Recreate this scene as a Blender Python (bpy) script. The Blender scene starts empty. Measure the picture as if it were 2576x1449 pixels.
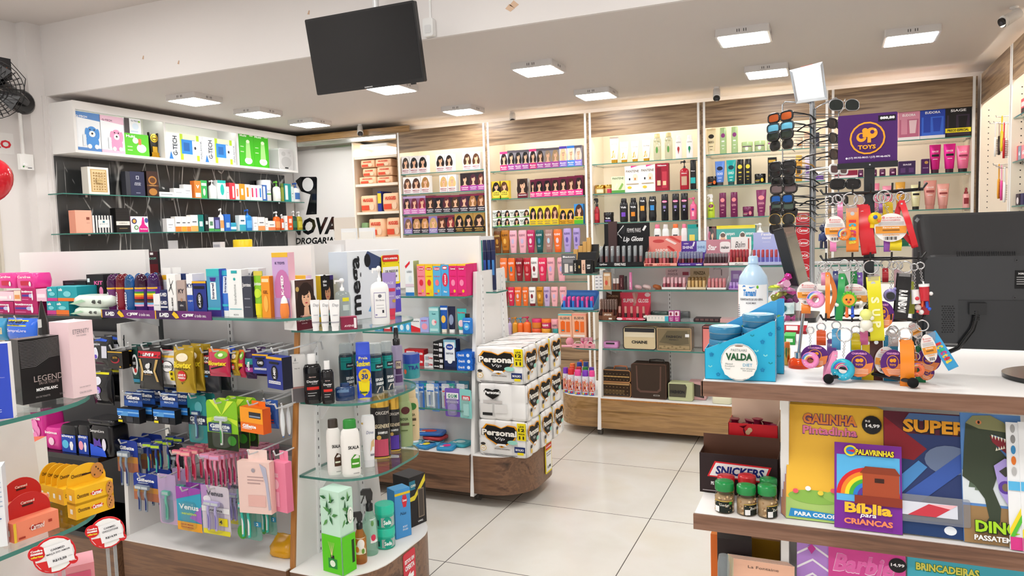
import bpy,math,random
from mathutils import Matrix,Vector
scn=bpy.context.scene
COL=scn.collection
from math import sin,cos,pi,hypot,atan2
R=math.radians
def iv(n,i,v):n.inputs[i].default_value=v
# camera, world, exposure
FPX,EYE=1847.03,1.45
YAW,PITCH,ROLL=.407308,.0763767,-.0301326
_f=Vector((-sin(YAW)*cos(PITCH),cos(YAW)*cos(PITCH),-sin(PITCH)))
_r=_f.cross(Vector((0,0,1))).normalized();_u=_r.cross(_f)
RIGHT=_r*cos(ROLL)+_u*sin(ROLL);UP=-_r*sin(ROLL)+_u*cos(ROLL)
cd=bpy.data.cameras.new('camera');cam=bpy.data.objects.new('camera',cd);COL.objects.link(cam)
cam.matrix_world=Matrix(((RIGHT.x,UP.x,-_f.x,0),(RIGHT.y,UP.y,-_f.y,0),(RIGHT.z,UP.z,-_f.z,EYE),(0,0,0,1)))
cd.sensor_width=36;cd.lens=FPX/2576*36;cd.clip_start=.02;cd.clip_end=60
scn.camera=cam
wd=bpy.data.worlds.new('daylight');scn.world=wd;wd.use_nodes=True
wb=wd.node_tree.nodes['Background'];iv(wb,0,(1,.985,.97,1));iv(wb,1,1.0)
scn.view_settings.view_transform='Standard';scn.view_settings.look='None'
scn.view_settings.exposure=0.3;scn.view_settings.gamma=1
scn.cycles.max_bounces=8;scn.cycles.diffuse_bounces=4;scn.cycles.transparent_max_bounces=24
LAMP_E,TUBE_E,FRONT_E=30.0,28.0,16.0
def ray(px,py):
 return RIGHT*((px-1288)/FPX)-UP*((py-724.5)/FPX)+_f
def onX(px,py,X):d=ray(px,py);return Vector((0,0,EYE))+d*(X/d.x)
def onY(px,py,Y):d=ray(px,py);return Vector((0,0,EYE))+d*(Y/d.y)
def onZ(px,py,Z):d=ray(px,py);return Vector((0,0,EYE))+d*((Z-EYE)/d.z)
def proj(p):
 q=Vector(p)-Vector((0,0,EYE));w=q.dot(_f);return 1288+FPX*q.dot(RIGHT)/w,724.5-FPX*q.dot(UP)/w
 # materials
MATS={}
def lin(h):
 c=[int(h[i:i+2],16)/255 for i in(0,2,4)]
 return tuple(x/12.92 if x<.04045 else((x+.055)/1.055)**2.4 for x in c)+(1,)
FIN={'c':(.5,0,.3),'g':(.22,0,.5),'w':(.85,0,.15),'m':(.22,1,.5),'f':(.3,.55,.5),'b':(.12,0,.5)}
def newmat(name):
 m=bpy.data.materials.new(name);m.use_nodes=True;nt=m.node_tree
 return m,nt,nt.nodes['Principled BSDF'],nt.nodes,nt.links
def mat(k):
 """'rrggbb' or 'rrggbb/finish' -> material: c card, g glossy plastic, w cloth or matte, m metal, f foil, b polished, t see-through plastic, l glass"""
 if not isinstance(k,str):return k
 if k in MATS:return MATS[k]
 h,_,fin=k.partition('/');fin=fin or 'c'
 m,nt,b,N,L=newmat('paint_'+k.replace('/','_'));c=lin(h)
 if fin in 'tl':
  N.remove(b);o=N['Material Output']
  t=N.new('ShaderNodeBsdfTransparent');iv(t,0,c)
  g=N.new('ShaderNodeBsdfGlossy');iv(g,1,.06);iv(g,0,(1,1,1,1))
  lw=N.new('ShaderNodeLayerWeight');iv(lw,0,.5);pw=N.new('ShaderNodeMath');pw.operation='POWER';iv(pw,1,5);L.new(lw.outputs['Facing'],pw.inputs[0])
  fr=N.new('ShaderNodeMath');fr.operation='MULTIPLY_ADD';iv(fr,1,.9);iv(fr,2,.04);L.new(pw.outputs[0],fr.inputs[0])
  mx=N.new('ShaderNodeMixShader');L.new(fr.outputs[0],mx.inputs[0]);L.new(t.outputs[0],mx.inputs[1]);L.new(g.outputs[0],mx.inputs[2])
  if fin=='t':
   d=N.new('ShaderNodeBsdfDiffuse');iv(d,0,c)
   m2=N.new('ShaderNodeMixShader');iv(m2,0,.2);L.new(mx.outputs[0],m2 .inputs[1]);L.new(d.outputs[0],m2 .inputs[2]);mx=m2
  L.new(mx.outputs[0],o.inputs[0])
 else:
  ro,me,sp=FIN[fin]
  iv(b,'Base Color',c);iv(b,'Roughness',ro);iv(b,'Metallic',me)
  iv(b,'Specular IOR Level',sp)
 MATS[k]=m;return m
def emis(name,col,s):
 m,nt,b,N,L=newmat(name);iv(b,'Base Color',(1,1,1,1))
 iv(b,'Emission Color',col);iv(b,'Emission Strength',s);MATS[name]=m;return m
def ramp(N,stops):
 r=N.new('ShaderNodeValToRGB');e=r.color_ramp.elements
 while len(e)<len(stops):e.new(.5)
 for q,(p,c)in zip(e,stops):q.position=p;q.color=lin(c)
 return r
def wood(name,stops,grain=(1.1,14,14),rough=.38):
 m,nt,b,N,L=newmat(name);tc=N.new('ShaderNodeTexCoord');mp=N.new('ShaderNodeMapping');iv(mp,'Scale',grain)
 L.new(tc.outputs['Object'],mp.inputs[0])
 n1=N.new('ShaderNodeTexNoise');iv(n1,'Scale',1.6);iv(n1,'Detail',6);iv(n1,'Distortion',1.2)
 n2=N.new('ShaderNodeTexNoise');iv(n2,'Scale',7);iv(n2,'Detail',3)
 L.new(mp.outputs[0],n1 .inputs[0]);L.new(mp.outputs[0],n2 .inputs[0])
 mx=N.new('ShaderNodeMath');mx.operation='MULTIPLY_ADD';iv(mx,1,.3);L.new(n2 .outputs[0],mx.inputs[0])
 ad=N.new('ShaderNodeMath');ad.operation='MULTIPLY';iv(ad,1,.7);L.new(n1 .outputs[0],ad.inputs[0]);L.new(ad.outputs[0],mx.inputs[2])
 r=ramp(N,stops);L.new(mx.outputs[0],r.inputs[0]);L.new(r.outputs[0],b.inputs['Base Color']);iv(b,'Roughness',rough)
 MATS[name]=m;return m
WOODT=wood('wood_tan',[(.3,'5a4028'),(.42,'94703f'),(.5,'b08a5c'),(.58,'97744c'),(.68,'a88258'),(.78,'70522f')],(.7,9,9))
WOODG=wood('wood_grey',[(.3,'57432f'),(.42,'84694e'),(.5,'a58a6a'),(.58,'8a6e52'),(.68,'9f8363'),(.78,'6b543e')],(.55,9,9))
WOODR=wood('wood_brown',[(.3,'3c281c'),(.42,'6c4c38'),(.5,'866248'),(.58,'6f503c'),(.68,'7d5a44'),(.78,'4a3426')],(.8,10,10))
WOODC=wood('wood_counter',[(.3,'4d3428'),(.45,'785440'),(.55,'886450'),(.7,'624536')],grain=(1.5,24,24))
WOODS=wood('wood_screen',[(.3,'8a5a2a'),(.5,'b87c3e'),(.7,'9a6631')],grain=(10,10,1.2))
def plaster(name,c,sc=60,st=.02):
 m,nt,b,N,L=newmat(name);iv(b,'Base Color',lin(c));iv(b,'Roughness',.7)
 n=N.new('ShaderNodeTexNoise');iv(n,'Scale',sc);bp=N.new('ShaderNodeBump');iv(bp,'Strength',st)
 tc=N.new('ShaderNodeTexCoord');L.new(tc.outputs['Object'],n.inputs[0]);L.new(n.outputs[0],bp.inputs['Height']);L.new(bp.outputs[0],b.inputs['Normal'])
 MATS[name]=m;return m
PLAST=plaster('plaster_white','e6e2e0');CEILM=plaster('ceiling_paint','d6cfcb');LAM=plaster('laminate_white','eceae8',200,.004);LAMC=plaster('laminate_cream','efe3d2',200,.004)
LAMG=plaster('laminate_grey','d9d7d6',200,.004)
def floor_mat():
 m,nt,b,N,L=newmat('floor_tile');g=N.new('ShaderNodeNewGeometry');sp=N.new('ShaderNodeSeparateXYZ');L.new(g.outputs['Position'],sp.inputs[0])
 def joint(o,off,per):
  a=N.new('ShaderNodeMath');a.operation='ADD';iv(a,1,off);L.new(o,a.inputs[0])
  p=N.new('ShaderNodeMath');p.operation='PINGPONG';iv(p,1,per/2);L.new(a.outputs[0],p.inputs[0])
  l=N.new('ShaderNodeMath');l.operation='LESS_THAN';iv(l,1,.0022);L.new(p.outputs[0],l.inputs[0]);return l.outputs[0]
 jx=joint(sp.outputs[0],1.555,.743);jy=joint(sp.outputs[1],-2.765,.772)
 mx=N.new('ShaderNodeMath');mx.operation='MAXIMUM';L.new(jx,mx.inputs[0]);L.new(jy,mx.inputs[1])
 n=N.new('ShaderNodeTexNoise');iv(n,'Scale',1.7);iv(n,'Detail',5);L.new(g.outputs['Position'],n.inputs[0])
 r=ramp(N,[(.3,'d9d4c9'),(.5,'e2dfd8'),(.7,'dcd5c6')]);L.new(n.outputs[0],r.inputs[0])
 mc=N.new('ShaderNodeMix');mc.data_type='RGBA';L.new(mx.outputs[0],mc.inputs[0]);L.new(r.outputs[0],mc.inputs[6]);iv(mc,7,lin('5e5a56'))
 L.new(mc.outputs[2],b.inputs['Base Color']);iv(b,'Roughness',.16);iv(b,'Specular IOR Level',.4)
 return m
def marble_mat():
 m,nt,b,N,L=newmat('marble_black');tc=N.new('ShaderNodeTexCoord')
 n=N.new('ShaderNodeTexNoise');iv(n,'Scale',2.2);iv(n,'Detail',5);L.new(tc.outputs['Object'],n.inputs[0])
 base=ramp(N,[(.3,'232425'),(.5,'313334'),(.7,'45474a')]);L.new(n.outputs[0],base.inputs[0]);prev=base.outputs[0]
 for sc,rot,wdt,seed in((1.0,42,.005,0),(1.0,-48,.004,3.3),(1.6,65,.004,7.1)):
  mp=N.new('ShaderNodeMapping');iv(mp,'Rotation',(R(rot),0,0));iv(mp,'Scale',(1,sc*3.4,sc*.8));iv(mp,'Location',(seed,seed,seed))
  ns=N.new('ShaderNodeTexNoise');iv(ns,'Scale',3);iv(ns,'Detail',2)
  L.new(tc.outputs['Object'],mp.inputs[0])
  v=N.new('ShaderNodeTexVoronoi');v.feature='DISTANCE_TO_EDGE';iv(v,'Scale',1.0);L.new(mp.outputs[0],v.inputs[0])
  l=N.new('ShaderNodeMapRange');iv(l,'From Min',wdt);iv(l,'From Max',wdt*3.2);iv(l,'To Min',1);iv(l,'To Max',0);L.new(v.outputs[0],l.inputs[0])
  L.new(mp.outputs[0],ns.inputs[0])
  k=N.new('ShaderNodeMapRange');iv(k,'From Min',.48);iv(k,'From Max',.66);L.new(ns.outputs[0],k.inputs[0])
  q=N.new('ShaderNodeMath');q.operation='MULTIPLY';L.new(l.outputs[0],q.inputs[0]);L.new(k.outputs[0],q.inputs[1])
  mc=N.new('ShaderNodeMix');mc.data_type='RGBA';L.new(q.outputs[0],mc.inputs[0]);L.new(prev,mc.inputs[6]);iv(mc,7,lin('d8d8d6'));prev=mc.outputs[2]
 L.new(prev,b.inputs['Base Color']);iv(b,'Roughness',.3)
 return m
GLASS=mat('fafdfc/l');GEDGE=mat('3f7f74/g');ACRY=mat('fbfcfc/l')
CHROME=mat('c9ccd0/m');WHITE=mat('f2f2f2');BLACK=mat('141416/g')
# mesh building
TXT={}
def text2d(s,bold=0,shear=0):
 if.045<bold<.095:bold=.04
 k=(s,bold,shear)
 if k in TXT:return TXT[k]
 cu=bpy.data.curves.new('lettering','FONT');cu.body=s;cu.resolution_u=2;cu.offset=bold;cu.shear=shear;cu.align_x='CENTER'
 o=bpy.data.objects.new('lettering',cu);COL.objects.link(o)
 dg=bpy.context.evaluated_depsgraph_get();me=o.evaluated_get(dg).to_mesh()
 vs=[v.co.copy()for v in me.vertices];fs=[tuple(p.vertices)for p in me.polygons]
 o.evaluated_get(dg).to_mesh_clear();bpy.data.objects.remove(o);bpy.data.curves.remove(cu)
 if not vs:TXT[k]=([],[]);return TXT[k]
 x0=min(v.x for v in vs);x1=max(v.x for v in vs);y0=min(v.y for v in vs);y1=max(v.y for v in vs)
 vs=[((v.x-x0)/max(x1-x0,1e-6)-.5,(v.y-y0)/max(y1-y0,1e-6)-.5)for v in vs]
 TXT[k]=(vs,fs);return TXT[k]
class MB:
 def __init__(s):s.v=[];s.f=[];s.m=[];s.sm=[];s.sl={};s.M=Matrix.Identity(4)
 def slot(s,m):
  m=mat(m)
  if m.name not in s.sl:s.sl[m.name]=(len(s.sl),m)
  return s.sl[m.name][0]
 def add(s,vs,fs,m,smooth=False):
  o=len(s.v);k=s.slot(m)if not isinstance(m,list)else None
  s.v+=[s.M@Vector(p)for p in vs]
  for i,f in enumerate(fs):
   s.f.append([o+j for j in f]);s.m.append(k if k is not None else s.slot(m[i]));s.sm.append(smooth)
  return s
 def box(s,x0,x1,y0,y1,z0,z1,m,side=None,top=None):
  v=[(x0,y0,z0),(x1,y0,z0),(x1,y1,z0),(x0,y1,z0),(x0,y0,z1),(x1,y0,z1),(x1,y1,z1),(x0,y1,z1)]
  a=side or m;b=top or m
  return s.add(v,[(0,1,5,4),(1,2,6,5),(2,3,7,6),(3,0,4,7),(4,5,6,7),(3,2,1,0)],[m,a,m if side is None else a,a,b,b])
 def rbox(s,x0,x1,y0,y1,z0,z1,r,m,n=3):
  """box whose upright edges are rounded"""
  return s.prism(rrect(x0,x1,y0,y1,r,n),z0,z1,m,m,True)
 def prism(s,pts,z0,z1,side,top=None,smooth=False):
  n=len(pts);vs=[(x,y,z0)for x,y in pts]+[(x,y,z1)for x,y in pts]
  s.add(vs,[(i,(i+1)%n,n+(i+1)%n,n+i)for i in range(n)],side,smooth)
  return s.add(vs,[tuple(range(n,2*n)),tuple(range(n-1,-1,-1))],top or side)
 def prismx(s,pts,x0,x1,side,face=None):
  """pts are (y, z), extruded along x"""
  n=len(pts);vs=[(x0,y,z)for y,z in pts]+[(x1,y,z)for y,z in pts]
  s.add(vs,[(i,(i+1)%n,n+(i+1)%n,n+i)for i in range(n)],side)
  return s.add(vs,[tuple(range(n,2*n)),tuple(range(n-1,-1,-1))],face or side)
 def prismy(s,pts,y0,y1,side,face=None):
  n=len(pts);vs=[(x,y0,z)for x,z in pts]+[(x,y1,z)for x,z in pts]
  s.add(vs,[(i,(i+1)%n,n+(i+1)%n,n+i)for i in range(n)],side)
  return s.add(vs,[tuple(range(n,2*n)),tuple(range(n-1,-1,-1))],face or side)
 def loft(s,rings,m,caps=True,smooth=True,closed=True):
  n=len(rings[0]);vs=[p for r in rings for p in r];fs=[]
  for i in range(len(rings)-1):
   for j in range(n if closed else n-1):fs.append((i*n+j,i*n+(j+1)%n,(i+1)*n+(j+1)%n,(i+1)*n+j))
  s.add(vs,fs,m,smooth)
  if caps:s.add(list(rings[0]),[tuple(range(n-1,-1,-1))],m);s.add(list(rings[-1]),[tuple(range(n))],m)
  return s
 def lathe(s,prof,m,n=20,cx=0,cy=0,ky=1,caps=True):
  return s.loft([[(cx+r*cos(2*pi*j/n),cy+ky*r*sin(2*pi*j/n),z)for j in range(n)]for r,z in prof],m,caps)
 def cyl(s,p,q,r,m,n=10,r2=None):
  p,q=Vector(p),Vector(q);d=(q-p).normalized();a=d.orthogonal().normalized();b=d.cross(a);r2=r if r2 is None else r2
  return s.loft([[tuple(c+(a*cos(t)+b*sin(t))*rr)for t in(2*pi*j/n for j in range(n))]for c,rr in((p,r),(q,r2))],m)
 def tube(s,pts,r,m,n=6,closed=False):
  P=[Vector(p)for p in pts];rings=[];a=None
  for i,p in enumerate(P):
   if closed:d=P[(i+1)%len(P)]-P[i-1]
   else:d=P[min(i+1,len(P)-1)]-P[max(i-1,0)]
   d.normalize()
   a=d.orthogonal()if a is None else(a-d*a.dot(d))
   if a.length<1e-5:a=d.orthogonal()
   a.normalize();b=d.cross(a)
   rings.append([tuple(p+(a*cos(2*pi*j/n)+b*sin(2*pi*j/n))*r)for j in range(n)])
  if closed:rings.append(rings[0])
  return s.loft(rings,m,not closed)
 def torus(s,c,R0,r,ax,m,n=18,k=6):
  c=Vector(c);ax=Vector(ax).normalized();a=ax.orthogonal().normalized();b=ax.cross(a)
  return s.tube([c+(a*cos(2*pi*i/n)+b*sin(2*pi*i/n))*R0 for i in range(n)],r,m,k,True)
 def ball(s,c,r,m,n=12,k=8,sz=1,sy=1):
  return s.loft([[(c[0]+r*sin(t)*cos(2*pi*j/n),c[1]+sy*r*sin(t)*sin(2*pi*j/n),c[2]-sz*r*cos(t))for j in range(n)]for t in(pi*(i+.04)/(k+.08)for i in range(k+1))],m)
 def text(s,P,u,v,w,h,m,t,k=3,bold=0,shear=0,rot=0):
  vs,fs=text2d(t,bold,shear)
  if rot:s.add([P(u-y*w,v+x*h,k)for x,y in vs],fs,m)
  else:s.add([P(u+x*w,v+y*h,k)for x,y in vs],fs,m)
 def art(s,P,items,cur=0):
  """printed design on a surface P(u, v, layer): r rectangle, e ellipse, p polygon, t text, h portrait"""
  k=1
  for it in items:
   o=it[0];k+=1
   if o=='r':
    _,a,b,c,d,m=it;n=6 if cur else 1
    vs=[];
    for i in range(n+1):x=a+(c-a)*i/n;vs+=[P(x,b,k),P(x,d,k)]
    s.add(vs,[(2*i,2*i+2,2*i+3,2*i+1)for i in range(n)],m)
   elif o=='e':
    _,a,b,c,d,m=it;n=18
    pts=[(cos(2*pi*i/n),sin(2*pi*i/n))for i in range(n)]
    if cur:s.add([P(a+c*x*q,b+d*y*q,k)for q in(1,.5)for x,y in pts],[(i,(i+1)%n,n+(i+1)%n,n+i)for i in range(n)]+[tuple(range(n,2*n))],m)
    else:s.add([P(a+c*x,b+d*y,k)for x,y in pts],[tuple(range(n))],m)
   elif o=='p':s.add([P(x,y,k)for x,y in it[1]],[tuple(range(len(it[1])))],it[2])
   elif o=='t':s.text(P,it[1],it[2],it[3],it[4],it[5],it[6],k,*it[7:])
   elif o=='h':
    _,a,b,q,hair,skin=it[:6];asp=it[6]if len(it)>6 else.6
    def E(x,y,rx,ry,m,kk):
     pts=[(cos(2*pi*i/14),sin(2*pi*i/14))for i in range(14)]
     s.add([P(a+(x+rx*c)*q/asp,b+(y+ry*d)*q,kk)for c,d in pts],[tuple(range(14))],m)
    E(0,-.03,.31,.52,hair,k);E(.2,-.2,.17,.36,hair,k+.1);E(-.2,-.22,.17,.36,hair,k+.2)
    s.add([P(a+x*q/asp,b+y*q,k+.3)for x,y in((-.08,-.2),(.08,-.2),(.1,-.42),(.26,-.52),(-.26,-.52),(-.1,-.42))],[(0,1,2,3,4,5)],skin)
    E(.01,.04,.165,.25,skin,k+.4);E(-.05,.22,.16,.1,hair,k+.5)
    for x in(-.065,.075):E(x,.07,.032,.018,'2a1c18',k+.6);E(x,.115,.04,.01,'3a2820',k+.6)
    E(.005,-.09,.05,.022,'b8434a',k+.6);E(.012,-.01,.015,.02,'c99878',k+.6);k+=1
 def mk(s,name,parent=None,loc=None,rz=0):
  me=bpy.data.meshes.new(name);me.from_pydata([tuple(p)for p in s.v],[],s.f)
  for _,m in s.sl.values():me.materials.append(m)
  me.polygons.foreach_set('material_index',s.m);me.polygons.foreach_set('use_smooth',s.sm);me.update()
  o=bpy.data.objects.new(name,me);COL.objects.link(o);o.parent=parent
  if loc is not None:o.location=loc
  o.rotation_euler.z=rz;return o
def rrect(x0,x1,y0,y1,r,n=4):
 P=[]
 for cx,cy,a in((x1-r,y0+r,-90),(x1-r,y1-r,0),(x0+r,y1-r,90),(x0+r,y0+r,180)):
  P+=[(cx+r*cos(R(a+90*i/n)),cy+r*sin(R(a+90*i/n)))for i in range(n+1)]
 return P
def tag(o,label,cat,group=None,kind=None):
 if kind:o['kind']=kind
 if label:o['label']=label
 if cat:o['category']=cat
 if group:o['group']=group
 return o
def thing(name,label,cat,loc=(0,0,0),rz=0,group=None):
 o=bpy.data.objects.new(name,None);COL.objects.link(o);o.location=loc;o.rotation_euler=(0,0,rz);o.empty_display_size=.05
 return tag(o,label,cat,group)
def struct(name,mb):return tag(mb.mk(name),None,None,None,'structure')
def copy_tree(o,parent=None):
 c=o.copy();COL.objects.link(c);c.parent=parent
 for ch in[x for x in KIDS(o)]:copy_tree(ch,c)
 return c
def KIDS(o):return list(o.children)
ORD='first second third fourth fifth sixth seventh eighth ninth tenth eleventh twelfth thirteenth fourteenth fifteenth sixteenth seventeenth eighteenth nineteenth twentieth twenty-first twenty-second twenty-third twenty-fourth twenty-fifth twenty-sixth twenty-seventh twenty-eighth'.split()
def Q(*a): return ('r',)+a
def U(*a): return ('e',)+a
def V(*a): return ('t',)+a
def Z(*a): return ('p',)+a
# the shop itself
ZC,ZU,YB=2.55,3.06,6.2
fl=MB();fl.add([(-9,-4,0),(6,-4,0),(6,7.2,0),(-9,7.2,0)],[(0,1,2,3)],floor_mat());struct('floor',fl)
m=MB();m.box(-6.2,4.2,3.745,6.75,ZC,ZC+.1,CEILM);struct('ceiling',m)
m=MB();m.box(-6.2,6,-4,3.72,ZU,ZU+.1,CEILM);struct('ceiling_upper',m)
m=MB();m.box(-6.2,6,3.72,3.745,ZC,ZU+.1,PLAST)
P=lambda u,v,k:(u,3.72-.0005*k,v)
for x,z in((-3.98,2.63),(-2.9,2.8),(-4.3,2.7)):m.art(P,[Z([(x,z),(x+.012,z+.022),(x+.02,z+.02),(x+.016,z-.004)],'c9a98f')])
for x,z in((-1.57,2.645),(-1.545,2.66)):m.art(P,[Z([(x-.025,z),(x,z+.022),(x+.03,z-.005),(x+.005,z-.02)],'d8b79a')])
struct('beam',m)
m=MB();m.box(-6.2,4.2,6.6,6.7,0,ZC,PLAST);struct('wall_back',m)
m=MB();m.box(-5.5,-5.29,3.72,6.6,0,ZC,PLAST)
m.box(-5.55,-5.4,-4,2.4,0,ZU,PLAST);m.box(-5.55,-5.4,2.4,3.38,2.1,ZU,PLAST);m.box(-5.55,-5.4,3.38,3.72,0,ZU,PLAST);struct('wall_left',m)
m=MB();m.box(-5.4,-5.3,3.69,3.72,0,ZC,PLAST);m.box(-5.4,-5.31,3.6,3.72,0,ZU,PLAST);struct('pillar',m)
m=MB();m.box(-5.52,-5.46,2.42,3.36,0,2.08,mat('b9b2a6'))
door=struct('door_1',m)
m=MB()
for a in((2.40,2.42,0,2.1),(3.36,3.38,0,2.1),(2.40,3.38,2.08,2.1)):m.box(-5.47,-5.39,*a,mat('d2cabd'))
m.mk('door_frame',door)
m=MB();m.cyl((-5.46,3.26,1.02),(-5.40,3.26,1.02),.012,CHROME);m.cyl((-5.405,3.27,1.02),(-5.405,3.16,1.02),.01,CHROME);m.mk('handle',door)
m=MB();m.box(1.36,1.46,3.6,6.6,0,ZC,PLAST);m.box(1.36,1.46,-4,3.6,0,ZU,PLAST);struct('wall_right',m)
m=MB();m.box(-5.29,-5.275,3.735,6.25,.0,2.115,marble_mat());struct('trim_marble',m)
# ceiling panel lamps (two courses under the lowered ceiling, the rest added out of view to light the foreground)
EM=emis('lamp_diffuser',(1,.985,.965,1),LAMP_E);EM2=emis('lamp_diffuser_fill',(1,.985,.96,1),FRONT_E)
def lamp(x,y,z,label,s=.145,em=EM,group='square ceiling panel lamps'):
 t=thing('ceiling_lamp',label,'ceiling lamp',(x,y,z),0,group)
 m=MB();m.prism(rrect(-s,s,-s,s,.012),-.042,0,mat('dedad8/g'))
 for i in range(-2,3):
  if i:m.box(s,s+.0006,i*.012-.002,i*.012+.002,-.028,-.012,mat('3a3838'));m.box(i*.012-.002,i*.012+.002,-s-.0006,-s,-.028,-.012,mat('3a3838'))
 m.mk('frame',t);q=s-.014
 m=MB();m.prism(rrect(-q,q,-q,q,.012),-.0435,-.041,em);m.mk('diffuser',t);return t
LAMPS=[((490,257),'by the tall beam, first of three along the white wall box'),((650,290),'second of three along the white wall box'),((780,315),'last of three along the white wall box'),
((985,227),'partly hidden behind the television'),((1165,283),'in front of the diaper nook cameras'),((1355,180),'alone in mid ceiling beside the television'),((1500,243),'in front of the tall shampoo bay'),
((1872,100),'large, above the makeup gondola'),((1930,187),'beside the tilted mirror of the sunglasses rack'),((2290,100),'near the bullet camera on the brush wall')]
for(px,py),s in LAMPS:
 p=onZ(px,py,ZC-.042);lamp(p.x,p.y,ZC,'lit square panel lamp '+s)
for i,x in enumerate((-4.2,-2.2,-.2)):
 for j,y in enumerate((2.4,.6,-1.4)):
  lamp(x,y,ZU,'lit square panel lamp over the entrance',.3,EM2,'entrance panel lamps')
  # shop front behind the camera: daylight comes through the open front
m=MB();m.box(-6,4,-4.1,-4,2.15,ZU,PLAST);struct('wall_front',m)
# fixed shop furniture
def glass_slab(m,pts,z,t=.008,edge=GEDGE):m.prism(pts,z-t,z,edge,GLASS)
def rect(x0,x1,y0,y1):return[(x0,y0),(x1,y0),(x1,y1),(x0,y1)]
TUBEM=emis('tube_light',(1,.9,.76,1),TUBE_E)
BAYX=[(-3.842,-2.905),(-2.88,-1.93),(-1.905,-.965),(-.937,.0),(.025,.965)]
BAYZ=[[2.038,1.846,1.649,1.459,1.253],[2.009,1.753,1.502,1.253,.994,.765],[2.013,1.756,1.504,1.253,.994],[2.03,1.776,1.515,1.253,.994],[2.038,1.784,1.523,1.26,.994]]
BAYN=['hair dye boxes next to the diaper nook','hair dye boxes above coloured shampoos','shampoos behind the lip gloss stand','hair care behind the sunglasses rack','pink and purple hair kits']
def cabinet(name,label,W,zs,tube=(.06,.78),loc=(0,0,0),rz=0,wd=WOODG,back=LAMC,pegs=False):
 """local frame: x 0..W along the wall, y 0 front .. .38 back"""
 t=thing(name,label,'shelf cabinet',loc,rz);D=.37
 m=MB();m.box(0,W,D,D+.018,.07,2.3,back);m.mk('back_panel',t)
 for x in(0,W):
  s=1 if x==0 else-1;a,b=sorted((x,x+s*.018))
  m=MB();m.box(a,b,.004,D,.07,2.45,LAMC)
  pn=m.mk('side_panel',t)
  m=MB();m.box(a,b,0,.004,.07,2.455,mat('f6f4f0'));a2,b2=sorted((x,x-s*.0125));m.box(a2,b2,.006,.03,.07,2.455,wd);m.mk('edge_strip',pn)
 m=MB();m.box(.018,W-.018,.002,.02,2.245,2.455,wd);m.mk('fascia',t)
 for z in zs:
  m=MB();glass_slab(m,rect(.02,W-.02,.01,D),z);sh=m.mk('glass_shelf',t)
  for x in(.02,W-.02):
   m=MB();m.cyl((x,.06,z-.016),(x+(.03 if x<W/2 else-.03),.06,z-.016),.005,CHROME,6);m.mk('shelf_pin',sh)
 m=MB();m.box(.018,W-.018,.006,D,.1,.48,wd);m.box(.018,W-.018,.05,D,0,.1,mat('3a3634'));m.box(.018,W-.018,.002,.01,.285,.29,mat('4a3828'));m.mk('drawer_base',t)
 m=MB();m.box(.04+tube[0],tube[0]+tube[1],.07,.1,2.37,2.385,WHITE);h=m.mk('tube_fitting',t)
 m=MB();m.cyl((.05+tube[0],.085,2.357),(tube[0]+tube[1]-.01,.085,2.357),.012,TUBEM,10);m.mk('tube',h)
 return t
for(x0,x1),zs,nm in zip(BAYX,BAYZ,BAYN):
 cabinet('shelf_cabinet','wood topped cabinet with glass shelves of '+nm,x1-x0,zs,loc=(x0,YB,0))
XR=.985
cR=cabinet('shelf_cabinet','wood topped wall cabinet with hair brushes hanging inside',.94,[],loc=(XR,6.15,0),rz=R(-90),back=LAM)
cR2=cabinet('shelf_cabinet','wood topped wall cabinet with shelves of small cosmetics beside hanging brushes',.95,[2.027,1.77,1.514,1.25],loc=(XR,5.185,0),rz=R(-90),back=LAM)
for c in(cR,cR2):
 m=MB()
 for y in(.05,.3):
  for k in range(26):z=1.2+k*.04;m.cyl((.018,y,z),(.0186,y,z),.004,mat('2a2624'),8)
 m.mk('shelf_pin_hole',c)
 # diaper nook with its sliding doors
t=thing('diaper_cabinet','shallow wooden nook of cream shelves packed with diapers','shelf cabinet',(-4.40,6.24,0))
m=MB();m.box(0,.54,.31,.33,0,2.39,LAMC);m.mk('back_panel',t)
for a in(0,.522):m=MB();m.box(a,a+.018,0,.31,0,2.39,WOODT if a else LAMC);m.mk('side_panel',t)
NZ=[1.972,1.692,1.44,1.15]
for z in NZ+[2.245]:m=MB();m.box(.018,.522,.01,.31,z-.025,z,LAMC);m.mk('shelf',t)
m=MB();m.prism(rrect(.07,.40,.03,.29,.02),2.335,2.365,WHITE);l=m.mk('lamp',t)
m=MB();m.prism(rrect(.1,.37,.06,.26,.02),2.333,2.336,emis('nook_diffuser',(1,.92,.8,1),10));m.mk('diffuser',l)
DY=6.40
t=thing('sliding_door','white sliding wall panel with black shop lettering','sliding door',(-5.28,DY,0))
m=MB();m.box(0,.86,.0,.022,.02,2.375,LAM);m.mk('panel',t)
m=MB();m.box(.861,.875,-.004,.026,.02,2.375,WOODT);m.mk('edge_strip',t)
m=MB();P=lambda x,z,k:(x+5.28,-.0006*k-.0006,z);BK=mat('17181a/b')
def zq(x,y,ox,oy,s):return ox+x/s,oy+y/s
def dp(x,y):p=onY(*zq(x,y,700,250,3.22),DY);return p.x,p.z
q=[dp(*a)for a in((180,627),(308,627),(315,640),(312,930),(225,935),(262,770),(185,745),(140,660))]
m.art(P,[Z(q,BK)])
c,d=dp(240,690),dp(285,690);m.art(P,[Q(0,0,0,0,BK),U(c[0],c[1],(d[0]-c[0]),(d[0]-c[0]),WHITE)])
for s,bx,bd in(('DE',(55,885,130,945),.03),('NOVA',(85,948,478,1103),.05),('DROGARIAS',(140,1112,482,1175),.035)):
 a,b=dp(bx[0],bx[3]),dp(bx[2],bx[1]);m.text(P,(a[0]+b[0])/2,(a[1]+b[1])/2,b[0]-a[0],b[1]-a[1],BK,s,2,bd,.2)
m.mk('lettering',t)
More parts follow.
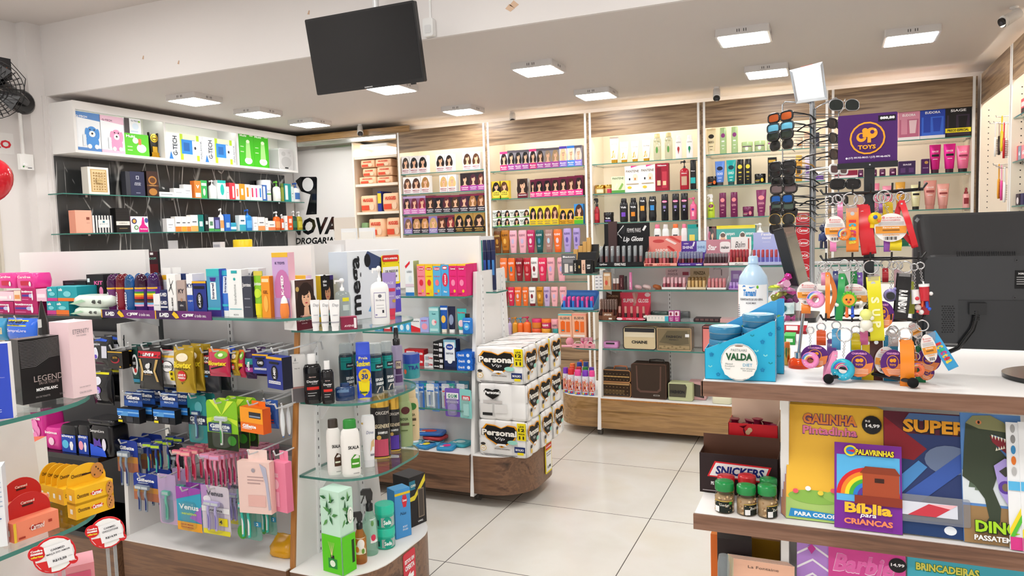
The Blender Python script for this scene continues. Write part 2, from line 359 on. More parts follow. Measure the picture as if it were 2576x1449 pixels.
m=MB();m.box(-5.04,-3.85,6.195,6.235,2.392,2.425,mat('d4d4d2/m'));m.box(-5.28,-4.42,6.36,6.44,2.376,2.41,mat('d4d4d2/m'));m.mk('track',None);o=bpy.data.objects['track'];tag(o,'silver sliding door track under the wooden header','door track')
m=MB();m.box(-5.2,-3.7,6.19,6.21,2.44,2.5,WOODT);struct('trim_header',m)
m=MB();m.box(-5.04,-3.85,6.215,6.59,2.43,2.5,LAMC);m.box(-5.29,-5.04,6.2,6.59,2.43,2.5,LAMC);struct('trim_soffit',m)
# white open wall box over the marble
XB=-5.046
t=thing('wall_shelf_box','long white open wall box with three bays above black marble','wall shelf')
m=MB()
m.box(-5.29,XB,3.735,6.195,2.48,2.5,LAM);m.box(-5.29,XB,3.735,6.195,2.125,2.145,LAM);m.box(-5.29,XB,3.735,3.755,2.145,2.48,LAM);m.box(-5.29,XB,6.175,6.195,2.145,2.48,LAM);m.box(-5.29,-5.28,3.755,6.175,2.145,2.48,mat('f8f7ee'))
m.mk('body',t)
for y in(4.53,5.35):m=MB();m.box(-5.28,XB,y,y+.02,2.145,2.48,LAM);m.mk('divider',t)
m=MB();m.box(XB-.012,XB+.0015,3.734,6.196,2.44,2.501,LAM);h=m.mk('top_lip',t)
m=MB();m.box(XB-.03,XB-.013,3.82,6.08,2.462,2.478,emis('strip_led',(.97,1,.93,1),4));m.mk('led_strip',h)
for z,w in((1.83,'upper'),(1.536,'lower')):
 m=MB();glass_slab(m,rect(-5.275,-5.11,3.66,6.35),z);o=m.mk('glass_shelf');tag(o,w+' glass shelf mounted across black marble','glass shelf')
 m=MB()
 for y in(3.9,4.7,5.5,6.05):m=MB();m.box(-5.275,-5.2,y,y+.02,z-.02,z-.008,CHROME);m.mk('shelf_clip',o)
 # gondolas
def standard(t,p,q,X):
 """slotted upright on the end face X, from (y, z) p to q"""
 m=MB();n=26
 if 1:
  m.add([(X,p[0]-.012,p[1]),(X,p[0]+.012,p[1]),(X,q[0]+.012,q[1]),(X,q[0]-.012,q[1]),(X+.008,p[0]-.012,p[1]),(X+.008,p[0]+.012,p[1]),(X+.008,q[0]+.012,q[1]),(X+.008,q[0]-.012,q[1])],
  [(4,5,6,7),(0,4,7,3),(1,2,6,5),(3,7,6,2),(0,1,5,4)],mat('f4f4f4'))
 for i in range(n):
  f=(i+.3)/n;g=(i+.62)/n;y0=p[0]+(q[0]-p[0])*f;y1=p[0]+(q[0]-p[0])*g;z0=p[1]+(q[1]-p[1])*f;z1=p[1]+(q[1]-p[1])*g
  m.add([(X+.0086,y0-.002,z0),(X+.0086,y0+.002,z0),(X+.0086,y1+.002,z1),(X+.0086,y1-.002,z1)],[(0,1,2,3)],mat('3a3a3c'))
 return m.mk('slotted_upright',t)
def caster(t,x,y,h=.062):
 m=MB();m.cyl((x-.009,y,.022),(x+.009,y,.022),.022,mat('b9b5b0/t'),14);m.cyl((x-.022,y,.022),(x-.013,y,.022),.022,mat('b9b5b0/t'),14);w=m.mk('caster_wheel',t)
 m=MB();m.box(x-.03,x+.016,y-.014,y+.02,.044,h+.012,mat('8d8a86/t'));m.mk('caster_fork',w)
def end_panel(t,X,y0,y1,y2,y3,z0,z1,edge,th=.02,e=.022):
 m=MB();m.prismx([(y0+e*.4,z0),(y1,z0),(y2,z1),(y3+e*.4,z1)],X-th,X,LAM);p=m.mk('end_panel',t)
 m=MB();m.prismx([(y0,z0),(y0+e*.4,z0),(y3+e*.4,z1),(y3,z1)],X-th,X,edge);m.mk('edge_strip',p)
def dpoly(X0,X1,y0,y1,r):
 """plan of an end shelf: straight against the end panel, round outer corners"""
 P=[(X0,y0)];n=8
 for cx,cy,a in((X1-r,y0+r,-90),(X1-r,y1-r,0)):P+=[(cx+r*cos(R(a+90*i/n)),cy+r*sin(R(a+90*i/n)))for i in range(n+1)]
 return P+[(X0,y1)]
def end_base(t,X0,X1,y0,y1,r,z0,z1,wd):
 m=MB();m.prism(dpoly(X0,X1,y0,y1,r),z0,z1-.004,wd,wd,True);b=m.mk('end_base',t)
 m=MB();m.prism(dpoly(X0,X1+.001,y0-.001,y1+.001,r),z1-.004,z1,LAM);m.mk('deck',b);return b
def end_shelf(t,X0,X1,y0,y1,r,z):
 m=MB();glass_slab(m,dpoly(X0,X1,y0,y1,r),z,.009);s=m.mk('glass_shelf',t)
 m=MB();n=5
 for y in(y0+.1,y1-.14):
  m=MB();m.prismy([(X0,z-.012),(X0+.2,z-.012),(X0+.2,z-.02),(X0+.05,z-.035),(X0+.012,z-.09),(X0,z-.09)],y,y+.006,mat('f4f4f4'));m.mk('bracket',s)
 return s
def front_shelf(t,x0,x1,y0,y1,z,cut=0):
 m=MB();glass_slab(m,[(x0,y0),(x1-cut,y0),(x1,y0+cut),(x1,y1),(x0,y1)],z,.009);s=m.mk('glass_shelf',t)
 m=MB()
 for x in(x0+.05,x1-.08):m=MB();m.prismx([(y1,z-.01),(y0+.05,z-.01),(y0+.05,z-.016),(y1,z-.07)],x,x+.005,mat('f0f0f0'));m.mk('bracket',s)
 return s
 # first gondola (condoms, razors) with its perfume-side bay and rounded end
g1=thing('gondola','wheeled display gondola of razors and condoms with rounded glass shelf end','display gondola')
Y1=2.0
m=MB();m.box(-2.60,-1.775,Y1,2.62,.06,.265,WOODR);b=m.mk('base',g1)
m=MB();m.box(-2.60,-1.775,Y1-.001,2.62,.265,.27,LAM);m.mk('deck',b)
m=MB();m.box(-3.6,-2.625,1.98,2.62,.06,.3,WOODR);m.mk('base',g1)
for x0,x1 in((-2.56,-1.778),):m=MB();m.box(x0,x1,2.23,2.25,.27,1.25,LAMG);m.mk('back_panel',g1)
m=MB();m.box(-3.6,-2.62,2.23,2.25,.3,1.2,mat('4a4a4c'));m.mk('back_panel',g1)
for x0,x1 in((-3.42,-2.62),(-2.535,-1.765)):m=MB();m.box(x0,x1,2.215,2.235,1.2,1.422,LAM);m.mk('header_panel',g1)
m=MB();m.box(-2.535,-1.765,2.4,2.42,.27,1.42,LAMG);m.mk('header_panel',g1)
end_panel(g1,-1.757,Y1-.005,2.625,2.50,2.115,.0,1.12,WOODS)
m=MB();m.prismx([(2.03,.03),(2.24,.03),(2.24,1.13),(2.06,1.13)],-2.62,-2.6,LAM);m.mk('divider',g1)
m=MB();m.box(-2.2,-2.176,2.222,2.23,.3,1.15,mat('e8e8e8'))
for i in range(30):m.box(-2.19,-2.186,2.2214,2.222,.32+i*.027,.335+i*.027,mat('3a3a3c'))
m.mk('slotted_upright',g1)
standard(g1,(2.165,.27),(2.2,1.1),-1.757);standard(g1,(2.455,.27),(2.42,1.1),-1.757)
end_base(g1,-1.757,-1.455,Y1,2.6,.2,.06,.27,WOODR)
for z,y0 in((1.125,2.075),(.86,2.10),(.595,2.075)):end_shelf(g1,-1.755 if z<1 else-1.757,-1.47,y0,2.56,.17,z)
KZ=1.172
front_shelf(g1,-2.62,-1.69,2.005,2.215,KZ,.06)
m=MB();glass_slab(m,rect(-3.6,-2.625,2.0,2.21),1.165,.009,mat('20302c/g'));m.mk('glass_shelf',g1)
for z in(.615,.3):m=MB();m.box(-3.6,-2.625,1.94,2.23,z-.02,z,mat('151517/g'));m.mk('black_shelf',g1)
for x in(-2.5,-1.8):caster(g1,x,2.08)
RAILS=(1.035,.84,.635)
for z in RAILS:m=MB();m.box(-2.55,-1.79,2.205,2.228,z-.022,z+.012,mat('8f9092/g'));m.mk('hook_rail',g1)
# second gondola (toothpaste; toilet paper on its end)
g2=thing('gondola','wheeled display gondola of toothpaste with toilet paper packs on its end','display gondola')
Y2=3.40
m=MB();m.box(-2.9,-1.745,Y2,4.0,.072,.275,WOODR);b=m.mk('base',g2)
m=MB();m.box(-2.9,-1.745,Y2-.001,4.0,.275,.28,LAM);m.mk('deck',b)
m=MB();m.box(-2.9,-1.75,3.60,3.62,.28,1.2,LAMG);m.mk('back_panel',g2)
m=MB();m.box(-2.60,-1.728,3.58,3.60,1.15,1.434,LAM);m.mk('header_panel',g2)
m=MB();m.box(-2.9,-1.75,3.8,3.82,.28,1.43,LAMG);m.mk('back_panel',g2)
end_panel(g2,-1.722,Y2-.005,4.0,3.89,3.52,.055,1.243,mat('f4f3f2'))
standard(g2,(3.555,.29),(3.575,1.22),-1.722);standard(g2,(3.85,.29),(3.83,1.22),-1.722)
end_base(g2,-1.722,-1.43,Y2,3.99,.22,.072,.28,WOODR)
for z in(1.118,.918,.722,.51):front_shelf(g2,-2.85,-1.745,3.42,3.6,z)
for x,y in((-1.74,3.5),(-2.8,3.5),(-1.6,3.86)):caster(g2,x,y,.072)
# makeup gondola
g3=thing('gondola','wheeled makeup display gondola with cosmetic bags on the lowest shelves','display gondola')
Y3=4.88
m=MB();m.box(-1.455,.3,Y3,5.5,.06,.262,WOODT);b=m.mk('base',g3)
m=MB();m.box(-1.455,.3,Y3-.003,5.5,.262,.272,WOODS,None,LAM);m.mk('deck',b)
m=MB();m.box(-1.455,.3,5.16,5.18,.27,1.2,LAMG);m.mk('back_panel',g3)
m=MB();m.box(-1.45,.3,5.165,5.173,1.19,1.435,ACRY,None,mat('f2f4f0'));m.mk('acrylic_panel',g3)
end_panel(g3,-1.455,Y3-.01,5.5,5.4,5.0,.05,1.16,mat('f6f5f4'),.025)
m=MB();m.box(-1.42,-1.36,5.03,5.05,1.19,1.50,mat('4a3636'));m.mk('side_board',g3)
m=MB();m.box(-1.03,-1.01,5.152,5.16,.28,1.18,mat('e8e8e8'))
for i in range(30):m.box(-1.022,-1.018,5.1514,5.152,.3+i*.029,.315+i*.029,mat('3a3a3c'))
m.mk('slotted_upright',g3)
G3Z=[1.19,1.03,.815,.612];G3Y=[4.86,4.90,4.92,4.95]
for z,y in zip(G3Z,G3Y):front_shelf(g3,-1.47,.3,y,5.16,z)
def end_l(t,X0,X1,y0,y1,r,z0,z1,wd):
 pts=[(2*X0-x,y)for x,y in dpoly(X0,2*X0-X1,y0,y1,r)][::-1]
 m=MB();m.prism(pts,z0,z1-.004,wd,wd,True);b=m.mk('end_base',t);m=MB();m.prism(pts,z1-.004,z1,LAM);m.mk('deck',b)
end_l(g3,-1.48,-1.80,4.9,5.45,.2,.06,.275,WOODT)
for z in(1.14,.88,.61):
 pts=[(-2.96-x,y)for x,y in dpoly(-1.48,-1.26,4.93,5.35,.12)][::-1]
 if z==1.14:pts=rect(-1.73,-1.48,4.93,5.35)
 m=MB();glass_slab(m,pts,z,.009);m.mk('glass_shelf',g3)
for x,y in((-1.47,4.93),(-.2,4.93),(-1.47,5.4)):caster(g3,x,y,.06)
# foreground gondola end (perfumes, lip balms)
g0=thing('gondola','white gondola end with thick rounded glass shelves of perfume and lip balm','display gondola')
end_panel(g0,-1.757,.6,1.2,1.13,.68,.0,1.1,mat('f0efee'))
standard(g0,(.78,.2),(.8,1.08),-1.757);standard(g0,(1.03,.2),(1.0,1.08),-1.757)
end_base(g0,-1.757,-1.45,.6,1.2,.2,.06,.27,WOODR)
for z in(1.115,.855,.60):end_shelf(g0,-1.757,-1.465,.68,1.16,.17,z)
m=MB();m.box(-2.9,-1.777,.6,1.2,.06,.27,WOODR);m.mk('base',g0)
m=MB();m.box(-2.9,-1.777,.88,.92,.27,1.05,LAM);m.mk('back_panel',g0)
# checkout counter
CZ=1.146;XC=-.226
ct=thing('checkout_counter','white topped checkout counter with wooden edge and book trays below','counter')
m=MB();m.box(XC,1.3,1.462,1.98,CZ-.03,CZ,LAM);m.box(XC,.5,1.98,3.95,CZ-.03,CZ,LAM);top=m.mk('countertop',ct)
m=MB();m.box(XC-.002,1.3,1.458,1.463,CZ-.0305,CZ-.001,WOODC);m.box(XC-.004,XC,1.458,3.95,CZ-.0305,CZ-.001,WOODC);m.mk('edge_strip',top)
TZ=.875
for z in(TZ,.60,.3):
 m=MB();m.box(-.245,-.085,1.462,1.9,z-.032,z,LAM);m.box(-.085,1.3,1.462,1.6,z-.032,z,LAM);s=m.mk('tray',ct)
 m=MB();m.box(-.247,1.3,1.457,1.463,z-.032,z-.001,WOODC);m.mk('edge_strip',s)
m=MB();m.box(-.085,1.3,1.60,1.615,.0,CZ-.03,LAM);m.mk('back_panel',ct)
m=MB();m.box(-.085,-.07,1.52,1.9,.0,CZ-.03,LAM);m.mk('divider',ct)
m=MB();m.box(-.2,.5,3.93,3.95,0,CZ-.03,LAM);m.box(-.05,-.03,1.98,3.93,0,CZ-.03,LAM);m.mk('leg_panel',ct)
# service counter in front of the marble wall
t=thing('service_counter','white service counter behind the gondolas before the marble wall','counter')
m=MB();m.box(-5.2,-3.4,4.6,5.0,0,1.2,LAM);m.mk('body',t)
m=MB();m.box(-5.22,-3.38,4.58,5.02,1.2,1.23,LAM);m.mk('countertop',t)
# goods: shapes
def FP(w,h,y):return lambda u,v,k:((u-.5)*w,y-.0003*k,v*h)
def flat(w,h,d):
 return lambda u,v,k:((u-.5)*w,-d/2-.0003*k,v*h)
def sidep(w,h,d):
 return lambda u,v,k:(w/2+.0003*k,(u-.5)*d,v*h)
def topp(w,h,d):
 return lambda u,v,k:((u-.5)*w,(v-.5)*d,h+.0003*k)
def carton(name,w,h,d,col,art=(),side=None,top=None,sart=None,tart=None):
 m=MB();m.box(-w/2,w/2,-d/2,d/2,0,h,col,side,top);m.art(flat(w,h,d),art)
 if sart:m.art(sidep(w,h,d),sart)
 if tart:m.art(topp(w,h,d),tart)
 return m.mk(name)
PR={
'sham':([(0,.86,.86),(.015,.95,.95),(.06,1,1),(.7,1,1),(.8,.9,.9),(.845,.66,.7)],[(.845,.68,.72),(.86,.7,.75),(.985,.66,.7),(1,.58,.6)],2.5),
'hour':([(0,.8,.8),(.02,.9,.9),(.2,1,1),(.5,.9,.9),(.75,1,1),(.86,.9,.9)],[(.86,.88,.88),(.98,.84,.84),(1,.75,.7)],2.5),
'else':([(.14,.73,.75),(.35,.83,.85),(.7,.99,1),(.86,1,1),(.965,.93,.93),(1,.8,.8)],[(0,.66,.66),(.01,.7,.7),(.14,.72,.74)],2.6),
'slim':([(0,.9,.9),(.02,1,1),(.74,1,1),(.78,.97,.97)],[(.782,.97,.97),(.99,.93,.93),(1,.88,.88)],3),
'tube':([(.13,.68,.68),(.16,.76,.74),(.5,.88,.6),(.8,.97,.3),(.93,1,.08),(1,1,.06)],[(0,.66,.66),(.13,.68,.68)],2.2),
'jar':([(0,.9,.9),(.03,.97,.97),(.62,.97,.97)],[(.62,1,1),(.97,1,1),(1,.95,.95)],2),
'can':([(0,.95,.95),(.01,1,1),(.72,1,1),(.77,.86,.86)],[(.77,.9,.9),(.97,.86,.86),(1,.75,.75)],2),
'flip':([(0,.93,.93),(.02,1,1),(.72,1,1),(.79,.8,.8),(.8,.45,.45)],[(.8,.47,.47),(.985,.47,.47),(1,.43,.43)],2.3),
'pump':([(0,.93,.93),(.02,1,1),(.6,1,1),(.68,.86,.86),(.73,.36,.36)],None,2.3),
'trig':([(0,.95,.95),(.02,1,1),(.5,1,1),(.62,.6,.6),(.68,.4,.4)],None,2),
'mist':([(0,.95,.95),(.02,1,1),(.66,1,1),(.69,.9,.9),(.7,.45,.45)],[(.7,.62,.62),(.8,.62,.62),(.81,.42,.42),(.97,.4,.4),(1,.34,.34)],2),
'dome':([(0,.96,.96),(.02,1,1),(.68,1,1)],[(.68,.98,.98),(.82,.95,.95),(.93,.72,.72),(.98,.4,.4),(1,.08,.08)],2),
'stick':([(0,1,1),(.55,1,1)],[(.55,.96,.96),(.98,.96,.96),(1,.9,.9)],2),
}
def ringat(pr,z):
 for(z0,a0,b0),(z1,a1,b1)in zip(pr,pr[1:]):
  if z<=z1:f=(z-z0)/max(z1-z0,1e-6);f=min(max(f,0),1);return a0+(a1-a0)*f,b0+(b1-b0)*f
 return pr[-1][1],pr[-1][2]
def srings(pr,w,h,d,e,n=18):
 out=[]
 for z,a,b in pr:
  r=[]
  for j in range(n):
   t=2*pi*j/n;c,s=cos(t),sin(t)
   r.append((math.copysign(abs(c)**(2/e),c)*a*w/2,math.copysign(abs(s)**(2/e),s)*b*d/2,z*h))
  out.append(r)
 return out
def vessel(name,kind,w,h,d,col,art=(),cap='f4f4f4/g',capname=None,grp=None,n=18):
 body,cp,e=PR[kind];t=thing(name,None,None)
 m=MB();m.loft(srings(body,w,h,d,e,n),col)
 def P(u,v,k):
  a,b=ringat(body,v);rx=a*w/2;ry=b*d/2;x=max(-.97*rx,min(.97*rx,(u-.5)*w))
  return(x,-ry*(1-abs(x/rx)**e)**(1/e)-.0004*k-.0002,v*h)
 if art:m.art(P,art,1)
 m.mk('body',t)
 m=MB()
 if cp:m.loft(srings(cp,w,h,d,e,n),cap);m.mk(capname or('lid' if kind=='jar' else 'cap'),t)
 elif kind=='pump':
  r=min(w,d)*.2;m.lathe([(r,.72*h),(r,.79*h),(r*.45,.8*h),(r*.4,.9*h),(r*1.15,.91*h),(r*1.1,.97*h),(r*.5,h)],cap,14)
  m.box(-r*3.4,0,-r*.45,r*.45,.925*h,.965*h,cap);m.box(-r*3.4,-r*2.8,-r*.35,r*.35,.88*h,.93*h,cap);m.mk('pump',t)
 elif kind=='trig':
  r=min(w,d)*.25;m.lathe([(r,.67*h),(r,.77*h),(r*.6,.78*h),(r*.6,.84*h)],cap,14)
  m.prismy([(r*.9,.83*h),(r*1.1,.93*h),(r*.6,h),(-r*1.6,h),(-r*2.2,.965*h),(-r*2.2,.92*h),(-r*.9,.91*h),(-r*.7,.83*h)],-r*.5,r*.5,cap)
  m.prismy([(-r*1.3,.915*h),(-r*1.0,.915*h),(-r*1.9,.79*h),(-r*2.2,.79*h)],-r*.25,r*.25,cap);m.mk('trigger_spray',t)
 return t
def put(o,name,label,cat,loc,rz=0,group=None):
 o.name=name;o.location=loc;o.rotation_euler.z=rz;tag(o,label,cat,group);return o
CATW='box bottle tube jar pack can bag pouch tray glasses book keychain palette brush'.split()
def cat_of(name):
 for w in CATW:
  if w in name:return w
 return name.split('_')[-1]
KN='cream_jar pump_bottle spray_bottle hair_cream_tube shampoo_kit_box hair_kit_box'.split()
def name_in(look,d):
 for k in KN:
  if k.replace('_',' ')in look:return k
 return d
def ordw(i,n):return ORD[i]
YF=YB+.02
def ceil_of(plane,z,x,axis):
 if axis=='Y' and abs(plane-YF)<.06:
  for(a,b),zs in zip(BAYX,BAYZ):
   if a-.02<x<b:return min([q for q in zs if q>z+.05]+[2.44])-.013
  return min([q for q in NZ if q>z+.05]+[2.24])-.03
 return 9
def row(where,items,plane,z,zoom=None,axis='Y',name='box',start='',group=None,drop=0):
 """things standing side by side on one shelf; x0, x1, y-top are read on the photograph and cast onto the front plane of the row"""
 ox,oy,s=zoom or(0,0,1);out=[]
 for i,it in enumerate(items):
  x0,x1,yt,fn,look=it[:5];kw=it[5]if len(it)>5 else{}
  pl=plane+kw.get('back',0)*(1 if axis=='Y' else-1);zz=kw.get('z',z);F=onY if axis=='Y' else onX
  X0,X1,Yt=ox+x0/s,ox+x1/s,oy+yt/s
  mid=F((X0+X1)/2,Yt,pl);px,py=proj((mid.x,mid.y,zz));ym=(Yt+py)/2
  A=F(X0,ym,pl);B=F(X1,ym,pl);top=F((X0+X1)/2,Yt,pl).z
  cz=kw.get('cap')or ceil_of(plane,zz,A.x,axis);top=min(top,cz);w=(B-A).length;h=max(top-zz,.01)
  d=kw.get('d');o,d=fn(w,h,d);c=(A+B)/2
  if axis=='Y' and abs(plane-YF)<.06:
   for a,b in BAYX:
    if a-.04<c.x<b+.04:c.x=min(max(c.x,a+.022+w/2),b-.022-w/2)
  if axis=='Y':loc=(c.x,pl+d/2,zz+.0006)
  else:loc=(pl-d/2,c.y,zz+.0006)
  nm=kw.get('n')or name_in(look,name)
  lab=look+(', '+ordw(i,len(items))+(' from '+start if start else '')+' '+where if where else '')
  put(o,nm,lab,kw.get('c',cat_of(nm)),loc,(0 if axis=='Y' else R(90))+R(kw.get('rz',0)),kw.get('g',group));out.append(o)
 return out
 # builders for row(): each returns a function (width, height, depth) -> (object, depth)
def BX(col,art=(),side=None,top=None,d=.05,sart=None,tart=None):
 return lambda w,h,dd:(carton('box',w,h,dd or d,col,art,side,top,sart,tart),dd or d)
def VS(kind,col,art=(),cap='f4f4f4/g',k=None,n=18):
 def f(w,h,dd):
  d=dd or w*(k or{'sham':.6,'else':.5,'hour':.6,'slim':.62,'tube':.6,'flip':.6}.get(kind,1));return vessel('bottle',kind,w,h,d,col,art,cap,n=n),d
 return f
SK='e8b796'
def DYE(hair,bg='f3efec',band='f3efec',txt='',tc='6b2a35',top=None,skin=SK,side=None):
 a=[Q(0,0,1,1,bg),('h',.52,.62,.62,hair,skin,.5),Q(0,0,1,.3,band)]
 if top:a.append(Q(0,.88,1,1,top))
 if txt:a.append(V(.5,.19,.8,.07,tc,txt,.03))
 a+=[Q(.12,.06,.88,.075,tc),Q(.2,.1,.8,.115,tc)]
 return BX(bg,a,side or bg,side or bg,.055)
def LBL(c,t='',tc='ffffff',v=.45,h=.3,u=.2):
 a=[Q(u,v-h/2,1-u,v+h/2,c)]
 if t:a.append(V(.5,v,.5*(1-2*u)+.2,.07,tc,t,.03))
 return a
def TX(t,v=.7,w=.6,h=.08,c='ffffff',b=.03):return V(.5,v,w,h,c,t,b)
# goods on the back wall
ZB_=(700,250,3.22);ZC_=(1200,250,3.22);ZD_=(1776,150,3.22);ZE_=(1150,560,3.2925)
YF=YB+.02
# bay 1
IM=lambda hair,t='IMEDIA':DYE(hair,'f1eeee','ece4e6',t,'9c2f45',None)
row('on the top dye shelf by the nook',[(1000,1062,462,IM('3a2b22'),'white dye box of grinning woman'),(1065,1132,460,IM('171215'),'white dye box of black hair'),(1133,1205,455,IM('15100f'),'white dye box of black hair'),
(1277,1347,445,IM('241a17'),'white dye box of dark hair'),(1350,1415,440,IM('2b1d18'),'white dye box of dark hair'),(1495,1565,428,IM('4a2f20'),'white dye box of brown hair'),(1567,1635,425,IM('553420'),'white dye box of brown hair')],YF,BAYZ[0][0],ZB_,name='hair_dye_box',group='hair dye boxes')
CS=lambda hair,c:DYE(hair,'2a2226',c,'CASTING','f6e9f4',None)
row('on the second dye shelf by the nook',[(1012,1080,632,IM('5a3a28'),'white dye box of brown hair'),(1080,1152,628,IM('4a2b20'),'white dye box of brown hair'),(1155,1225,618,IM('a87840'),'white dye box of honey curls'),
(1307,1370,615,IM('d8b070'),'white dye box of blonde hair'),(1373,1440,610,IM('e2c080'),'white dye box of blonde hair'),(1475,1545,598,CS('2a1d20','b03a90'),'black and purple dye box'),(1545,1612,593,CS('4a2030','a03a9a'),'black and purple dye box'),(1612,1670,588,CS('5a2a28','b04a9c'),'black and purple dye box')],YF,BAYZ[0][1],ZB_,name='hair_dye_box',group='hair dye boxes')
KO=lambda hair,c='2a1f2c',t='KOLESTON':DYE(hair,c,c,t,'f4f0f6','7a2440' if c=='2a1f2c' else None)
PK=lambda hair:DYE(hair,'8a5a7c','c86fb4','casting','ffffff','b59cc8')
row('on the third dye shelf by the nook',[(1012,1072,788,PK('3a2228'),'mauve dye box'),(1072,1132,785,PK('6a2438'),'mauve dye box'),(1132,1195,782,PK('8a2040'),'mauve dye box'),
(1197,1262,780,KO('3c241a'),'dark purple dye box of brown hair'),(1262,1330,780,KO('181218'),'dark purple dye box of black hair'),(1330,1398,777,KO('55202c'),'dark purple dye box of wine hair'),(1398,1468,775,KO('46301c'),'dark purple dye box of brown hair'),
(1468,1540,768,KO('4c2038'),'dark purple dye box of plum hair'),(1540,1608,765,KO('9a6a3c'),'dark purple dye box of fair hair'),(1608,1675,760,KO('7c4a28'),'dark purple dye box of copper hair')],YF,BAYZ[0][2],ZB_,name='hair_dye_box',group='hair dye boxes')
GD=lambda hair:DYE(hair,'b08a48','1c1614','IMEDIA','d8b060',None)
row('on the fourth dye shelf by the nook',[(1020,1085,958,KO('7a5a48','8a78b8'),'lavender dye box of brown hair'),(1087,1155,953,KO('b88a58'),'dark dye box of blonde hair'),(1155,1220,950,KO('c08a50'),'dark dye box of blonde hair'),(1220,1290,947,KO('c9a268','8a78b8'),'lavender dye box of blonde hair'),
(1290,1360,943,KO('5a2c1c'),'dark dye box of curls'),(1362,1428,938,KO('8c2c34'),'dark dye box of red hair'),(1430,1503,928,GD('141012'),'black and gold dye box'),(1503,1578,922,GD('1a1412'),'black and gold dye box'),(1580,1672,918,GD('2a1a14'),'black and gold dye box')],YF,BAYZ[0][3],ZB_,name='hair_dye_box',group='hair dye boxes')
# bay 2
BC=lambda hair,c,t='Biocolor',tc='ffffff',top='5c5660':DYE(hair,'8d8890' if top=='5c5660' else 'e8dfe6',c,t,tc,top)
row('on the top dye shelf above shampoos',[(1797,1857,425,BC('2a1a16','d0307c',top='d83a80'),'pink dye box'),(1857,1915,415,BC('17161a','a8489c'),'grey dye box'),(1915,1972,412,BC('1d1a1c','a8489c'),'grey dye box'),(1972,2030,408,BC('1a1718','a8489c'),'grey dye box'),
(2033,2092,402,BC('241414','d0307c',top='d83a80'),'pink dye box'),(2092,2152,398,BC('3a2a20','a8489c'),'grey dye box'),(2152,2213,395,BC('9a8470','a8489c'),'grey dye box'),(2213,2275,390,BC('a88a66','a8489c'),'grey dye box'),(2277,2337,380,BC('e8d0a0','8a6ad0',top='5a4ab8'),'violet dye box of blonde hair'),
(2340,2400,375,BC('f0e2c4','4a8ae0',top='3a7fd8'),'blue dye box of blonde hair'),(2400,2460,372,BC('d8ccc0','8c7ad8'),'grey and lilac dye box')],YF,BAYZ[1][0],ZB_,name='hair_dye_box',group='hair dye boxes')
NU=lambda hair:BX('e8c030',[('h',.5,.66,.6,hair,SK,.5),U(.5,.28,.46,.2,'f0dc50'),V(.5,.36,.6,.08,'3a2a10','COR &',.02),V(.5,.25,.66,.06,'3a2a10','NUTRISSE',.02),Q(0,0,1,.06,'4aa03c')],'f4d24a','f4d24a')
EM_=lambda hair:DYE(hair,'5a1230','e8308a','EMBELLEZE','ffffff','6a1438')
row('on the second dye shelf above shampoos',[(1722,1795,665,NU('17120f'),'yellow dye box of dark hair'),(1795,1867,660,NU('5a3820'),'yellow dye box of brown hair'),(1937,2020,643,BX('6a4a3a',[Q(0,0,1,1,'4c342a'),('h',.5,.62,.75,'2c1c16',SK,.5),Q(0,0,1,.24,'6c1a2c'),TX('MAGNIFIC',.15,.8,.06)],'f0ecea','f0ecea'),'brown dye box of a large face'),
(2042,2080,652,EM_('1c1012'),'magenta dye box'),(2080,2145,645,EM_('120c0e'),'magenta dye box'),(2145,2210,640,EM_('1c1014'),'magenta dye box'),(2212,2275,635,EM_('2a1a16'),'magenta dye box'),(2275,2340,628,EM_('2c1a16'),'magenta dye box'),(2340,2402,622,EM_('4a2018'),'magenta dye box'),(2402,2467,615,EM_('2a1418'),'magenta dye box')],YF,BAYZ[1][1],ZB_,name='hair_dye_box',group='hair dye boxes')
NC=lambda hair:BX('f6f6f2',[V(.3,.62,.5,.3,'3a5a3a','NATI',.03),V(.3,.3,.4,.22,'3a5a3a','COR',.02),('h',.7,.52,.9,hair,SK,1.25),Z([(.1,.05),(.5,.02),(1,.05),(1,.22),(.6,.12)],'6cbc3c')],'fafafa','f4f4ee',.09)
LC=lambda hair:DYE(hair,'f0d840','e8c81c','Light Color','3a2a70',None)
row('on the third dye shelf above shampoos',[(1730,1803,965,NC('17110f'),'white dye box, lower layer'),(1803,1877,963,NC('1c1412'),'white dye box, lower layer'),(1877,1955,961,NC('241814'),'white dye box, lower layer'),(1955,2035,958,NC('201512'),'white dye box, lower layer'),
(2035,2092,868,LC('141012'),'yellow dye box'),(2092,2150,865,LC('3a2c18'),'yellow dye box'),(2150,2210,862,LC('4a2a1c'),'yellow dye box'),(2210,2270,857,LC('5a2c20'),'yellow dye box'),(2277,2335,887,DYE('120e0e','e8b83a','d8a020','Bigen','2a1c10'),'amber dye box'),(2335,2397,885,DYE('171011','e8b83a','d8a020','Bigen','2a1c10'),'amber dye box'),
(2397,2470,847,BX('3a90d8',[('h',.55,.66,.66,'4a2a18',SK,.5),Q(0,.2,1,.38,'e8d030'),V(.5,.29,.84,.11,'2a6a2a','HairLife',.03),Q(0,0,1,.2,'58b830')],'2a80c8','2a80c8'),'blue and green dye box')],YF,BAYZ[1][2],ZB_,name='hair_dye_box',group='hair dye boxes')
nz=onY(700+1800/3.22,250+962/3.22,YF).z
row('on the third dye shelf above shampoos',[(1730,1803,900,NC('2a1c14'),'white dye box, upper layer'),(1803,1877,898,NC('140f0e'),'white dye box, upper layer'),(1877,1955,896,NC('1c1412'),'white dye box, upper layer'),(1955,2035,892,NC('3a2418'),'white dye box, upper layer')],YF,nz+.001,ZB_,name='hair_dye_box',group='hair dye boxes')
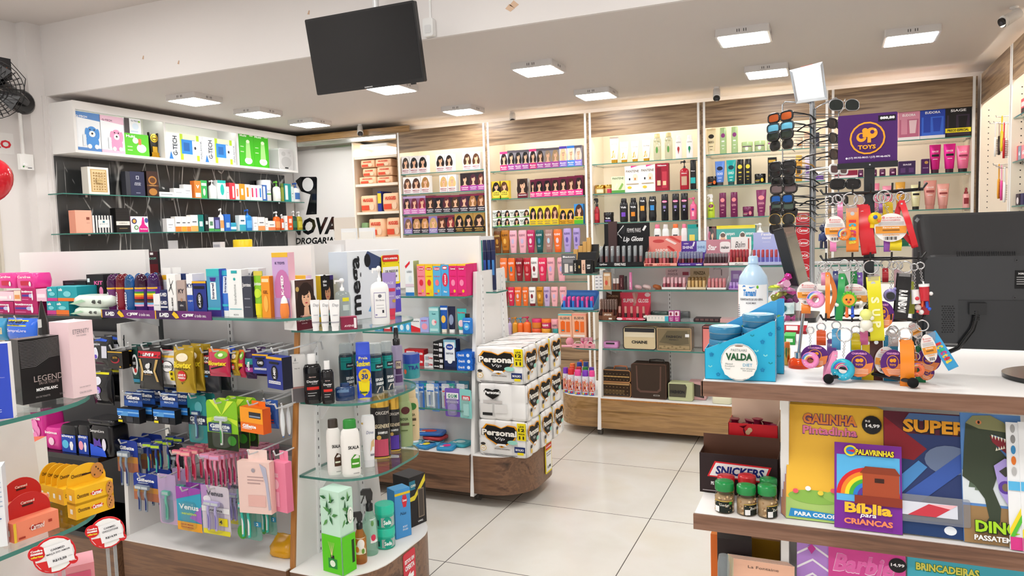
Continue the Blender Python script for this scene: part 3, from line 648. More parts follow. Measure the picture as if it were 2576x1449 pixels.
def EL(c,cap=None,tc='ffffff',drop='e8d0d8'):
 return VS('else',c+'/g',[V(.5,.78,.66,.085,tc,'ELSEVE',.02),U(.5,.52,.16,.12,drop),Q(.3,.3,.7,.315,tc),Q(.35,.26,.65,.272,tc)],(cap or c)+'/g')
row('on the upper bright shampoo shelf',[(1740,1800,1067,EL('6a3c14',None,'e8c878','c08a30'),'brown shampoo bottle'),(1800,1870,1060,EL('b8741a','8a4c10','3a200c','e8b050'),'amber shampoo bottle'),(1868,1930,1062,EL('f0b4c4',None,'8a5a70','c8b8dc'),'pale pink shampoo bottle'),(1940,2010,1060,EL('eeb0c0',None,'8a5a70','c8b8dc'),'pale pink shampoo bottle'),(2010,2075,1058,EL('c02862','b02050'),'magenta shampoo bottle'),
(2080,2145,1058,EL('135a5c','0c4648','e8f0f0','4a8ab0'),'teal shampoo bottle'),(2155,2222,1055,EL('a88078','9a7068','f4e8e4','b8d0e4'),'taupe shampoo bottle'),(2225,2295,1052,EL('f0702a','e8601c'),'orange shampoo bottle'),(2305,2372,1045,EL('b4a0dc',None,'4a3a80','6a58a8'),'lilac shampoo bottle'),(2385,2443,1042,EL('b09cd8',None,'4a3a80','6a58a8'),'lilac shampoo bottle')],YF,BAYZ[1][3],ZB_,name='shampoo_bottle',group='coloured shampoo bottles')
row('on the middle bright shampoo shelf',[(350,412,295,EL('f07838','c8c4c0'),'orange shampoo bottle'),(417,478,295,EL('f06a24',None,'ffffff','4a90a8'),'orange shampoo bottle'),(480,543,293,EL('8c1a26',None,'ffffff','c04a50'),'dark red shampoo bottle'),(545,610,293,EL('b81c2c',None,'ffffff','d86a70'),'red shampoo bottle'),(605,668,290,EL('f4f2f2','7a1a28','3a3a3c','8a1c2a'),'white shampoo bottle'),
(668,738,292,EL('e02858',None,'ffffff','f09ab0'),'pinkish red shampoo bottle'),(740,805,290,EL('f2b0bc',None,'8a5a70','b8a8d8'),'pale pink shampoo bottle'),(825,895,290,EL('f0acb8',None,'8a5a70','b8a8d8'),'pale pink shampoo bottle')],YF,BAYZ[1][4],ZE_,name='shampoo_bottle',group='coloured shampoo bottles')
row('on the lower bright shampoo shelf',[(385,418,535,EL('8c1a26'),'dark red shampoo bottle'),(418,472,535,EL('d42450',None,'ffffff','f09ab0'),'cherry shampoo bottle'),(472,530,535,EL('f0702a'),'orange shampoo bottle'),(537,587,535,EL('f0702a',None,'ffffff','f8b080'),'orange shampoo bottle'),(590,648,535,EL('f4f2f2','7a1a28','3a3a3c','8a1c2a'),'white shampoo bottle'),(653,712,532,EL('c8861c','a86a10','4a2a0c','f0c060'),'amber shampoo bottle'),
(712,768,533,EL('c8b0d8',None,'5a4a8a','6a58a8'),'lilac shampoo bottle'),(773,832,533,EL('f4b4bc',None,'8a5a70','c8b8dc'),'pale pink shampoo bottle'),(845,903,532,EL('f2b0b8',None,'8a5a70','c8b8dc'),'pale pink shampoo bottle')],YF,BAYZ[1][5],ZE_,name='shampoo_bottle',group='coloured shampoo bottles')
row('on the ledge under coloured shampoos',[(415,448,790,VS('pump','b8a4c8/g',cap='9a86b0/g'),'lilac pump bottle'),(452,497,785,VS('pump','d8962a/g',cap='c07c18/g'),'amber pump bottle'),(495,540,790,VS('pump','f0702a/g',cap='3a90b0/g'),'orange pump bottle with blue pump'),(540,600,780,VS('pump','f07030/g',cap='c82858/g'),'orange pump bottle with pink pump')],YF,.482,ZE_,name='pump_bottle')
JR=lambda c,l,art=():VS('jar',c+'/g',art,l+'/g')
row('on the ledge under coloured shampoos',[(607,688,880,JR('e05a30','e05a30'),'orange cream jar'),(688,767,882,JR('e8a030','e8a030'),'amber cream jar'),(783,842,880,JR('3a9a9a','3a9a9a',[TX('ELSEVE',.4,.5,.2)]),'teal cream jar')],YF,.482,ZE_,name='cream_jar')
z2=onY(1150+720/3.2925,560+880/3.2925,YF).z+.002
row('stacked on top of other jars on the ledge',[(607,688,800,JR('f08a2a','e03070'),'orange cream jar with pink lid'),(688,767,802,JR('d83a6a','f07a2a',[TX('ELSEVE',.35,.6,.2)]),'pink cream jar with orange lid'),(767,840,803,JR('f0b0b8','f0a8b4',[TX('ELSEVE',.35,.5,.2,'6a4a5a')]),'pale pink cream jar')],YF,z2,ZE_,name='cream_jar')
KT=lambda c:BX('f4b898',[V(.5,.82,.7,.1,'3a4a4a','ELSEVE',.02),Q(0,.93,1,1,c),U(.34,.48,.16,.24,'f06a1c'),Q(.18,.24,.5,.68,'f06a1c'),Q(.58,.24,.86,.68,'f0702a'),Q(.24,.28,.44,.34,'2a8a9a'),Q(.1,.05,.9,.14,'f8ece4')],'f0a47c','f8d0b4',.07)
row('on the ledge under coloured shampoos',[(838,950,757,KT('6ac0c0'),'peach twin shampoo kit box with teal stripe'),(953,1068,755,KT('f09a8a'),'peach twin shampoo kit box with coral stripe')],YF,.482,ZE_,name='shampoo_kit_box')
# bay 3
w_='on the top shelf behind the lip gloss'
PT=lambda:VS('tube','f2f2f0/g',[V(.5,.72,.7,.06,'7a6a50','PANTENE',.0),Z([(.2,.2),(.4,.2),(.52,.5),(.36,.45)],'d8a83a'),Z([(.5,.2),(.62,.2),(.6,.45)],'e8c060')],'d8a83a/m')
PC=lambda b:VS('sham','dfe4d8/t',[V(.5,.7,.7,.05,'5a6a4a','PANTENE'),U(.5,.38,.14,.12,b)],'e8d8a0/g')
PW=lambda b:VS('sham','f4f4f4/g',[V(.5,.7,.7,.05,'7a6a50','PANTENE'),U(.5,.42,.18,.1,b),Z([(.4,.34),(.6,.34),(.5,.18)],b)],'f4f4f4/g')
row(w_,[(1070,1143,303,PT(),'tall white and gold hair cream tube'),(1152,1222,343,PT(),'short white and gold hair cream tube'),(1243,1307,337,PT(),'short white and gold hair cream tube'),(1332,1403,327,PT(),'short white and gold hair cream tube'),(1425,1488,277,PC('5a9a4a'),'clear shampoo bottle with green leaf'),(1517,1580,268,PC('5a9a4a'),'clear shampoo bottle with green leaf'),(1605,1657,292,PW('b03a3a'),'white shampoo bottle with red drop'),(1693,1747,288,PW('1c8a5a'),'white shampoo bottle with green drop')],YF,BAYZ[2][0],ZC_,name='shampoo_bottle')
w_='on the second shelf behind the lip gloss'
PKIT=lambda:BX('f4f2ee',[V(.5,.8,.84,.09,'6a5a48','PANTENE',.02),Z([(.4,.93),(.9,1),(.4,1)],'d83a8a'),U(.32,.58,.16,.12,'fafafa'),Q(.18,.44,.46,.58,'fafafa'),U(.68,.58,.16,.12,'e4dcc8'),Q(.54,.44,.82,.58,'e4dcc8'),Q(.26,.46,.36,.54,'2a2a2a'),Q(.62,.46,.72,.54,'c87a2a'),U(.3,.18,.14,.05,'e8c83a'),Q(.1,.3,.9,.33,'b8a080')],'eeeae0','eeeae0',.07)
row(w_,[(925,1010,695,VS('jar','d8b468/g',[Q(.3,.1,.9,.5,'f0e4c0')],'c8a050/m'),'gold lidded cream jar'),(1027,1093,690,VS('jar','e0c080/g',[Q(.4,.05,.9,.5,'c83a5a')],'c8a050/m'),'gold lidded cream jar with red label'),
(1090,1197,625,BX('dfe8c0',[V(.5,.88,.84,.12,'4a5a3a','PANTENE',.02),Q(0,0,1,.16,'5aa048'),Z([(.15,.2),(.4,.62),(.5,.5),(.3,.2)],'e8e4d0'),Z([(.5,.2),(.8,.6),(.9,.5),(.7,.2)],'8ab85a')],'c8d8a0',None,.06),'green and cream ampoule box',{'n':'ampoule_box'}),
(1198,1322,540,PKIT(),'tall white twin shampoo kit box'),(1322,1443,530,PKIT(),'tall white twin shampoo kit box'),(1445,1550,518,BX('a01c34',[Q(.1,.15,.45,.85,'7a1426'),Q(.52,.1,.88,.7,'c23a4c'),Q(.14,.2,.4,.38,'e8d0a8'),Q(.58,.2,.82,.35,'e8d0a8'),TX('TRESemme',.92,.7,.05)],'8a1a2c',None,.06),'dark red hair kit box',{'n':'shampoo_kit_box'}),
(1640,1713,487,VS('pump','b01c30/g',LBL('c8a890','',v=.3,h=.3)+[TX('TRESemme',.55,.6,.03)],'17161a/g',.6),'large red shampoo pump bottle'),(1725,1773,490,VS('slim','17171a/g',LBL('2ab0b0','',v=.3,h=.2,u=.1)+[TX('TRESemme',.62,.7,.03)],'17171a/g'),'black hair bottle with teal label',{'n':'shampoo_bottle'})],YF,BAYZ[2][1],ZC_)
w_='on the third shelf behind the lip gloss'
VL=lambda c:VS('sham','1a1a1d/g',[V(.5,.62,.7,.08,'e8e8ea','Vult',.04)]+LBL(c,'',v=.32,h=.18,u=.25),'1a1a1d/g')
VH=lambda c:VS('hour','1a1a1d/g',[V(.5,.84,.6,.07,'e8e8ea','Vult',.04)]+LBL(c,'',v=.54,h=.2,u=.25),'1a1a1d/g')
SD=lambda:VS('slim','17171b/g',[U(.5,.72,.38,.045,'d83a8a'),TX('Seda',.72,.6,.045),Q(.3,.46,.7,.56,'8a7ab8'),U(.5,.38,.1,.03,'b0a8d0')],'17171b/g')
row(w_,[(930,972,802,VS('trig','a01a2a/g',LBL('c83a44','',v=.25,h=.25,u=.15),'1a1a1c/g'),'red spray bottle with black trigger'),(1017,1097,915,VS('jar','1c1b1e/g',[TX('Vult',.42,.5,.15),Q(.2,.1,.8,.25,'6a4ab0')],'1c1b1e/g'),'low black cream jar'),(1153,1217,802,VL('7a4ac0'),'black shampoo bottle with purple label'),(1232,1295,798,VL('d8862a'),'black shampoo bottle with orange label'),(1308,1370,792,VH('e8a030'),'black conditioner bottle with amber label'),
(1387,1450,786,VH('3a90d8'),'black conditioner bottle with blue label'),(1490,1547,768,SD(),'slim black shampoo bottle with pink logo'),(1578,1635,764,SD(),'slim black shampoo bottle with pink logo'),(1648,1707,760,SD(),'slim black shampoo bottle with pink logo'),(1720,1777,792,VS('pump','f06a98/g',[U(.5,.46,.2,.05,'6a3a9a'),Q(.36,.16,.64,.36,'f4c0d0')],'f06a98/g'),'pink pump bottle')],YF,BAYZ[2][2],ZC_,name='shampoo_bottle')
ZF_=(1480,540,4.262)
w_='on the shelf above the makeup gondola panel'
row(w_,[(700,775,105,VS('sham','f2f2f2/g',[Q(.2,.3,.8,.6,'3a3a40')],'f07a9a/g'),'white bottle with pink cap'),(790,862,105,VS('sham','eeeeee/g',cap='e4e0e0/g'),'plain white bottle'),(892,972,100,VS('sham','f0eeec/g',[Q(.2,.4,.8,.6,'3a3438')],'f0743a/g'),'white bottle with orange cap'),(993,1060,100,VS('sham','f4e8ea/g',cap='f07a9a/g'),'white bottle with rosy cap'),(1065,1160,105,BX('1f9a94',[Q(.2,.3,.8,.6,'e8d040')],d=.12),'teal wipes pack',{'n':'wipes_pack'})],YF,BAYZ[2][3],ZF_,name='shampoo_bottle')
# bay 4
def WV(c,logo,tc='f4f4f0',t='',e='slim',cap=None):return VS(e,c+'/g',[U(.5,.7,.3,.085 if e!='jar' else.2,logo)]+([V(.5,.48,.6,.1,tc,t,.02)]if t else[Q(.3,.45,.7,.5,tc)])+[Q(.3,.3,.7,.32,tc),Q(.38,.18,.62,.2,tc)],(cap or c)+'/g')
w_='on the top shelf near the sunglasses'
J2=lambda c,l:VS('jar',c+'/g',[U(.5,.35,.14,.2,'f0e8d8'),Q(.1,.5,.9,.58,'5a3a5a')],l+'/g')
row(w_,[(1857,1933,237,WV('ecdcb0','2a2420','4a3a20','MANDIOCA','tube','f4e8c8'),'cream coloured hair tube',{'n':'hair_cream_tube'}),(1965,2020,230,WV('a8c48a','8a3a7a'),'pale green shampoo bottle'),(2058,2112,222,WV('a8c48a','8a3a7a'),'pale green shampoo bottle'),(2138,2230,342,J2('b8cc98','a8c48a'),'pale green cream jar'),(2243,2333,334,J2('b8cc98','a8c48a'),'pale green cream jar'),(2345,2395,332,WV('b8cc98','8a3a7a'),'pale green tall bottle')],YF,BAYZ[3][0],ZC_,name='shampoo_bottle')
row('on the top shelf behind the sunglasses',[(725,782,625,VS('jar','e8d8c0/g',[Q(.2,.2,.8,.4,'d08a4a')],'d8c8b0/g'),'beige cream jar'),(795,860,580,BX('f0c0a0',[Q(.1,.1,.9,.5,'f4e0d0')]),'peach hair kit box'),(890,918,590,BX('2a2c3c'),'dark navy box',{'n':'hair_kit_box'})],YF,BAYZ[3][0],ZD_)
w_='on the second shelf near the sunglasses'
J3=lambda c,a:VS('jar',c+'/g',[U(.7,.35,.12,.2,a),Q(.1,.3,.5,.36,a),Q(.1,.18,.45,.22,'e8e0d0')],c+'/g')
row(w_,[(1837,1925,625,J3('1e1a1a','e8702a'),'black cream jar with orange print'),(1925,2005,500,WV('5a86d8','20243a','e4ecff','CACHOS','tube','3a3a44'),'blue hair cream tube'),(2018,2095,490,WV('18a8a4','123a44','e4fff8','CAVALO','tube','1c4a4c'),'turquoise hair cream tube'),(2100,2160,486,WV('1a1a1a','e8d040','e8d040'),'black shampoo bottle with yellow logo'),(2165,2222,482,WV('1a1a1a','e8d040','e8d040'),'black shampoo bottle with yellow logo'),(2243,2337,602,J3('1a1a1a','e8c840'),'black cream jar with yellow print'),(2355,2425,470,BX('1c1a18',[V(.5,.3,.7,.1,'e8c860','FORCA',.03),Q(.1,.8,.9,.9,'c8a040')]),'black and gold hair kit box')],YF,BAYZ[3][1],ZC_,name='shampoo_bottle')
row('on the second shelf behind the sunglasses',[(725,778,775,VS('slim','d8a040/g',LBL('3a2a1a'),'e8b850/g'),'golden shampoo bottle',{'n':'shampoo_bottle'}),(800,845,778,VS('slim','d8cce0/g',LBL('6a4a90'),'e4dcec/g'),'pale lilac shampoo bottle',{'n':'shampoo_bottle'}),(880,960,905,VS('jar','e8e4ec/g',[Q(.1,.1,.9,.5,'6a3a9a')],'f0ecf2/g'),'white and purple cream jar')],YF,BAYZ[3][1],ZD_)
w_='on the third shelf near the sunglasses'
row(w_,[(1865,1922,768,VS('trig','c0dc3c/g',[U(.5,.5,.36,.07,'8a2a6a'),V(.5,.32,.6,.08,'5a7a1a','FINO',.03)],'f4f4f4/g'),'lime green spray bottle'),(1960,2017,757,WV('701e50','e88a90','e8a0b0','QUINA'),'burgundy shampoo bottle'),(2052,2110,752,WV('701e50','e88a90','e8a0b0','QUINA'),'burgundy shampoo bottle'),(2147,2240,868,J3('701e50','e8909a'),'burgundy cream jar'),(2260,2342,732,WV('80265c','e88a90','e8a0b0','QUINA ROSA','tube'),'burgundy hair cream tube'),(2367,2420,860,J3('701e50','e8909a'),'burgundy cream jar')],YF,BAYZ[3][2],ZC_,name='shampoo_bottle')
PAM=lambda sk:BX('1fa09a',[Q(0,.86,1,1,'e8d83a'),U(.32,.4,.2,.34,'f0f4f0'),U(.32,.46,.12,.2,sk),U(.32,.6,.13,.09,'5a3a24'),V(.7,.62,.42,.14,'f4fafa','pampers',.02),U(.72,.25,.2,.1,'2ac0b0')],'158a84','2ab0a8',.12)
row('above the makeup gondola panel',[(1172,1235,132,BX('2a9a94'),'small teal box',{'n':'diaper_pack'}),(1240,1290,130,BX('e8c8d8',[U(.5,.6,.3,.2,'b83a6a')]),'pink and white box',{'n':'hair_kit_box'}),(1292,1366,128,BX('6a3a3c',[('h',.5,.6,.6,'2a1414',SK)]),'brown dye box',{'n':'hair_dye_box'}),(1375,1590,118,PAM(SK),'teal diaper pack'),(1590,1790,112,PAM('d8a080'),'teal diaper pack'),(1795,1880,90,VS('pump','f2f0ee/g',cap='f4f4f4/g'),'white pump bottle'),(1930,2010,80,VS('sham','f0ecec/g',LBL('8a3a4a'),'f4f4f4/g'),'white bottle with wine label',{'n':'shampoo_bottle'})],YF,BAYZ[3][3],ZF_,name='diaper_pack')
# bay 5
EK=lambda c,c2,t='SIAGE',yb='':BX(c,[Q(.06,.06,.94,.7,c2),Q(.14,.2,.42,.72,c),Z([(.5,.2),(.84,.2),(.9,.62),(.46,.62)],c2),Z([(.54,.22),(.8,.22),(.86,.66),(.5,.66)],'e8c8d0' if c=='d890a8' else c),V(.5,.84,.6,.08,'ffffff',t,.02)]+([Q(0,.14,1,.28,'f0e020'),V(.5,.21,.84,.08,'1a1a1a',yb,.04)]if yb else[Q(0,.0,1,.1,'f4f0f2')]),None,None,.08)
row('on the top corner shelf',[(1557,1732,412,EK('d890a8','c06a88','EUDORA'),'pink hair gift kit box'),(1735,1937,388,EK('2444b0','3a6ad8','EUDORA'),'blue hair gift kit box'),(1940,2148,370,EK('1c1a1c','3a2c40','SIAGE','PRECO ESPECIAL'),'black hair gift kit box with yellow band')],YF,BAYZ[4][0],ZD_,name='hair_kit_box')
SG=lambda c,cap,lb='1a1418':VS('tube',c+'/f',[V(.5,.76,.56,.06,'f4f0f0','SIAGE',.01),Q(.2,.58,.84,.66,lb),Q(.3,.48,.7,.5,'f4e8ec')],cap+'/g')
PB=lambda:VS('slim','5a1a4c/g',[Q(.3,.3,.7,.5,'d8a8c8')],'4a143e/g')
row('on the second corner shelf',[(1025,1210,900,BX('8a1a3a',[Q(0,.0,1,.3,'f0d8dc')]),'wine red kit box',{'n':'hair_kit_box'}),(1232,1275,892,PB(),'plum bottle under the purple sign'),(1345,1385,890,PB(),'plum bottle under the purple sign'),(1405,1455,886,PB(),'plum bottle beside the purple sign'),(1487,1543,880,PB(),'plum bottle beside the purple sign'),(1562,1697,822,BX('3a2050',[V(.5,.74,.5,.12,'e8e0f0','SIAGE',.02),Q(.1,.15,.4,.5,'5a3a70'),Q(.6,.15,.9,.5,'5a3a70')],'4a2c60','5a3a70',.1),'wide purple mask box',{'n':'mask_box'}),(1747,1810,805,BX('4a1a58',[U(.6,.76,.24,.1,'c89a50'),V(.5,.4,.7,.06,'e8d0f0','SIAGE')]),'slim purple box',{'n':'mask_box'}),
(1812,1905,688,SG('c01a78','3a0a28'),'magenta hair cream tube'),(1927,2025,680,SG('d01a88','2a0a20'),'magenta hair cream tube'),(2030,2140,694,SG('e07098','1c1218','8a2a4a'),'rose hair cream tube')],YF,BAYZ[4][1],ZD_,name='shampoo_bottle')
row('on the third corner shelf',[(1350,1405,1002,SG('e8829c','b05a78'),'pink hair cream tube behind keychains'),(1430,1515,1022,SG('e890a8','b05a78'),'pink hair cream tube behind keychains'),(1535,1615,992,SG('d8a040','8a5a1c'),'golden hair cream tube'),(1660,1742,1014,SG('e0dcb0','1a1a18'),'pale cream hair tube'),(1765,1870,978,SG('d09088','b87a70','8a3a3a'),'large rose gold hair tube'),(1873,1973,1005,SG('dca098','b87a70','8a3a3a'),'small rose gold hair tube'),(2083,2137,1037,VS('mist','e8a8a8/g',[Q(.15,.2,.85,.5,'8a2a34')],'8a1a28/g'),'small pink spray bottle')],YF,BAYZ[4][2],ZD_,name='hair_cream_tube')
# diapers in the nook
def diap(name,w,h,d,col,t='HUGGIES',seed=0):
 rnd=random.Random(seed);m=MB();rings=[]
 for z,f in((0,.9),(.06,.98),(.5,1.0),(.94,.97),(1,.9)):
  rings.append([(x*f+rnd.uniform(-.003,.003),y*f+rnd.uniform(-.003,.003),z*h)for x,y in rrect(-w/2,w/2,-d/2,d/2,min(w,d,h)*.22,3)])
 m.loft(rings,col)
 P=lambda u,v,k:((u-.5)*w*.96,-d/2-.0006*k-.003,v*h)
 m.art(P,[V(.5,.72,.6,.2,'d83a24',t,.05),Q(.1,.1,.55,.4,'e05034'),U(.72,.3,.14,.2,'f4d0b0')]);return m.mk(name)
HUG=lambda c='f6c8a0',t='HUGGIES',sd=1:(lambda w,h,dd:(diap('diaper_pack',w,h,dd or.2,c,t,sd),dd or.2))
NP=6.27
r1=row('in the lowest layer on the upper nook shelf',[(655,792,628,HUG(),'peach diaper pack'),(797,925,622,HUG(sd=2),'peach diaper pack')],NP,NZ[0],ZB_,name='diaper_pack',group='diaper packs in the nook')
za=onY(700+730/3.22,250+628/3.22,NP).z+.003;zb=onY(700+730/3.22,250+558/3.22,NP).z+.003
row('in the middle layer on the upper nook shelf',[(680,792,560,HUG(sd=3),'peach diaper pack'),(797,925,545,HUG(sd=4),'peach diaper pack')],NP,za,ZB_,name='diaper_pack',group='diaper packs in the nook')
row('in the topmost layer on the upper nook shelf',[(665,778,488,HUG(sd=5),'peach diaper pack'),(782,915,464,HUG(sd=6),'peach diaper pack')],NP,zb+.004,ZB_,name='diaper_pack',group='diaper packs in the nook')
row('on the middle nook shelf',[(660,800,780,HUG(sd=7),'large peach diaper pack'),(838,985,758,HUG(sd=8),'large peach diaper pack'),(806,834,745,BX('2a3a90',[Q(.0,.4,1,.9,'e8d040')],d=.2),'narrow blue and yellow diaper pack')],NP,NZ[1],ZB_,name='diaper_pack',group='diaper packs in the nook')
row('on the bottom nook shelf',[(725,860,968,HUG(sd=9),'large peach diaper pack'),(868,1000,958,HUG(sd=10),'large peach diaper pack'),(672,722,1000,HUG('7a9a6a','',11),'olive green diaper pack')],NP,NZ[2],ZB_,name='diaper_pack',group='diaper packs in the nook')
# white wall box and marble shelves
ZA_=(0,200,3.22)
XF=XB-.012
bx=2.1455
DOG=lambda c,dk,ty:[Q(0,0,1,1,'eef2f6'),Z([(0,.86),(1,.8),(1,1),(0,1)],dk),V(.3,.88,.42,.05,'ffffff' if dk=='5a8ac8' else '6a4a5a','G-TECH',.03),Q(.0,0,1,.08,dk),U(.66,.24,.25,.17,c),U(.66,.5,.2,.15,c),U(.46,.46,.07,.14,c),U(.87,.46,.07,.14,c),U(.66,.45,.12,.08,'f4f2f0'),U(.66,.46,.04,.028,'2a2426'),U(.58,.56,.025,.02,'2a2426'),U(.74,.56,.025,.02,'2a2426'),U(.54,.12,.08,.06,'f4f2f0'),U(.8,.12,.08,.06,'f4f2f0'),Q(.3,.12,.42,.42,'dfe6ec')]
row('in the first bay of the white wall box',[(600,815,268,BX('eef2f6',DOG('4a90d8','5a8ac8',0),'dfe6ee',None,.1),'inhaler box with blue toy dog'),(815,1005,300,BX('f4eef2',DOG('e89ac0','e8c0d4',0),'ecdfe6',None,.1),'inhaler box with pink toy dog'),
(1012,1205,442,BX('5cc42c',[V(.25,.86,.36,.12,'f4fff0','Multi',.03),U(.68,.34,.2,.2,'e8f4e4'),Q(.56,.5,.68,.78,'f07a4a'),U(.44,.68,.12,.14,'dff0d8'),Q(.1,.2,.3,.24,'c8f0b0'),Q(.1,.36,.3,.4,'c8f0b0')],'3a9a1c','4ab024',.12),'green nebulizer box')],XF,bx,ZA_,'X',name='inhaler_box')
zt=onX(1080/3.22,200+440/3.22,XF).z+.001
row('on top of the green nebulizer box',[(1008,1140,318,BX('eceef0',[Q(0,0,.3,1,'4a4446'),V(.66,.86,.5,.1,'3a4a5a','G-TECH',.02),U(.66,.5,.2,.22,'d4e4f0'),U(.9,.84,.06,.07,'8ac03a'),Q(.36,.1,.8,.2,'c4d4e4')],'d8dadc',None,.1),'small grey and white medical box')],XF,zt,ZA_,'X',name='medical_box')
LG=lambda:BX('f2f4f6',[Q(.36,0,.9,1,'b8d82a'),Q(.44,0,.82,1,'e4f0c8'),Q(.4,.24,.78,.8,'2a86d8'),Q(.7,.22,.9,.78,'dfe8f4'),U(.78,.5,.03,.06,'2a2a34'),Q(.46,.36,.62,.68,'1a64b0'),V(.22,.52,.12,.74,'2a3440','G-TECH',.02,0,1),Z([(.05,0),(.16,0),(.1,.3)],'2a7ac8'),V(.95,.45,.05,.7,'4a5a6a','INALADOR',.0,0,1)],'e4e8ec','eef0f2',.13)
row('in the middle bay of the white wall box',[(1352,1640,445,LG(),'long white inhaler box lying flat'),(1645,1905,482,LG(),'long white inhaler box lying flat')],XF,bx,ZA_,'X',name='inhaler_box')
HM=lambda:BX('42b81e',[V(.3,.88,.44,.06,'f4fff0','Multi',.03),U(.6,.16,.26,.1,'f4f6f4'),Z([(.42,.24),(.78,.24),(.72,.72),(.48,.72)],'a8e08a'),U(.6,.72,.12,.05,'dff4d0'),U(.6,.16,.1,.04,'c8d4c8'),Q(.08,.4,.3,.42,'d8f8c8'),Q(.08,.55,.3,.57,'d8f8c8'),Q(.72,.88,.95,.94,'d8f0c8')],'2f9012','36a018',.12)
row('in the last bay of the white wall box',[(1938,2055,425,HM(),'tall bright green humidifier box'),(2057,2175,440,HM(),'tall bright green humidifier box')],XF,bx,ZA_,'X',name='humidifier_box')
def trophy(w,h,dd):
 t=thing('trophy',None,None);m=MB();m.box(-w*.42,w*.42,-.02,.02,0,h*.06,'b08a28/m');m.prismy([(-w*.3,h*.06),(w*.3,h*.06),(w*.42,h*.95),(w*.1,h*.7),(-w*.1,h*.7),(-w*.42,h*.95)],-.012,.012,'1c1814/g');m.mk('body',t)
 m=MB();m.cyl((0,-.014,h*.74),(0,.014,h*.74),w*.34,'d8b040/m',20);m.box(-w*.22,w*.22,-.018,-.012,h*.2,h*.42,'d8b040/m');m.box(-w*.34,w*.34,-.021,-.02,0,h*.2,'c89c30/m');m.mk('gold_plate',t)
 m=MB();m.art(lambda u,v,k:((u-.5)*w*.6,-.0145-.0004*k,h*(.6+.28*v)),[U(.5,.5,.42,.42,'6a5010'),U(.5,.5,.34,.34,'d8b040/m'),Q(.22,.4,.78,.56,'6a5010')]);m.mk('emblem',t);return t,.045
row('',[(1215,1300,420,trophy,'small gold and black trophy beside the green nebulizer box')],XF-.03,bx,ZA_,'X',name='trophy')
def spk(w,h,dd):
 t=thing('loudspeaker',None,None);d=.14;m=MB();m.prismy(rrect(-w/2,w/2,0,h,.02),-d/2,d/2,'e4e4e4/g');m.mk('body',t)
 m=MB();m.prismy(rrect(-w/2+.008,w/2-.008,.008,h-.008,.016),-d/2-.004,-d/2,'cfcfcf/w');g=m.mk('grille',t)
 m=MB();m.art(FP(w,h,-d/2-.0042),[U(.5,.36,.36,.26,'bcbcbc'),U(.32,.74,.15,.11,'bcbcbc'),U(.72,.82,.09,.06,'c2c2c2'),U(.8,.68,.05,.04,'c2c2c2'),Q(.38,.06,.62,.12,'2a2c2e')]);m.mk('cone_ring',g);return t,d
row('',[(2258,2372,562,spk,'small white loudspeaker at the end of the wall box')],XF,bx,ZA_,'X',name='loudspeaker')
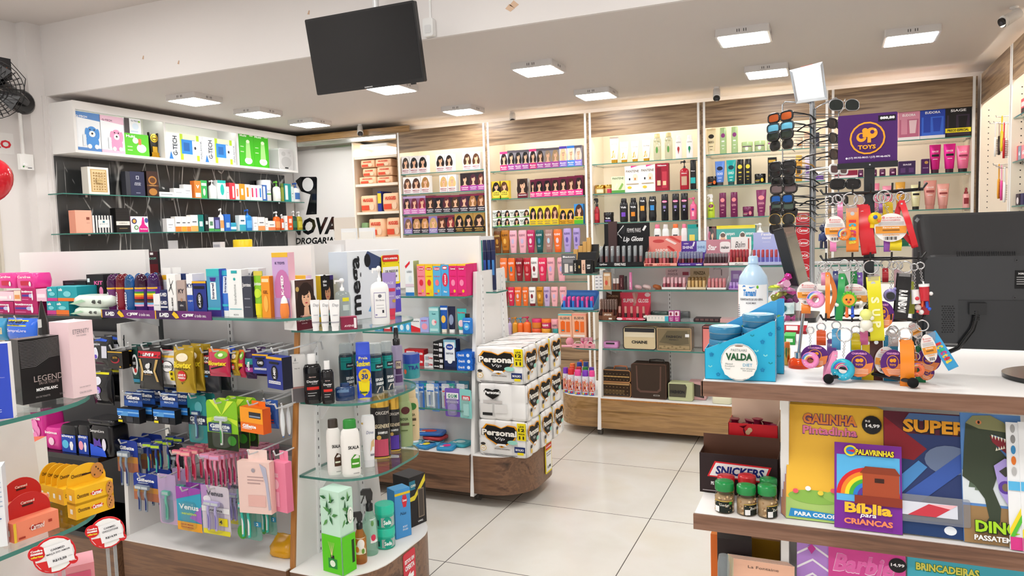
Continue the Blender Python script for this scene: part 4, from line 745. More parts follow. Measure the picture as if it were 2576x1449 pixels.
# marble shelves
XM=-5.118
WH=lambda c='f4f4f4',a=():BX(c,a or[Q(.2,.5,.8,.56,'9aa0a8'),Q(.2,.3,.6,.34,'b8bcc4')],None,None,.05)
def PR_(c,band,t=''):return BX(c,[Q(0,.0,1,.34,band),Q(.2,.55,.8,.62,'5a6068')]+([V(.5,.75,.7,.1,'4a5058',t)]if t else[]),None,None,.05)
w_='on the upper marble shelf'
pump=lambda c,cap='f4f4f4/g',lb='e8eef4':VS('pump',c+'/g',LBL(lb,'',v=.3,h=.34,u=.12),cap,.6)
row(w_,[(715,882,712,BX('f2efe8',[Q(.12,.08,.9,.92,'c8a468'),Q(.17,.11,.85,.89,'e4cc9c')]+[U(.27+.12*i,.18+.1*j,.035,.03,'a8844c')for i in range(5)for j in range(7)]+[Q(.36,.42,.66,.58,'d8bc84'),V(.51,.5,.24,.06,'8a6a3a','LATTAFA')],'e0dcd2',None,.07),'white perfume box with gold filigree'),(1020,1056,745,BX('3a3c44',d=.05),'dark grey perfume box'),(1057,1172,747,BX('2a2e4a',[V(.5,.52,.44,.06,'c8ccd8','ASAD',.02),V(.5,.45,.44,.05,'c8ccd8','NOIR',.02),Q(.4,.68,.6,.82,'c8ccd8'),Q(.44,.7,.56,.8,'2a2e4a'),Q(.35,.1,.65,.13,'8a90a8')],'1c2038',None,.06),'navy perfume box'),(1190,1282,745,BX('3c241c',[U(.5,.64,.36,.17,'b07838'),U(.5,.18,.36,.14,'b07838'),U(.5,.64,.26,.11,'5a3820'),Q(0,.4,1,.46,'6a4424'),V(.5,.43,.6,.05,'e0b070','KHAMRAH')],'1a1210',None,.06),'brown and gold perfume box'),
(1293,1408,912,WH('f0f0ee',[Q(.1,.4,.9,.6,'a8acb4')]),'low white flat medicine box'),(1410,1488,882,WH('f2f2f2'),'white square medicine box'),(1490,1553,852,WH('f4f4f4'),'white cream box'),(1577,1628,822,BX('f0843a',[V(.5,.66,.5,.2,'fff4ec','V',.05),Q(.1,.05,.9,.3,'fbe8dc')]),'orange cream box'),(1628,1678,818,BX('38a858',[Q(.1,.7,.9,.85,'d8f0dc'),U(.5,.35,.2,.2,'e8f0d0')]),'green cream box'),(1707,1762,815,pump('f2f2f2'),'white pump bottle'),(1764,1830,818,BX('eef4f4',[U(.55,.5,.24,.3,'2ab8b0'),Q(.0,.85,1,1,'2ab8b0')]),'white box with turquoise drop'),(1835,1857,868,WH('dfe2e6'),'slim pale grey box'),
(1860,1905,838,BX('d83a48',[Q(.5,.1,.8,.8,'f4e8e8')]),'red cream box'),(1908,1938,848,BX('f6eeee',[Q(.3,.2,.7,.7,'e87a5a')]),'white box with coral bottle'),(1940,1983,846,BX('f0982a',[Q(.3,.3,.7,.7,'fbf0dc')]),'amber cream box'),(1986,2026,850,BX('fbf4ee',[Q(.3,.2,.7,.8,'f08a2a')]),'white box with orange bottle'),(2030,2060,855,BX('fbf0f0',[Q(.3,.2,.7,.8,'d83a5a')]),'white box with red bottle'),(2062,2092,857,BX('fbf4f4',[Q(.3,.2,.7,.8,'d84a9a')]),'white box with magenta bottle'),(2094,2124,857,BX('f4f4fb',[Q(.3,.2,.7,.8,'3a8ad8')]),'white box with blue bottle'),(2128,2163,855,BX('3a6ab8',[Q(.1,.1,.6,.9,'eef2f8')]),'blue and white cream box'),
(2143,2222,815,VS('jar','f4f4f4/g',[Q(.1,.3,.9,.36,'5aa84a'),V(.5,.5,.5,.08,'2a5aa0','CeraVe')],'f4f4f4/g'),'large white cream jar',{'n':'cream_jar','back':.02}),(2232,2283,822,pump('eef2ec','6ab83a/g'),'white pump bottle with green pump'),(2284,2304,842,VS('slim','8a9a3a/g',cap='5a7a2a/g'),'slim olive bottle',{'n':'lotion_bottle'}),(2306,2358,845,BX('1f9a9a',[Q(.1,.1,.5,.9,'f0f8f8')]),'teal cream box'),(2360,2380,868,WH('e0f0f0'),'slim pale aqua box'),(2387,2440,835,pump('f4f6f8','2a5ab0/g','4a7ac0'),'white pump bottle with blue pump')],XM,1.8305,ZA_,'X',name='cream_box',drop=0)
w_='on the lower marble shelf'
VI=lambda:PR_('f6f2ee','f0883a')
row(w_,[(612,745,1060,BX('f0b49c',[Q(.66,.58,.86,.7,'8a4a3a'),V(.76,.44,.2,.03,'9a5a4a','PARFUM')],'e89c84',None,.07),'peach perfume box'),(752,918,1102,BX('f2f2f0',[Q(.08+.14*i,0,.15+.14*i,1,'2c3038')for i in range(7)]+[Q(.25,.3,.8,.75,'eef0ee'),U(.52,.63,.06,.06,'3a7a8a'),V(.52,.5,.44,.06,'4a6a7a','JOY')],None,'2c3038',.08),'black and white striped perfume box'),(940,1050,1042,BX('1e1c1c',[Q(0,.3,1,.46,'e8e4dc'),V(.5,.38,.6,.05,'3a3430','GABRIELLE'),Q(.2,.15,.8,.18,'8a7a5a')]+[Q(0,.55+.07*i,1,.57+.07*i,'3a3634')for i in range(6)],'121110',None,.06),'black perfume box with cream band'),(1060,1200,1110,BX('f2eef2',[Z([(.45,0),(.98,0),(.98,.3),(.8,.5),(.75,.95),(.68,.95),(.6,.5),(.45,.3)],'d82a88'),U(.2,.7,.15,.18,'3a3a6a'),U(.2,.7,.09,.11,'e8a84a'),U(.3,.3,.13,.15,'6a9a6a'),U(.3,.3,.07,.08,'f0e0e8'),U(.9,.75,.1,.16,'4a5a9a'),V(.72,.2,.44,.1,'ffffff','fantasy',.02)],'d8a0c0',None,.07),'white perfume box with magenta swirl'),
(1352,1414,1126,WH(),'white ointment box'),(1421,1468,1110,VI(),'white and orange cream box'),(1470,1511,1110,PR_('f6f2ee','f0a83a'),'white and amber cream box'),(1513,1545,1110,VI(),'white and orange cream box'),(1547,1604,1098,PR_('f8f4ee','e8b060'),'white and honey cream box'),(1607,1650,1096,BX('1a7a74',[Q(.2,.3,.8,.6,'d0eeea')]),'teal cream box'),(1660,1690,1092,BX('20282c',[Q(.2,.4,.8,.6,'c8d0d0')]),'dark cream box'),(1692,1733,1116,BX('e8f0e8',[Q(0,.0,1,.2,'48a858'),Q(.2,.4,.8,.7,'5a8a6a')]),'green and white box'),(1735,1784,1116,BX('3a3a6a',[Q(.2,.2,.8,.8,'8a8ac8'),Q(0,0,1,.14,'48a858')]),'purple cream box'),(1782,1820,1043,pump('f0f0ee','f4f4f4/g','e8a060'),'white pump bottle'),
(1823,1868,1092,BX('2a6ac8',[Q(.2,.2,.8,.5,'a8ccf4')]),'blue cream box'),(1873,1935,1160,VS('jar','3ab8d8/g',[Q(.1,.2,.9,.5,'e8f8fc')],'2aa0c0/g'),'aqua cream jar'),(1940,1990,1100,BX('eef6f6',[Q(0,0,1,.4,'3aa8c0'),Q(.2,.6,.8,.7,'3a6a8a')]),'aqua and white box'),(1996,2050,1050,pump('1e88d8','1a5ab8/g','5ab0f0'),'bright blue pump bottle'),(2052,2088,1112,WH(),'white cream box'),(2091,2146,1115,PR_('f6f4f2','f0a060'),'white box with orange hexagon'),(2150,2172,1122,WH('f4f0ee'),'slim white box'),(2174,2230,1146,PR_('f6f4f2','f08a5a'),'low white and coral box'),(2232,2280,1068,pump('e8681c','f4f4f4/g','f0a060'),'orange pump bottle'),(2281,2306,1090,pump('d8541c','f4f4f4/g'),'small orange pump bottle'),(2308,2330,1104,WH('f4f4f4'),'slim white cream box'),
(2333,2372,1106,BX('f0622a',[Q(.2,.5,.8,.8,'fbe8dc'),V(.5,.25,.5,.14,'fff4ec','60',.04)]),'bright orange sunscreen box'),(2374,2414,1064,pump('1c4a3a','e8e8e8/g','3a7a5a'),'dark green pump bottle'),(2416,2458,1068,pump('b8a818','f4f4f4/g','d8cc4a'),'yellow pump bottle')],XM,1.5365,ZA_,'X',name='cream_box')
# things on the service counter
def on(fn,name,look,x0,x1,yt,Y,z,cat=None,rz=0,d=None,group=None):
 """one thing read at x0..x1, y-top on the photograph, standing at depth Y on a surface of height z"""
 A,B=onY(x0,yt,Y),onY(x1,yt,Y);h=A.z/2+B.z/2-z;w=B.x-A.x;px,py=proj(((A.x+B.x)/2,Y,z));a,b=onY(x0,(yt+py)/2,Y),onY(x1,(yt+py)/2,Y)
 o,d=fn(b.x-a.x,h,d);c=(a.x+b.x)/2;r=R(rz)
 return put(o,name,look,cat or cat_of(name),(c-sin(-r)*d/2*-1*0,Y+d/2,z+.0006),r,group)
on(BX('f2f2f4',[Q(.3,.86,.9,.9,'8a909a')],'dcdce0','f4f4f4',.1),'medicine_box','white box on the counter before the marble wall',392,426,606,4.7,1.23)
on(VS('jar','e8e8e4/g',(),'e8c820/g'),'supplement_jar','white jar with yellow lid before the marble wall',577,613,603,4.75,1.23)
on(BX('d8d4d8',[Q(.1,.2+.2*i,.9,.3+.2*i,'a8a8b0')for i in range(4)]),'medicine_box','small grey striped box before the marble wall',537,556,609,4.66,1.23)
def leaflet(w,h,dd):
 m=MB();m.box(-w/2,w/2,.02,.026,0,h,'eef0f2');m.box(-w/2,w/2,-.03,.02,0,.006,'eef0f2');m.box(-w/2,w/2,-.03,-.026,0,h*.4,'f4f6f8');m.box(-w/2+.01,w/2-.01,.012,.019,.006,h*.9,'f6f4ee');return m.mk('leaflet_holder'),.06
on(leaflet,'leaflet_holder','white acrylic leaflet holder before the diaper nook',850,890,575,4.7,1.23)
on(leaflet,'leaflet_holder','white acrylic leaflet holder near the shop lettering',895,935,573,4.72,1.23)
on(BX('d8cfc4',(),None,None,.02),'notice_board','beige board standing behind the acrylic leaflet holders',842,892,547,4.9,1.23,'board')
# first gondola: lubricants, condoms, razors
ZG_=(280,630,3.45);ZH_=(0,600,3.45);ZI_=(280,980,3.09);ZJ_=(0,980,3.09);ZK_=(680,600,3.45);ZL_=(700,980,3.09)
FLAG=['7a3ab0','3a8a3a','e8d820','e07a20','c82a2a','1a1a1a','6a4020','7ac0e8','f0a8c8','f4f4f4']
def KM(c,dome,flag=0):
 a=[Q(.16,.28,.94,.66,'f4f4f4')]if 0 else[]
 a=[Q(.02,.63,.98,.67,'e8b020')]
 if flag:a+=[Q(.14,.57-.045*i,.9,.57-.045*i+.045,c_)for i,c_ in enumerate(FLAG[:9])]
 else:a+=[V(.32,.34,.3,.44,'f4f0f8','K-MED',.03,0,1)]
 return VS('dome',c+'/g',a,dome+'/t',1,16)
PG=2.03
w_='on the purple strip shelf'
TB2=lambda c,a,cap='f4f4f4':VS('tube',c+'/g',a,cap+'/g')
row(w_,[(912,980,315,KM('6a2a6a','8a3a8a'),'purple domed lubricant bottle',{'d':.034}),(988,1057,312,KM('8a1c2c','b83a4a'),'red domed lubricant bottle',{'d':.034}),(1062,1140,315,KM('1f5a9a','4a9ad8'),'blue domed lubricant bottle',{'d':.034}),(1145,1246,310,KM('4a2a78','6a2a5a',1),'rainbow striped domed lubricant bottle',{'d':.042}),(1256,1345,305,KM('5a2a8a','7a3a9a',1),'rainbow striped domed lubricant bottle',{'d':.042}),(1350,1378,300,KM('5a1c3a','6a2a5a'),'partly hidden wine lubricant bottle',{'d':.03,'back':.03})],PG,KZ,ZH_,name='lubricant_bottle',group='domed lubricant bottles')
row('behind the front bottles on the strip shelf',[(950,1020,306,KM('5a2a6a','7a3a8a'),'purple domed lubricant bottle',{'d':.034}),(1030,1096,306,KM('7a1c2c','a83a4a'),'red domed lubricant bottle',{'d':.034}),(1150,1215,303,KM('1f4a8a','4a8ac8'),'blue domed lubricant bottle',{'d':.034}),(1225,1290,300,KM('1f4a8a','4a8ac8'),'blue domed lubricant bottle',{'d':.034}),(1300,1360,297,KM('1f5a9a','4a9ad8'),'bright blue domed lubricant bottle',{'d':.034})],PG+.1,KZ,ZH_,name='lubricant_bottle',group='domed lubricant bottles')
row(w_,[(420,500,152,TB2('f0f0ee',[Q(.1,.74,.9,.84,'e8b020'),Q(.3,.4,.7,.7,'c8ccd4')]),'white lubricant tube with yellow band',{'n':'lubricant_tube','back':.05}),(510,590,150,TB2('eeeeec',[Q(.1,.74,.9,.84,'e8b020')]),'white lubricant tube with yellow band',{'n':'lubricant_tube','back':.06}),(368,425,380,BX('f2f2f2',[Q(.1,.45,.9,.5,'c0c4c8'),Q(.1,.2,.5,.24,'c0c4c8')],d=.03),'small stacked white box'),(428,488,345,BX('1f2a5a',[Q(0,.3,1,.36,'f0f0f0'),V(.5,.82,.9,.14,'f4f4f8','K-MED',.03),V(.5,.5,.9,.14,'f4f4f8','K-MED',.03)],d=.03),'small navy lubricant box'),
(484,570,208,BX('f4f4f2',[Z([(.3,.9),(.34,.9),(.5,.62),(.46,.62)],'1a1a1a'),Z([(.2,.6),(.75,.86),(.76,.84),(.22,.57)],'1a1a1a'),Z([(.45,.75),(.7,.5),(.73,.51),(.48,.77)],'1a1a1a'),V(.55,.28,.16,.34,'1a1a1a','K-SEX',.03,0,1)],d=.025),'white lubricant box with black strokes',{'rz':-6}),(562,630,205,BX('20346a',[Z([(.3,.95),(.4,.8),(.7,1),(.6,1),(.42,.86)],'f4f4f4')],d=.03),'navy lubricant box',{'back':.03}),(575,645,262,BX('b8a49c',[Q(0,0,1,.42,'34323c'),V(.5,.7,.7,.12,'2a2430','KY',.02),U(.5,.45,.12,.05,'b08a70'),V(.5,.3,.4,.06,'f4f4f4','ultra')],d=.03),'taupe and black lubricant box'),(658,712,205,BX('eef0f4',[Q(0,0,1,.5,'2a50b0'),V(.5,.72,.9,.1,'1a2a5a','KY',.02),V(.5,.36,.7,.06,'f4f4f4','original')],d=.035),'white and blue lubricant box'),(714,765,202,BX('e8eef6',[V(.5,.88,.7,.06,'2a4a8a','KY')],d=.03),'pale blue lubricant box',{'back':.03}),
(708,828,268,BX('26358a',[Q(0,.94,1,1,'e8b020'),U(.5,.44,.24,.24,'14161f'),V(.5,.44,.16,.36,'f4f4f4','K-MED',.03,0,1),Q(.12,.78,.88,.86,'14161f'),Q(.12,.05,.88,.14,'f0f0f0')],'14182c',None,.03),'indigo lubricant box with black oval'),(834,945,162,BX('7a4ab8',[Q(0,.16,1,1,'4a9ac0'),Q(0,.85,1,1,'3ab8c0'),Z([(.25,.82),(.75,.82),(.68,.74),(.32,.74)],'4a2a8a'),Q(.28,.36,.72,.72,'f4f8fa'),V(.5,.54,.26,.32,'2a2a5a','Intragel',.03,0,1),Q(0,.14,1,.19,'3ab8c0'),Q(0,0,1,.14,'3a2a7a')],'4a5ab8','3ab8c0',.035),'aqua and violet lubricant box'),(932,1024,170,TB2('3a78d8',[Q(0,.88,1,.98,'3ab0d0'),Q(.3,.5,.8,.86,'e4eefa'),V(.55,.68,.26,.32,'2a3a7a','Intragel',.03,0,1),Q(0,.22,1,.27,'3ab8d0')],'f0f2f4'),'blue lubricant tube standing on its cap',{'n':'lubricant_tube'}),(1012,1138,168,BX('f2f4f3',[U(.5,.8,.08,.03,'2aa8a8'),Q(.3,.92,.7,.98,'2aa8b0'),V(.5,.48,.16,.42,'8a9090','hidrafemme',.0,0,1),Q(.1,.16,.9,.18,'7ac0c8'),V(.5,.05,.3,.03,'4a5a5a','KH')],'e4e6e6',None,.035),'tall white intimate gel box'),(1145,1285,158,BX('eeeeee',[Q(.1,.86,.5,.9,'a0a0a8'),U(.75,.8,.2,.15,'3a3a44')],'dcdce0',None,.04),'white box behind the grey one',{'back':.06}),
(1140,1222,226,BX('3f4250',[V(.5,.78,.9,.12,'f0f0f0','Jontex',.02),Q(.2,.44,.8,.47,'8a8c98'),Q(.2,.24,.8,.26,'8a8c98')],'2a2c36',None,.03),'dark grey lubricant box'),(1222,1300,182,TB2('8ac81e',[Q(0,.9,1,1,'d8c850'),V(.5,.72,.9,.1,'f4fae0','Jontex',.03),U(.5,.52,.4,.1,'c8e83a'),Q(.1,.05,.9,.3,'e8e020')],'e8d820'),'lime green lubricant tube',{'n':'lubricant_tube'}),(1305,1378,226,BX('f0982a',[Q(.1,.86,.9,.94,'f8e0b0'),V(.5,.62,.6,.08,'8a4a0c','GEL',.03),U(.5,.34,.26,.2,'f8b850')],'d87a1c',None,.03),'orange lubricant box')],PG,KZ,ZG_,name='lubricant_box')
on(BX('c8a8d8',[Q(0,.93,1,1,'e8b838'),U(.6,.44,.5,.3,'c878b0'),Q(0,0,1,.3,'b89ad0'),V(.5,.84,.6,.04,'4a3a6a','K TOYS',.03),V(.6,.5,.16,.3,'ffffff','K-MED',.04,0,1)],'e8b4c4','e8b838',.035),'adult_toy_box','tall lilac and pink box with yellow top band',687,727,636,2.05,KZ,'box')
on(BX('d0b0dc',[Q(0,.9,1,1,'e8b838'),V(.5,.75,.6,.12,'4a3a6a','K TOYS',.03)],'dcc0e4','e8b838',.03),'adult_toy_box','short lilac box with yellow top band',729,772,694,2.12,1.134,'box')
def egg(w,h,dd):
 t=thing('egg',None,None);m=MB();m.lathe([(w*.4,0),(w*.5,h*.2),(w*.48,h*.5),(w*.4,h*.66)],'f0883a/g',16);m.mk('base',t);m=MB();m.lathe([(w*.4,h*.66),(w*.3,h*.85),(w*.12,h*.97),(w*.02,h)],'f8f2ea/g',16);m.mk('lid',t);return t,w
on(egg,'massager','orange and white egg shaped massager beside the lilac box',699,717,745,2.02,KZ,'massager')
for i,(a,b)in enumerate(((875,1340),(1342,1830))):
 x0=onY(a/3.45,600+630/3.45,2.0).x;x1=onY(b/3.45,600+640/3.45,2.0).x;w=x1-x0;m=MB();h=.032
 m.box(-w/2,w/2,-.0015,.001,0,h,'6a2a72','6a2a72');P=FP(w,h,-.0016)
 m.art(P,[Q(0,0,.4,1,'3a2050'),Q(0,0,.02,1,'e8b020'),V(.17,.5,.17,.5,'ffffff','K-MED',.05),Z([(.31,.6),(.35,.95),(.41,.6),(.44,.2),(.38,.1),(.34,.35)],'e8c020'),V(.54,.5,.1,.36,'ffffff','O',.0),V(.63,.5,.14,.42,'ffffff','prazer',.05),V(.82,.5,.2,.36,'ffffff',u'é todo seu.',.0)])
 put(m.mk('strip'),'shelf_strip','purple shelf strip with yellow lips, '+('under the domed bottles' if i==0 else 'under the lubricant boxes'),'shelf strip',((x0+x1)/2,2.003,KZ-.01))
 # ---- hanging goods
def hookrod(x,z,y0,rail,par=g1,tip=.02):
 m=MB();m.tube([(x,2.21,rail),(x,2.2,z+.004),(x,y0+.03,z),(x,y0+.008,z+.002),(x,y0,z+tip)],.0032,'d4d6d8/g',6);m.mk('hook',par)
def pouch(w,h,t,col,art=(),crimp='',fin=None):
 m=MB();rings=[];n=12
 for z,d,f in((0,.06,.98),(.05,.12,1),(.1,.45,.97),(.25,.9,.95),(.55,1,.95),(.8,.7,.96),(.9,.2,1),(1,.06,1)):
  rings.append([(math.copysign(abs(cos(a))**.7,cos(a))*f*w/2,math.copysign(abs(sin(a))**.7,sin(a))*d*t/2,z*h)for a in(2*pi*j/n for j in range(n))])
 m.loft(rings,col)
 def P(u,v,k):
  for(z0,d0),(z1,d1)in zip(((0,.06),(.05,.12),(.1,.45),(.25,.9),(.55,1),(.8,.7),(.9,.2)),((.05,.12),(.1,.45),(.25,.9),(.55,1),(.8,.7),(.9,.2),(1.01,.06))):
   if z0<=v<=z1:d=d0+(d1-d0)*(v-z0)/(z1-z0);break
  c=max(-.97,min(.97,(u-.5)*2));s=(1-abs(c)**2.86)**.35
  return(c*w*.475,-d*t/2*s-.0005*k,v*h)
 m.art(P,art,1);return m.mk('pouch')
def HP(col,art=(),t=.02):return lambda w,h:pouch(w,h,t,col,art)
def HB(col,art=(),side=None,d=.035,tab='f4f4f4/t'):
 def f(w,h):
  tb=h*.16;m=MB();m.box(-w/2,w/2,-d/2,d/2,0,h-tb,col,side);m.art(flat(w,h-tb,d),art);m.box(-w*.3,w*.3,d/2-.0015,d/2-.0005,h-tb,h,tab if tab else col);return m.mk('box')
 return f
def HC(col,art=(),bub='f4f8f8/l',fig=None):
 """card with a see-through bubble"""
 def f(w,h):
  t=thing('blister',None,None);m=MB();m.prismy(rrect(-w/2,w/2,0,h,w*.1,3),-.001,.001,col);m.art(FP(w,h,-.0012),art);m.mk('card',t)
  m=MB();m.loft([[(x*w*s,y,.06*h+z*h*.62)for x,z in rrect(-.3,.3,0,1,.12,3)]for s,y in((1,-.0015),(.96,-.012),(.8,-.016))],bub,True);m.mk('blister',t)
  if fig:fig(t,w,h)
  return t
 return f
def razor(t,hd,gr,h,z0=0,x=0,y=-.008,hw=.02,acc='c8d0d4'):
 """one disposable razor drawn as handle and head on thing t"""
 m=MB();m.tube([(x,y,z0+.86*h),(x,y-.004,z0+.7*h),(x,y+.001,z0+.4*h),(x,y-.002,z0+.05*h)],.0048,hd,8);m.tube([(x,y-.004,z0+.66*h),(x,y-.003,z0+.4*h),(x,y-.0045,z0+.12*h)],.0032,gr,6);m.mk('razor_handle',t)
 m=MB();m.box(x-hw,x+hw,y-.006,y+.005,z0+.86*h,z0+h,hd);m.box(x-hw*.9,x+hw*.9,y-.0075,y-.006,z0+.89*h,z0+.97*h,acc);m.mk('razor_head',t)
def figr(hd,gr):return lambda t,w,h:razor(t,hd,gr,h*.6,h*.08,0,-.007,w*.18)
NTH=['at the front','second from the front','third from the front','fourth from the front','fifth from the front','sixth from the front','seventh from the front','eighth from the front','ninth from the front','tenth from the front','eleventh from the front','twelfth from the front','thirteenth from the front','fourteenth from the front']
def hang(fn,name,look,x0,x1,yt,yb,zoom,Y=2.03,n=1,dy=.03,rail=None,hook=True,rz=0,hz=.007,cat=None,group=None,dx=.0,hx=.0):
 ox,oy,s=zoom;A=onY(ox+x0/s,oy+(yt+yb)/2/s,Y);B=onY(ox+x1/s,oy+(yt+yb)/2/s,Y);zt=onY(ox+(x0+x1)/2/s,oy+yt/s,Y).z;zb=onY(ox+(x0+x1)/2/s,oy+yb/s,Y).z
 w,h,x=B.x-A.x,zt-zb,(A.x+B.x)/2;r=min(RAILS,key=lambda q:abs(q-zt+.01))if rail is None else rail
 o=fn(w,h)
 for i in range(n):
  q=o if i==0 else copy_tree(o)
  put(q,name,look+(', '+NTH[i]+' of its hook' if n>1 else ''),cat or cat_of(name),(x+i*dx+.002*sin(i*2.3),Y+i*dy,zb),R(rz+(2*sin(i*1.7)if i else 0)),group)
 if hook:hookrod(x+hx,zt-hz,Y-.035,r)
KMH=lambda:HB('26358a',[Q(0,.92,1,1,'e8b020'),U(.5,.56,.24,.22,'14161f'),V(.5,.56,.34,.14,'f4f4f4','K-MED',.03),Q(.12,.2,.88,.3,'f0f0f0'),V(.5,.25,.7,.06,'26358a','EDUCATION',.02),Q(.2,.76,.8,.84,'14161f')],'14182c',.035,'e8eef0/t')
KMT=lambda:HB('26358a',[Q(0,.92,1,1,'e8b020'),U(.5,.5,.22,.24,'14161f'),V(.5,.5,.15,.34,'f4f4f4','K-MED',.03,0,1),Q(.12,.16,.88,.25,'f0f0f0'),V(.5,.205,.7,.05,'26358a','EDUCATION',.02),Q(.2,.78,.8,.85,'14161f')],'14182c',.04,'e8eef0/t')
MOON=lambda:HB('17140f/g',[Q(0,.9,1,.96,'e8b838'),U(.5,.5,.3,.2,'b02a3a'),U(.47,.56,.27,.19,'17140f'),V(.5,.62,.3,.12,'c89a3a','SKYN',.02),U(.84,.12,.07,.05,'c89a3a')],'0e0c0a',.03)
hang(MOON(),'condom_pack','black condom box with red crescent',0,125,838,1020,ZG_,2.0,2,.04)
hang(HP('1c4a44/f',[U(.5,.5,.36,.26,'f0f2f0'),U(.5,.54,.22,.16,'1a1a1a'),V(.5,.54,.34,.07,'f4f4f4','PRUDENCE',.03),U(.6,.36,.14,.06,'c82a2a'),Q(.1,.05,.9,.14,'3a9ac0')],.025),'condom_pack','dark green condom pouch with white emblem',187,265,815,1158,ZG_,2.04,2,.05)
hang(HP('1a1a1b/g',[Q(0,.75,1,.9,'c82434'),V(.5,.825,.46,.07,'ffffff','LEVE 8',.05),Z([(.08,.72),(.18,.72),(.3,.45),(.2,.2),(.12,.2),(.2,.45)],'c8a868'),Z([(.92,.72),(.82,.72),(.72,.45),(.82,.2),(.9,.2),(.8,.45)],'c8a868'),V(.5,.44,.4,.09,'ffffff','olla',.06),U(.5,.56,.1,.06,'e0e0e0'),U(.56,.6,.05,.04,'e0e0e0'),V(.5,.37,.3,.025,'d8a868','lubrificado')],.022),'condom_pack','large black condom pouch with red header',238,448,838,1205,ZG_,2.01,2,.05)
hang(HP('e4e4e4/f',[Q(.02,.8,.98,.86,'e8b830'),U(.5,.54,.42,.17,'1a1a1a'),U(.5,.54,.38,.15,'f2f2f2'),V(.5,.54,.74,.08,'1a1a1a','PRUDENCE',.02),U(.14,.68,.12,.05,'d82a3a'),Q(.66,.14,.96,.42,'f0d820'),V(.81,.34,.14,.08,'1a1a1a','8',.03),V(.81,.2,.14,.08,'1a1a1a','6',.03)],.025),'condom_pack','white condom pouch with black ring',447,570,868,1162,ZG_,2.03,2,.05)
BLO=lambda t='LEVE 9':HP('b89a28/f',[Z([(0,.72),(1,.8),(1,.92),(0,.92)],'d8b850'),U(.5,.78,.3,.09,'f0e4c8'),V(.5,.62,.9,.14,'f0d830','Blowtex',.06,.2),V(.5,.53,.6,.04,'1a1a1a','PRETO',.02),U(.5,.38,.22,.12,'d02a2a'),V(.5,.4,.36,.05,'ffffff','LEVE 9',.04),V(.5,.34,.36,.045,'ffffff','PAGUE 6',.04),V(.5,.22,.1,.05,'1a1a1a','9',.03)],.03)
hang(BLO(),'condom_pack','gold condom pouch with red disc',552,730,838,1232,ZG_,1.99,3,.04)
hang(HP('3a3c44/g',[Q(0,.7,1,.88,'c8303c'),V(.5,.82,.4,.06,'ffffff','LEVE',.05),V(.5,.74,.5,.05,'ffffff','PAGUE',.05),V(.4,.5,.66,.13,'f4f4f4',u'Jøntex',.03),Q(.2,.38,.6,.42,'3a8ad0')],.03),'condom_pack','dark grey condom pouch with red header',745,950,865,1230,ZG_,2.05,2,.045)
KIW=lambda:HP('c02a50/g',[Z([(0,.55),(1,.75),(1,1),(0,1)],'e07a2a'),U(.68,.8,.3,.14,'7ab03a'),U(.68,.8,.12,.06,'e4f0c8'),V(.5,.5,.92,.17,'f0d830','Blowtex',.06,.2),Z([(.2,.32),(.8,.44),(.8,.38),(.2,.26)],'1a1a1a')],.03)
hang(KIW(),'condom_pack','crimson condom pouch with kiwi fruit',850,1032,855,1092,ZG_,1.99,1)
hang(BLO(),'condom_pack','narrow gold condom pouch between colourful ones',1055,1115,868,1085,ZG_,2.02,1)
hang(KIW(),'condom_pack','narrow crimson condom pouch beside the rainbow foil one',1117,1166,862,1102,ZG_,2.03,1,hook=False)
hang(HP('3a2050/f',[Q(.1,.5,.9,.7,'2a8a8a'),Q(.1,.25,.9,.4,'a03a8a'),V(.5,.45,.3,.3,'f4f4f4','olla',.03,0,1)],.03),'condom_pack','iridescent purple foil condom pouch',1172,1258,855,1112,ZG_,2.03,2,.05)
hang(HP('2a4ab0/f',(),.03),'condom_pack','plain blue foil condom pouch',1030,1080,830,1060,ZG_,2.12,1,hook=False)
hang(KMH(),'condom_pack','indigo lubricant box hanging square',1256,1392,862,1062,ZG_,2.02,1)
hang(KMT(),'condom_pack','tall indigo lubricant box hanging above the rounded shelf end',1372,1548,865,1192,ZG_,1.97,1,rz=-14)
G3B=lambda:HB('16181e',[Q(0,.5,1,1,'2a7ad0'),Q(0,.72,1,.82,'8ac0f0'),Z([(.1,.5),(.5,.5),(.5,.82),(.3,.82)],'5aa0e0'),Q(.42,.1,.72,.46,'3a3c44'),V(.12,.4,.14,.2,'ffffff','2',.04),Q(.04,.04,.24,.2,'f0e020')],'101218',.03,None)
def G3C(w,h):
 t=thing('pack',None,None);b=G3B()(w,h*.56);b.name='box';b.parent=t;b.location=(0,-.004,0)
 m=MB();m.prismy([(-w*.44,h*.5),(w*.42,h*.5),(w*.4,h*.94),(w*.3,h),(-w*.3,h),(-w*.42,h*.94)],.008,.0095,'1c3a78');m.art(lambda u,v,k:((u-.5)*w*.86,.0078-.0003*k,h*(.5+.5*v)),[Q(.02,.04,.98,.4,'2a5ab0'),Q(.05,.85,.95,.92,'c8dcf0'),V(.5,.62,.7,.26,'ffffff','Gillette',.04),V(.5,.34,.5,.14,'d0e0f4','MACH3',.03)]);m.mk('header_card',t);return t
hang(G3C,'razor_blade_pack','blue razor blade pack by the divider',78,245,22,250,ZI_,2.0,4,.045,dx=.012)
hang(G3C,'razor_blade_pack','blue razor blade pack in mid bay',357,522,28,258,ZI_,1.98,4,.045,dx=.012)
GL=lambda c,c2:[Q(0,.38,1,.58,'1c2a50'),V(.5,.5,.8,.1,'ffffff','Gillette',.05),V(.5,.42,.5,.05,'ffffff','MACH3',.04)]
hang(HC('2a8a8c',GL(0,0)+[U(.6,.75,.2,.12,'5aaab0')],fig=figr('2a4a8a','8ac8d8')),'razor_blister','teal razor blister card',600,745,45,412,ZI_,2.02,2,.04)
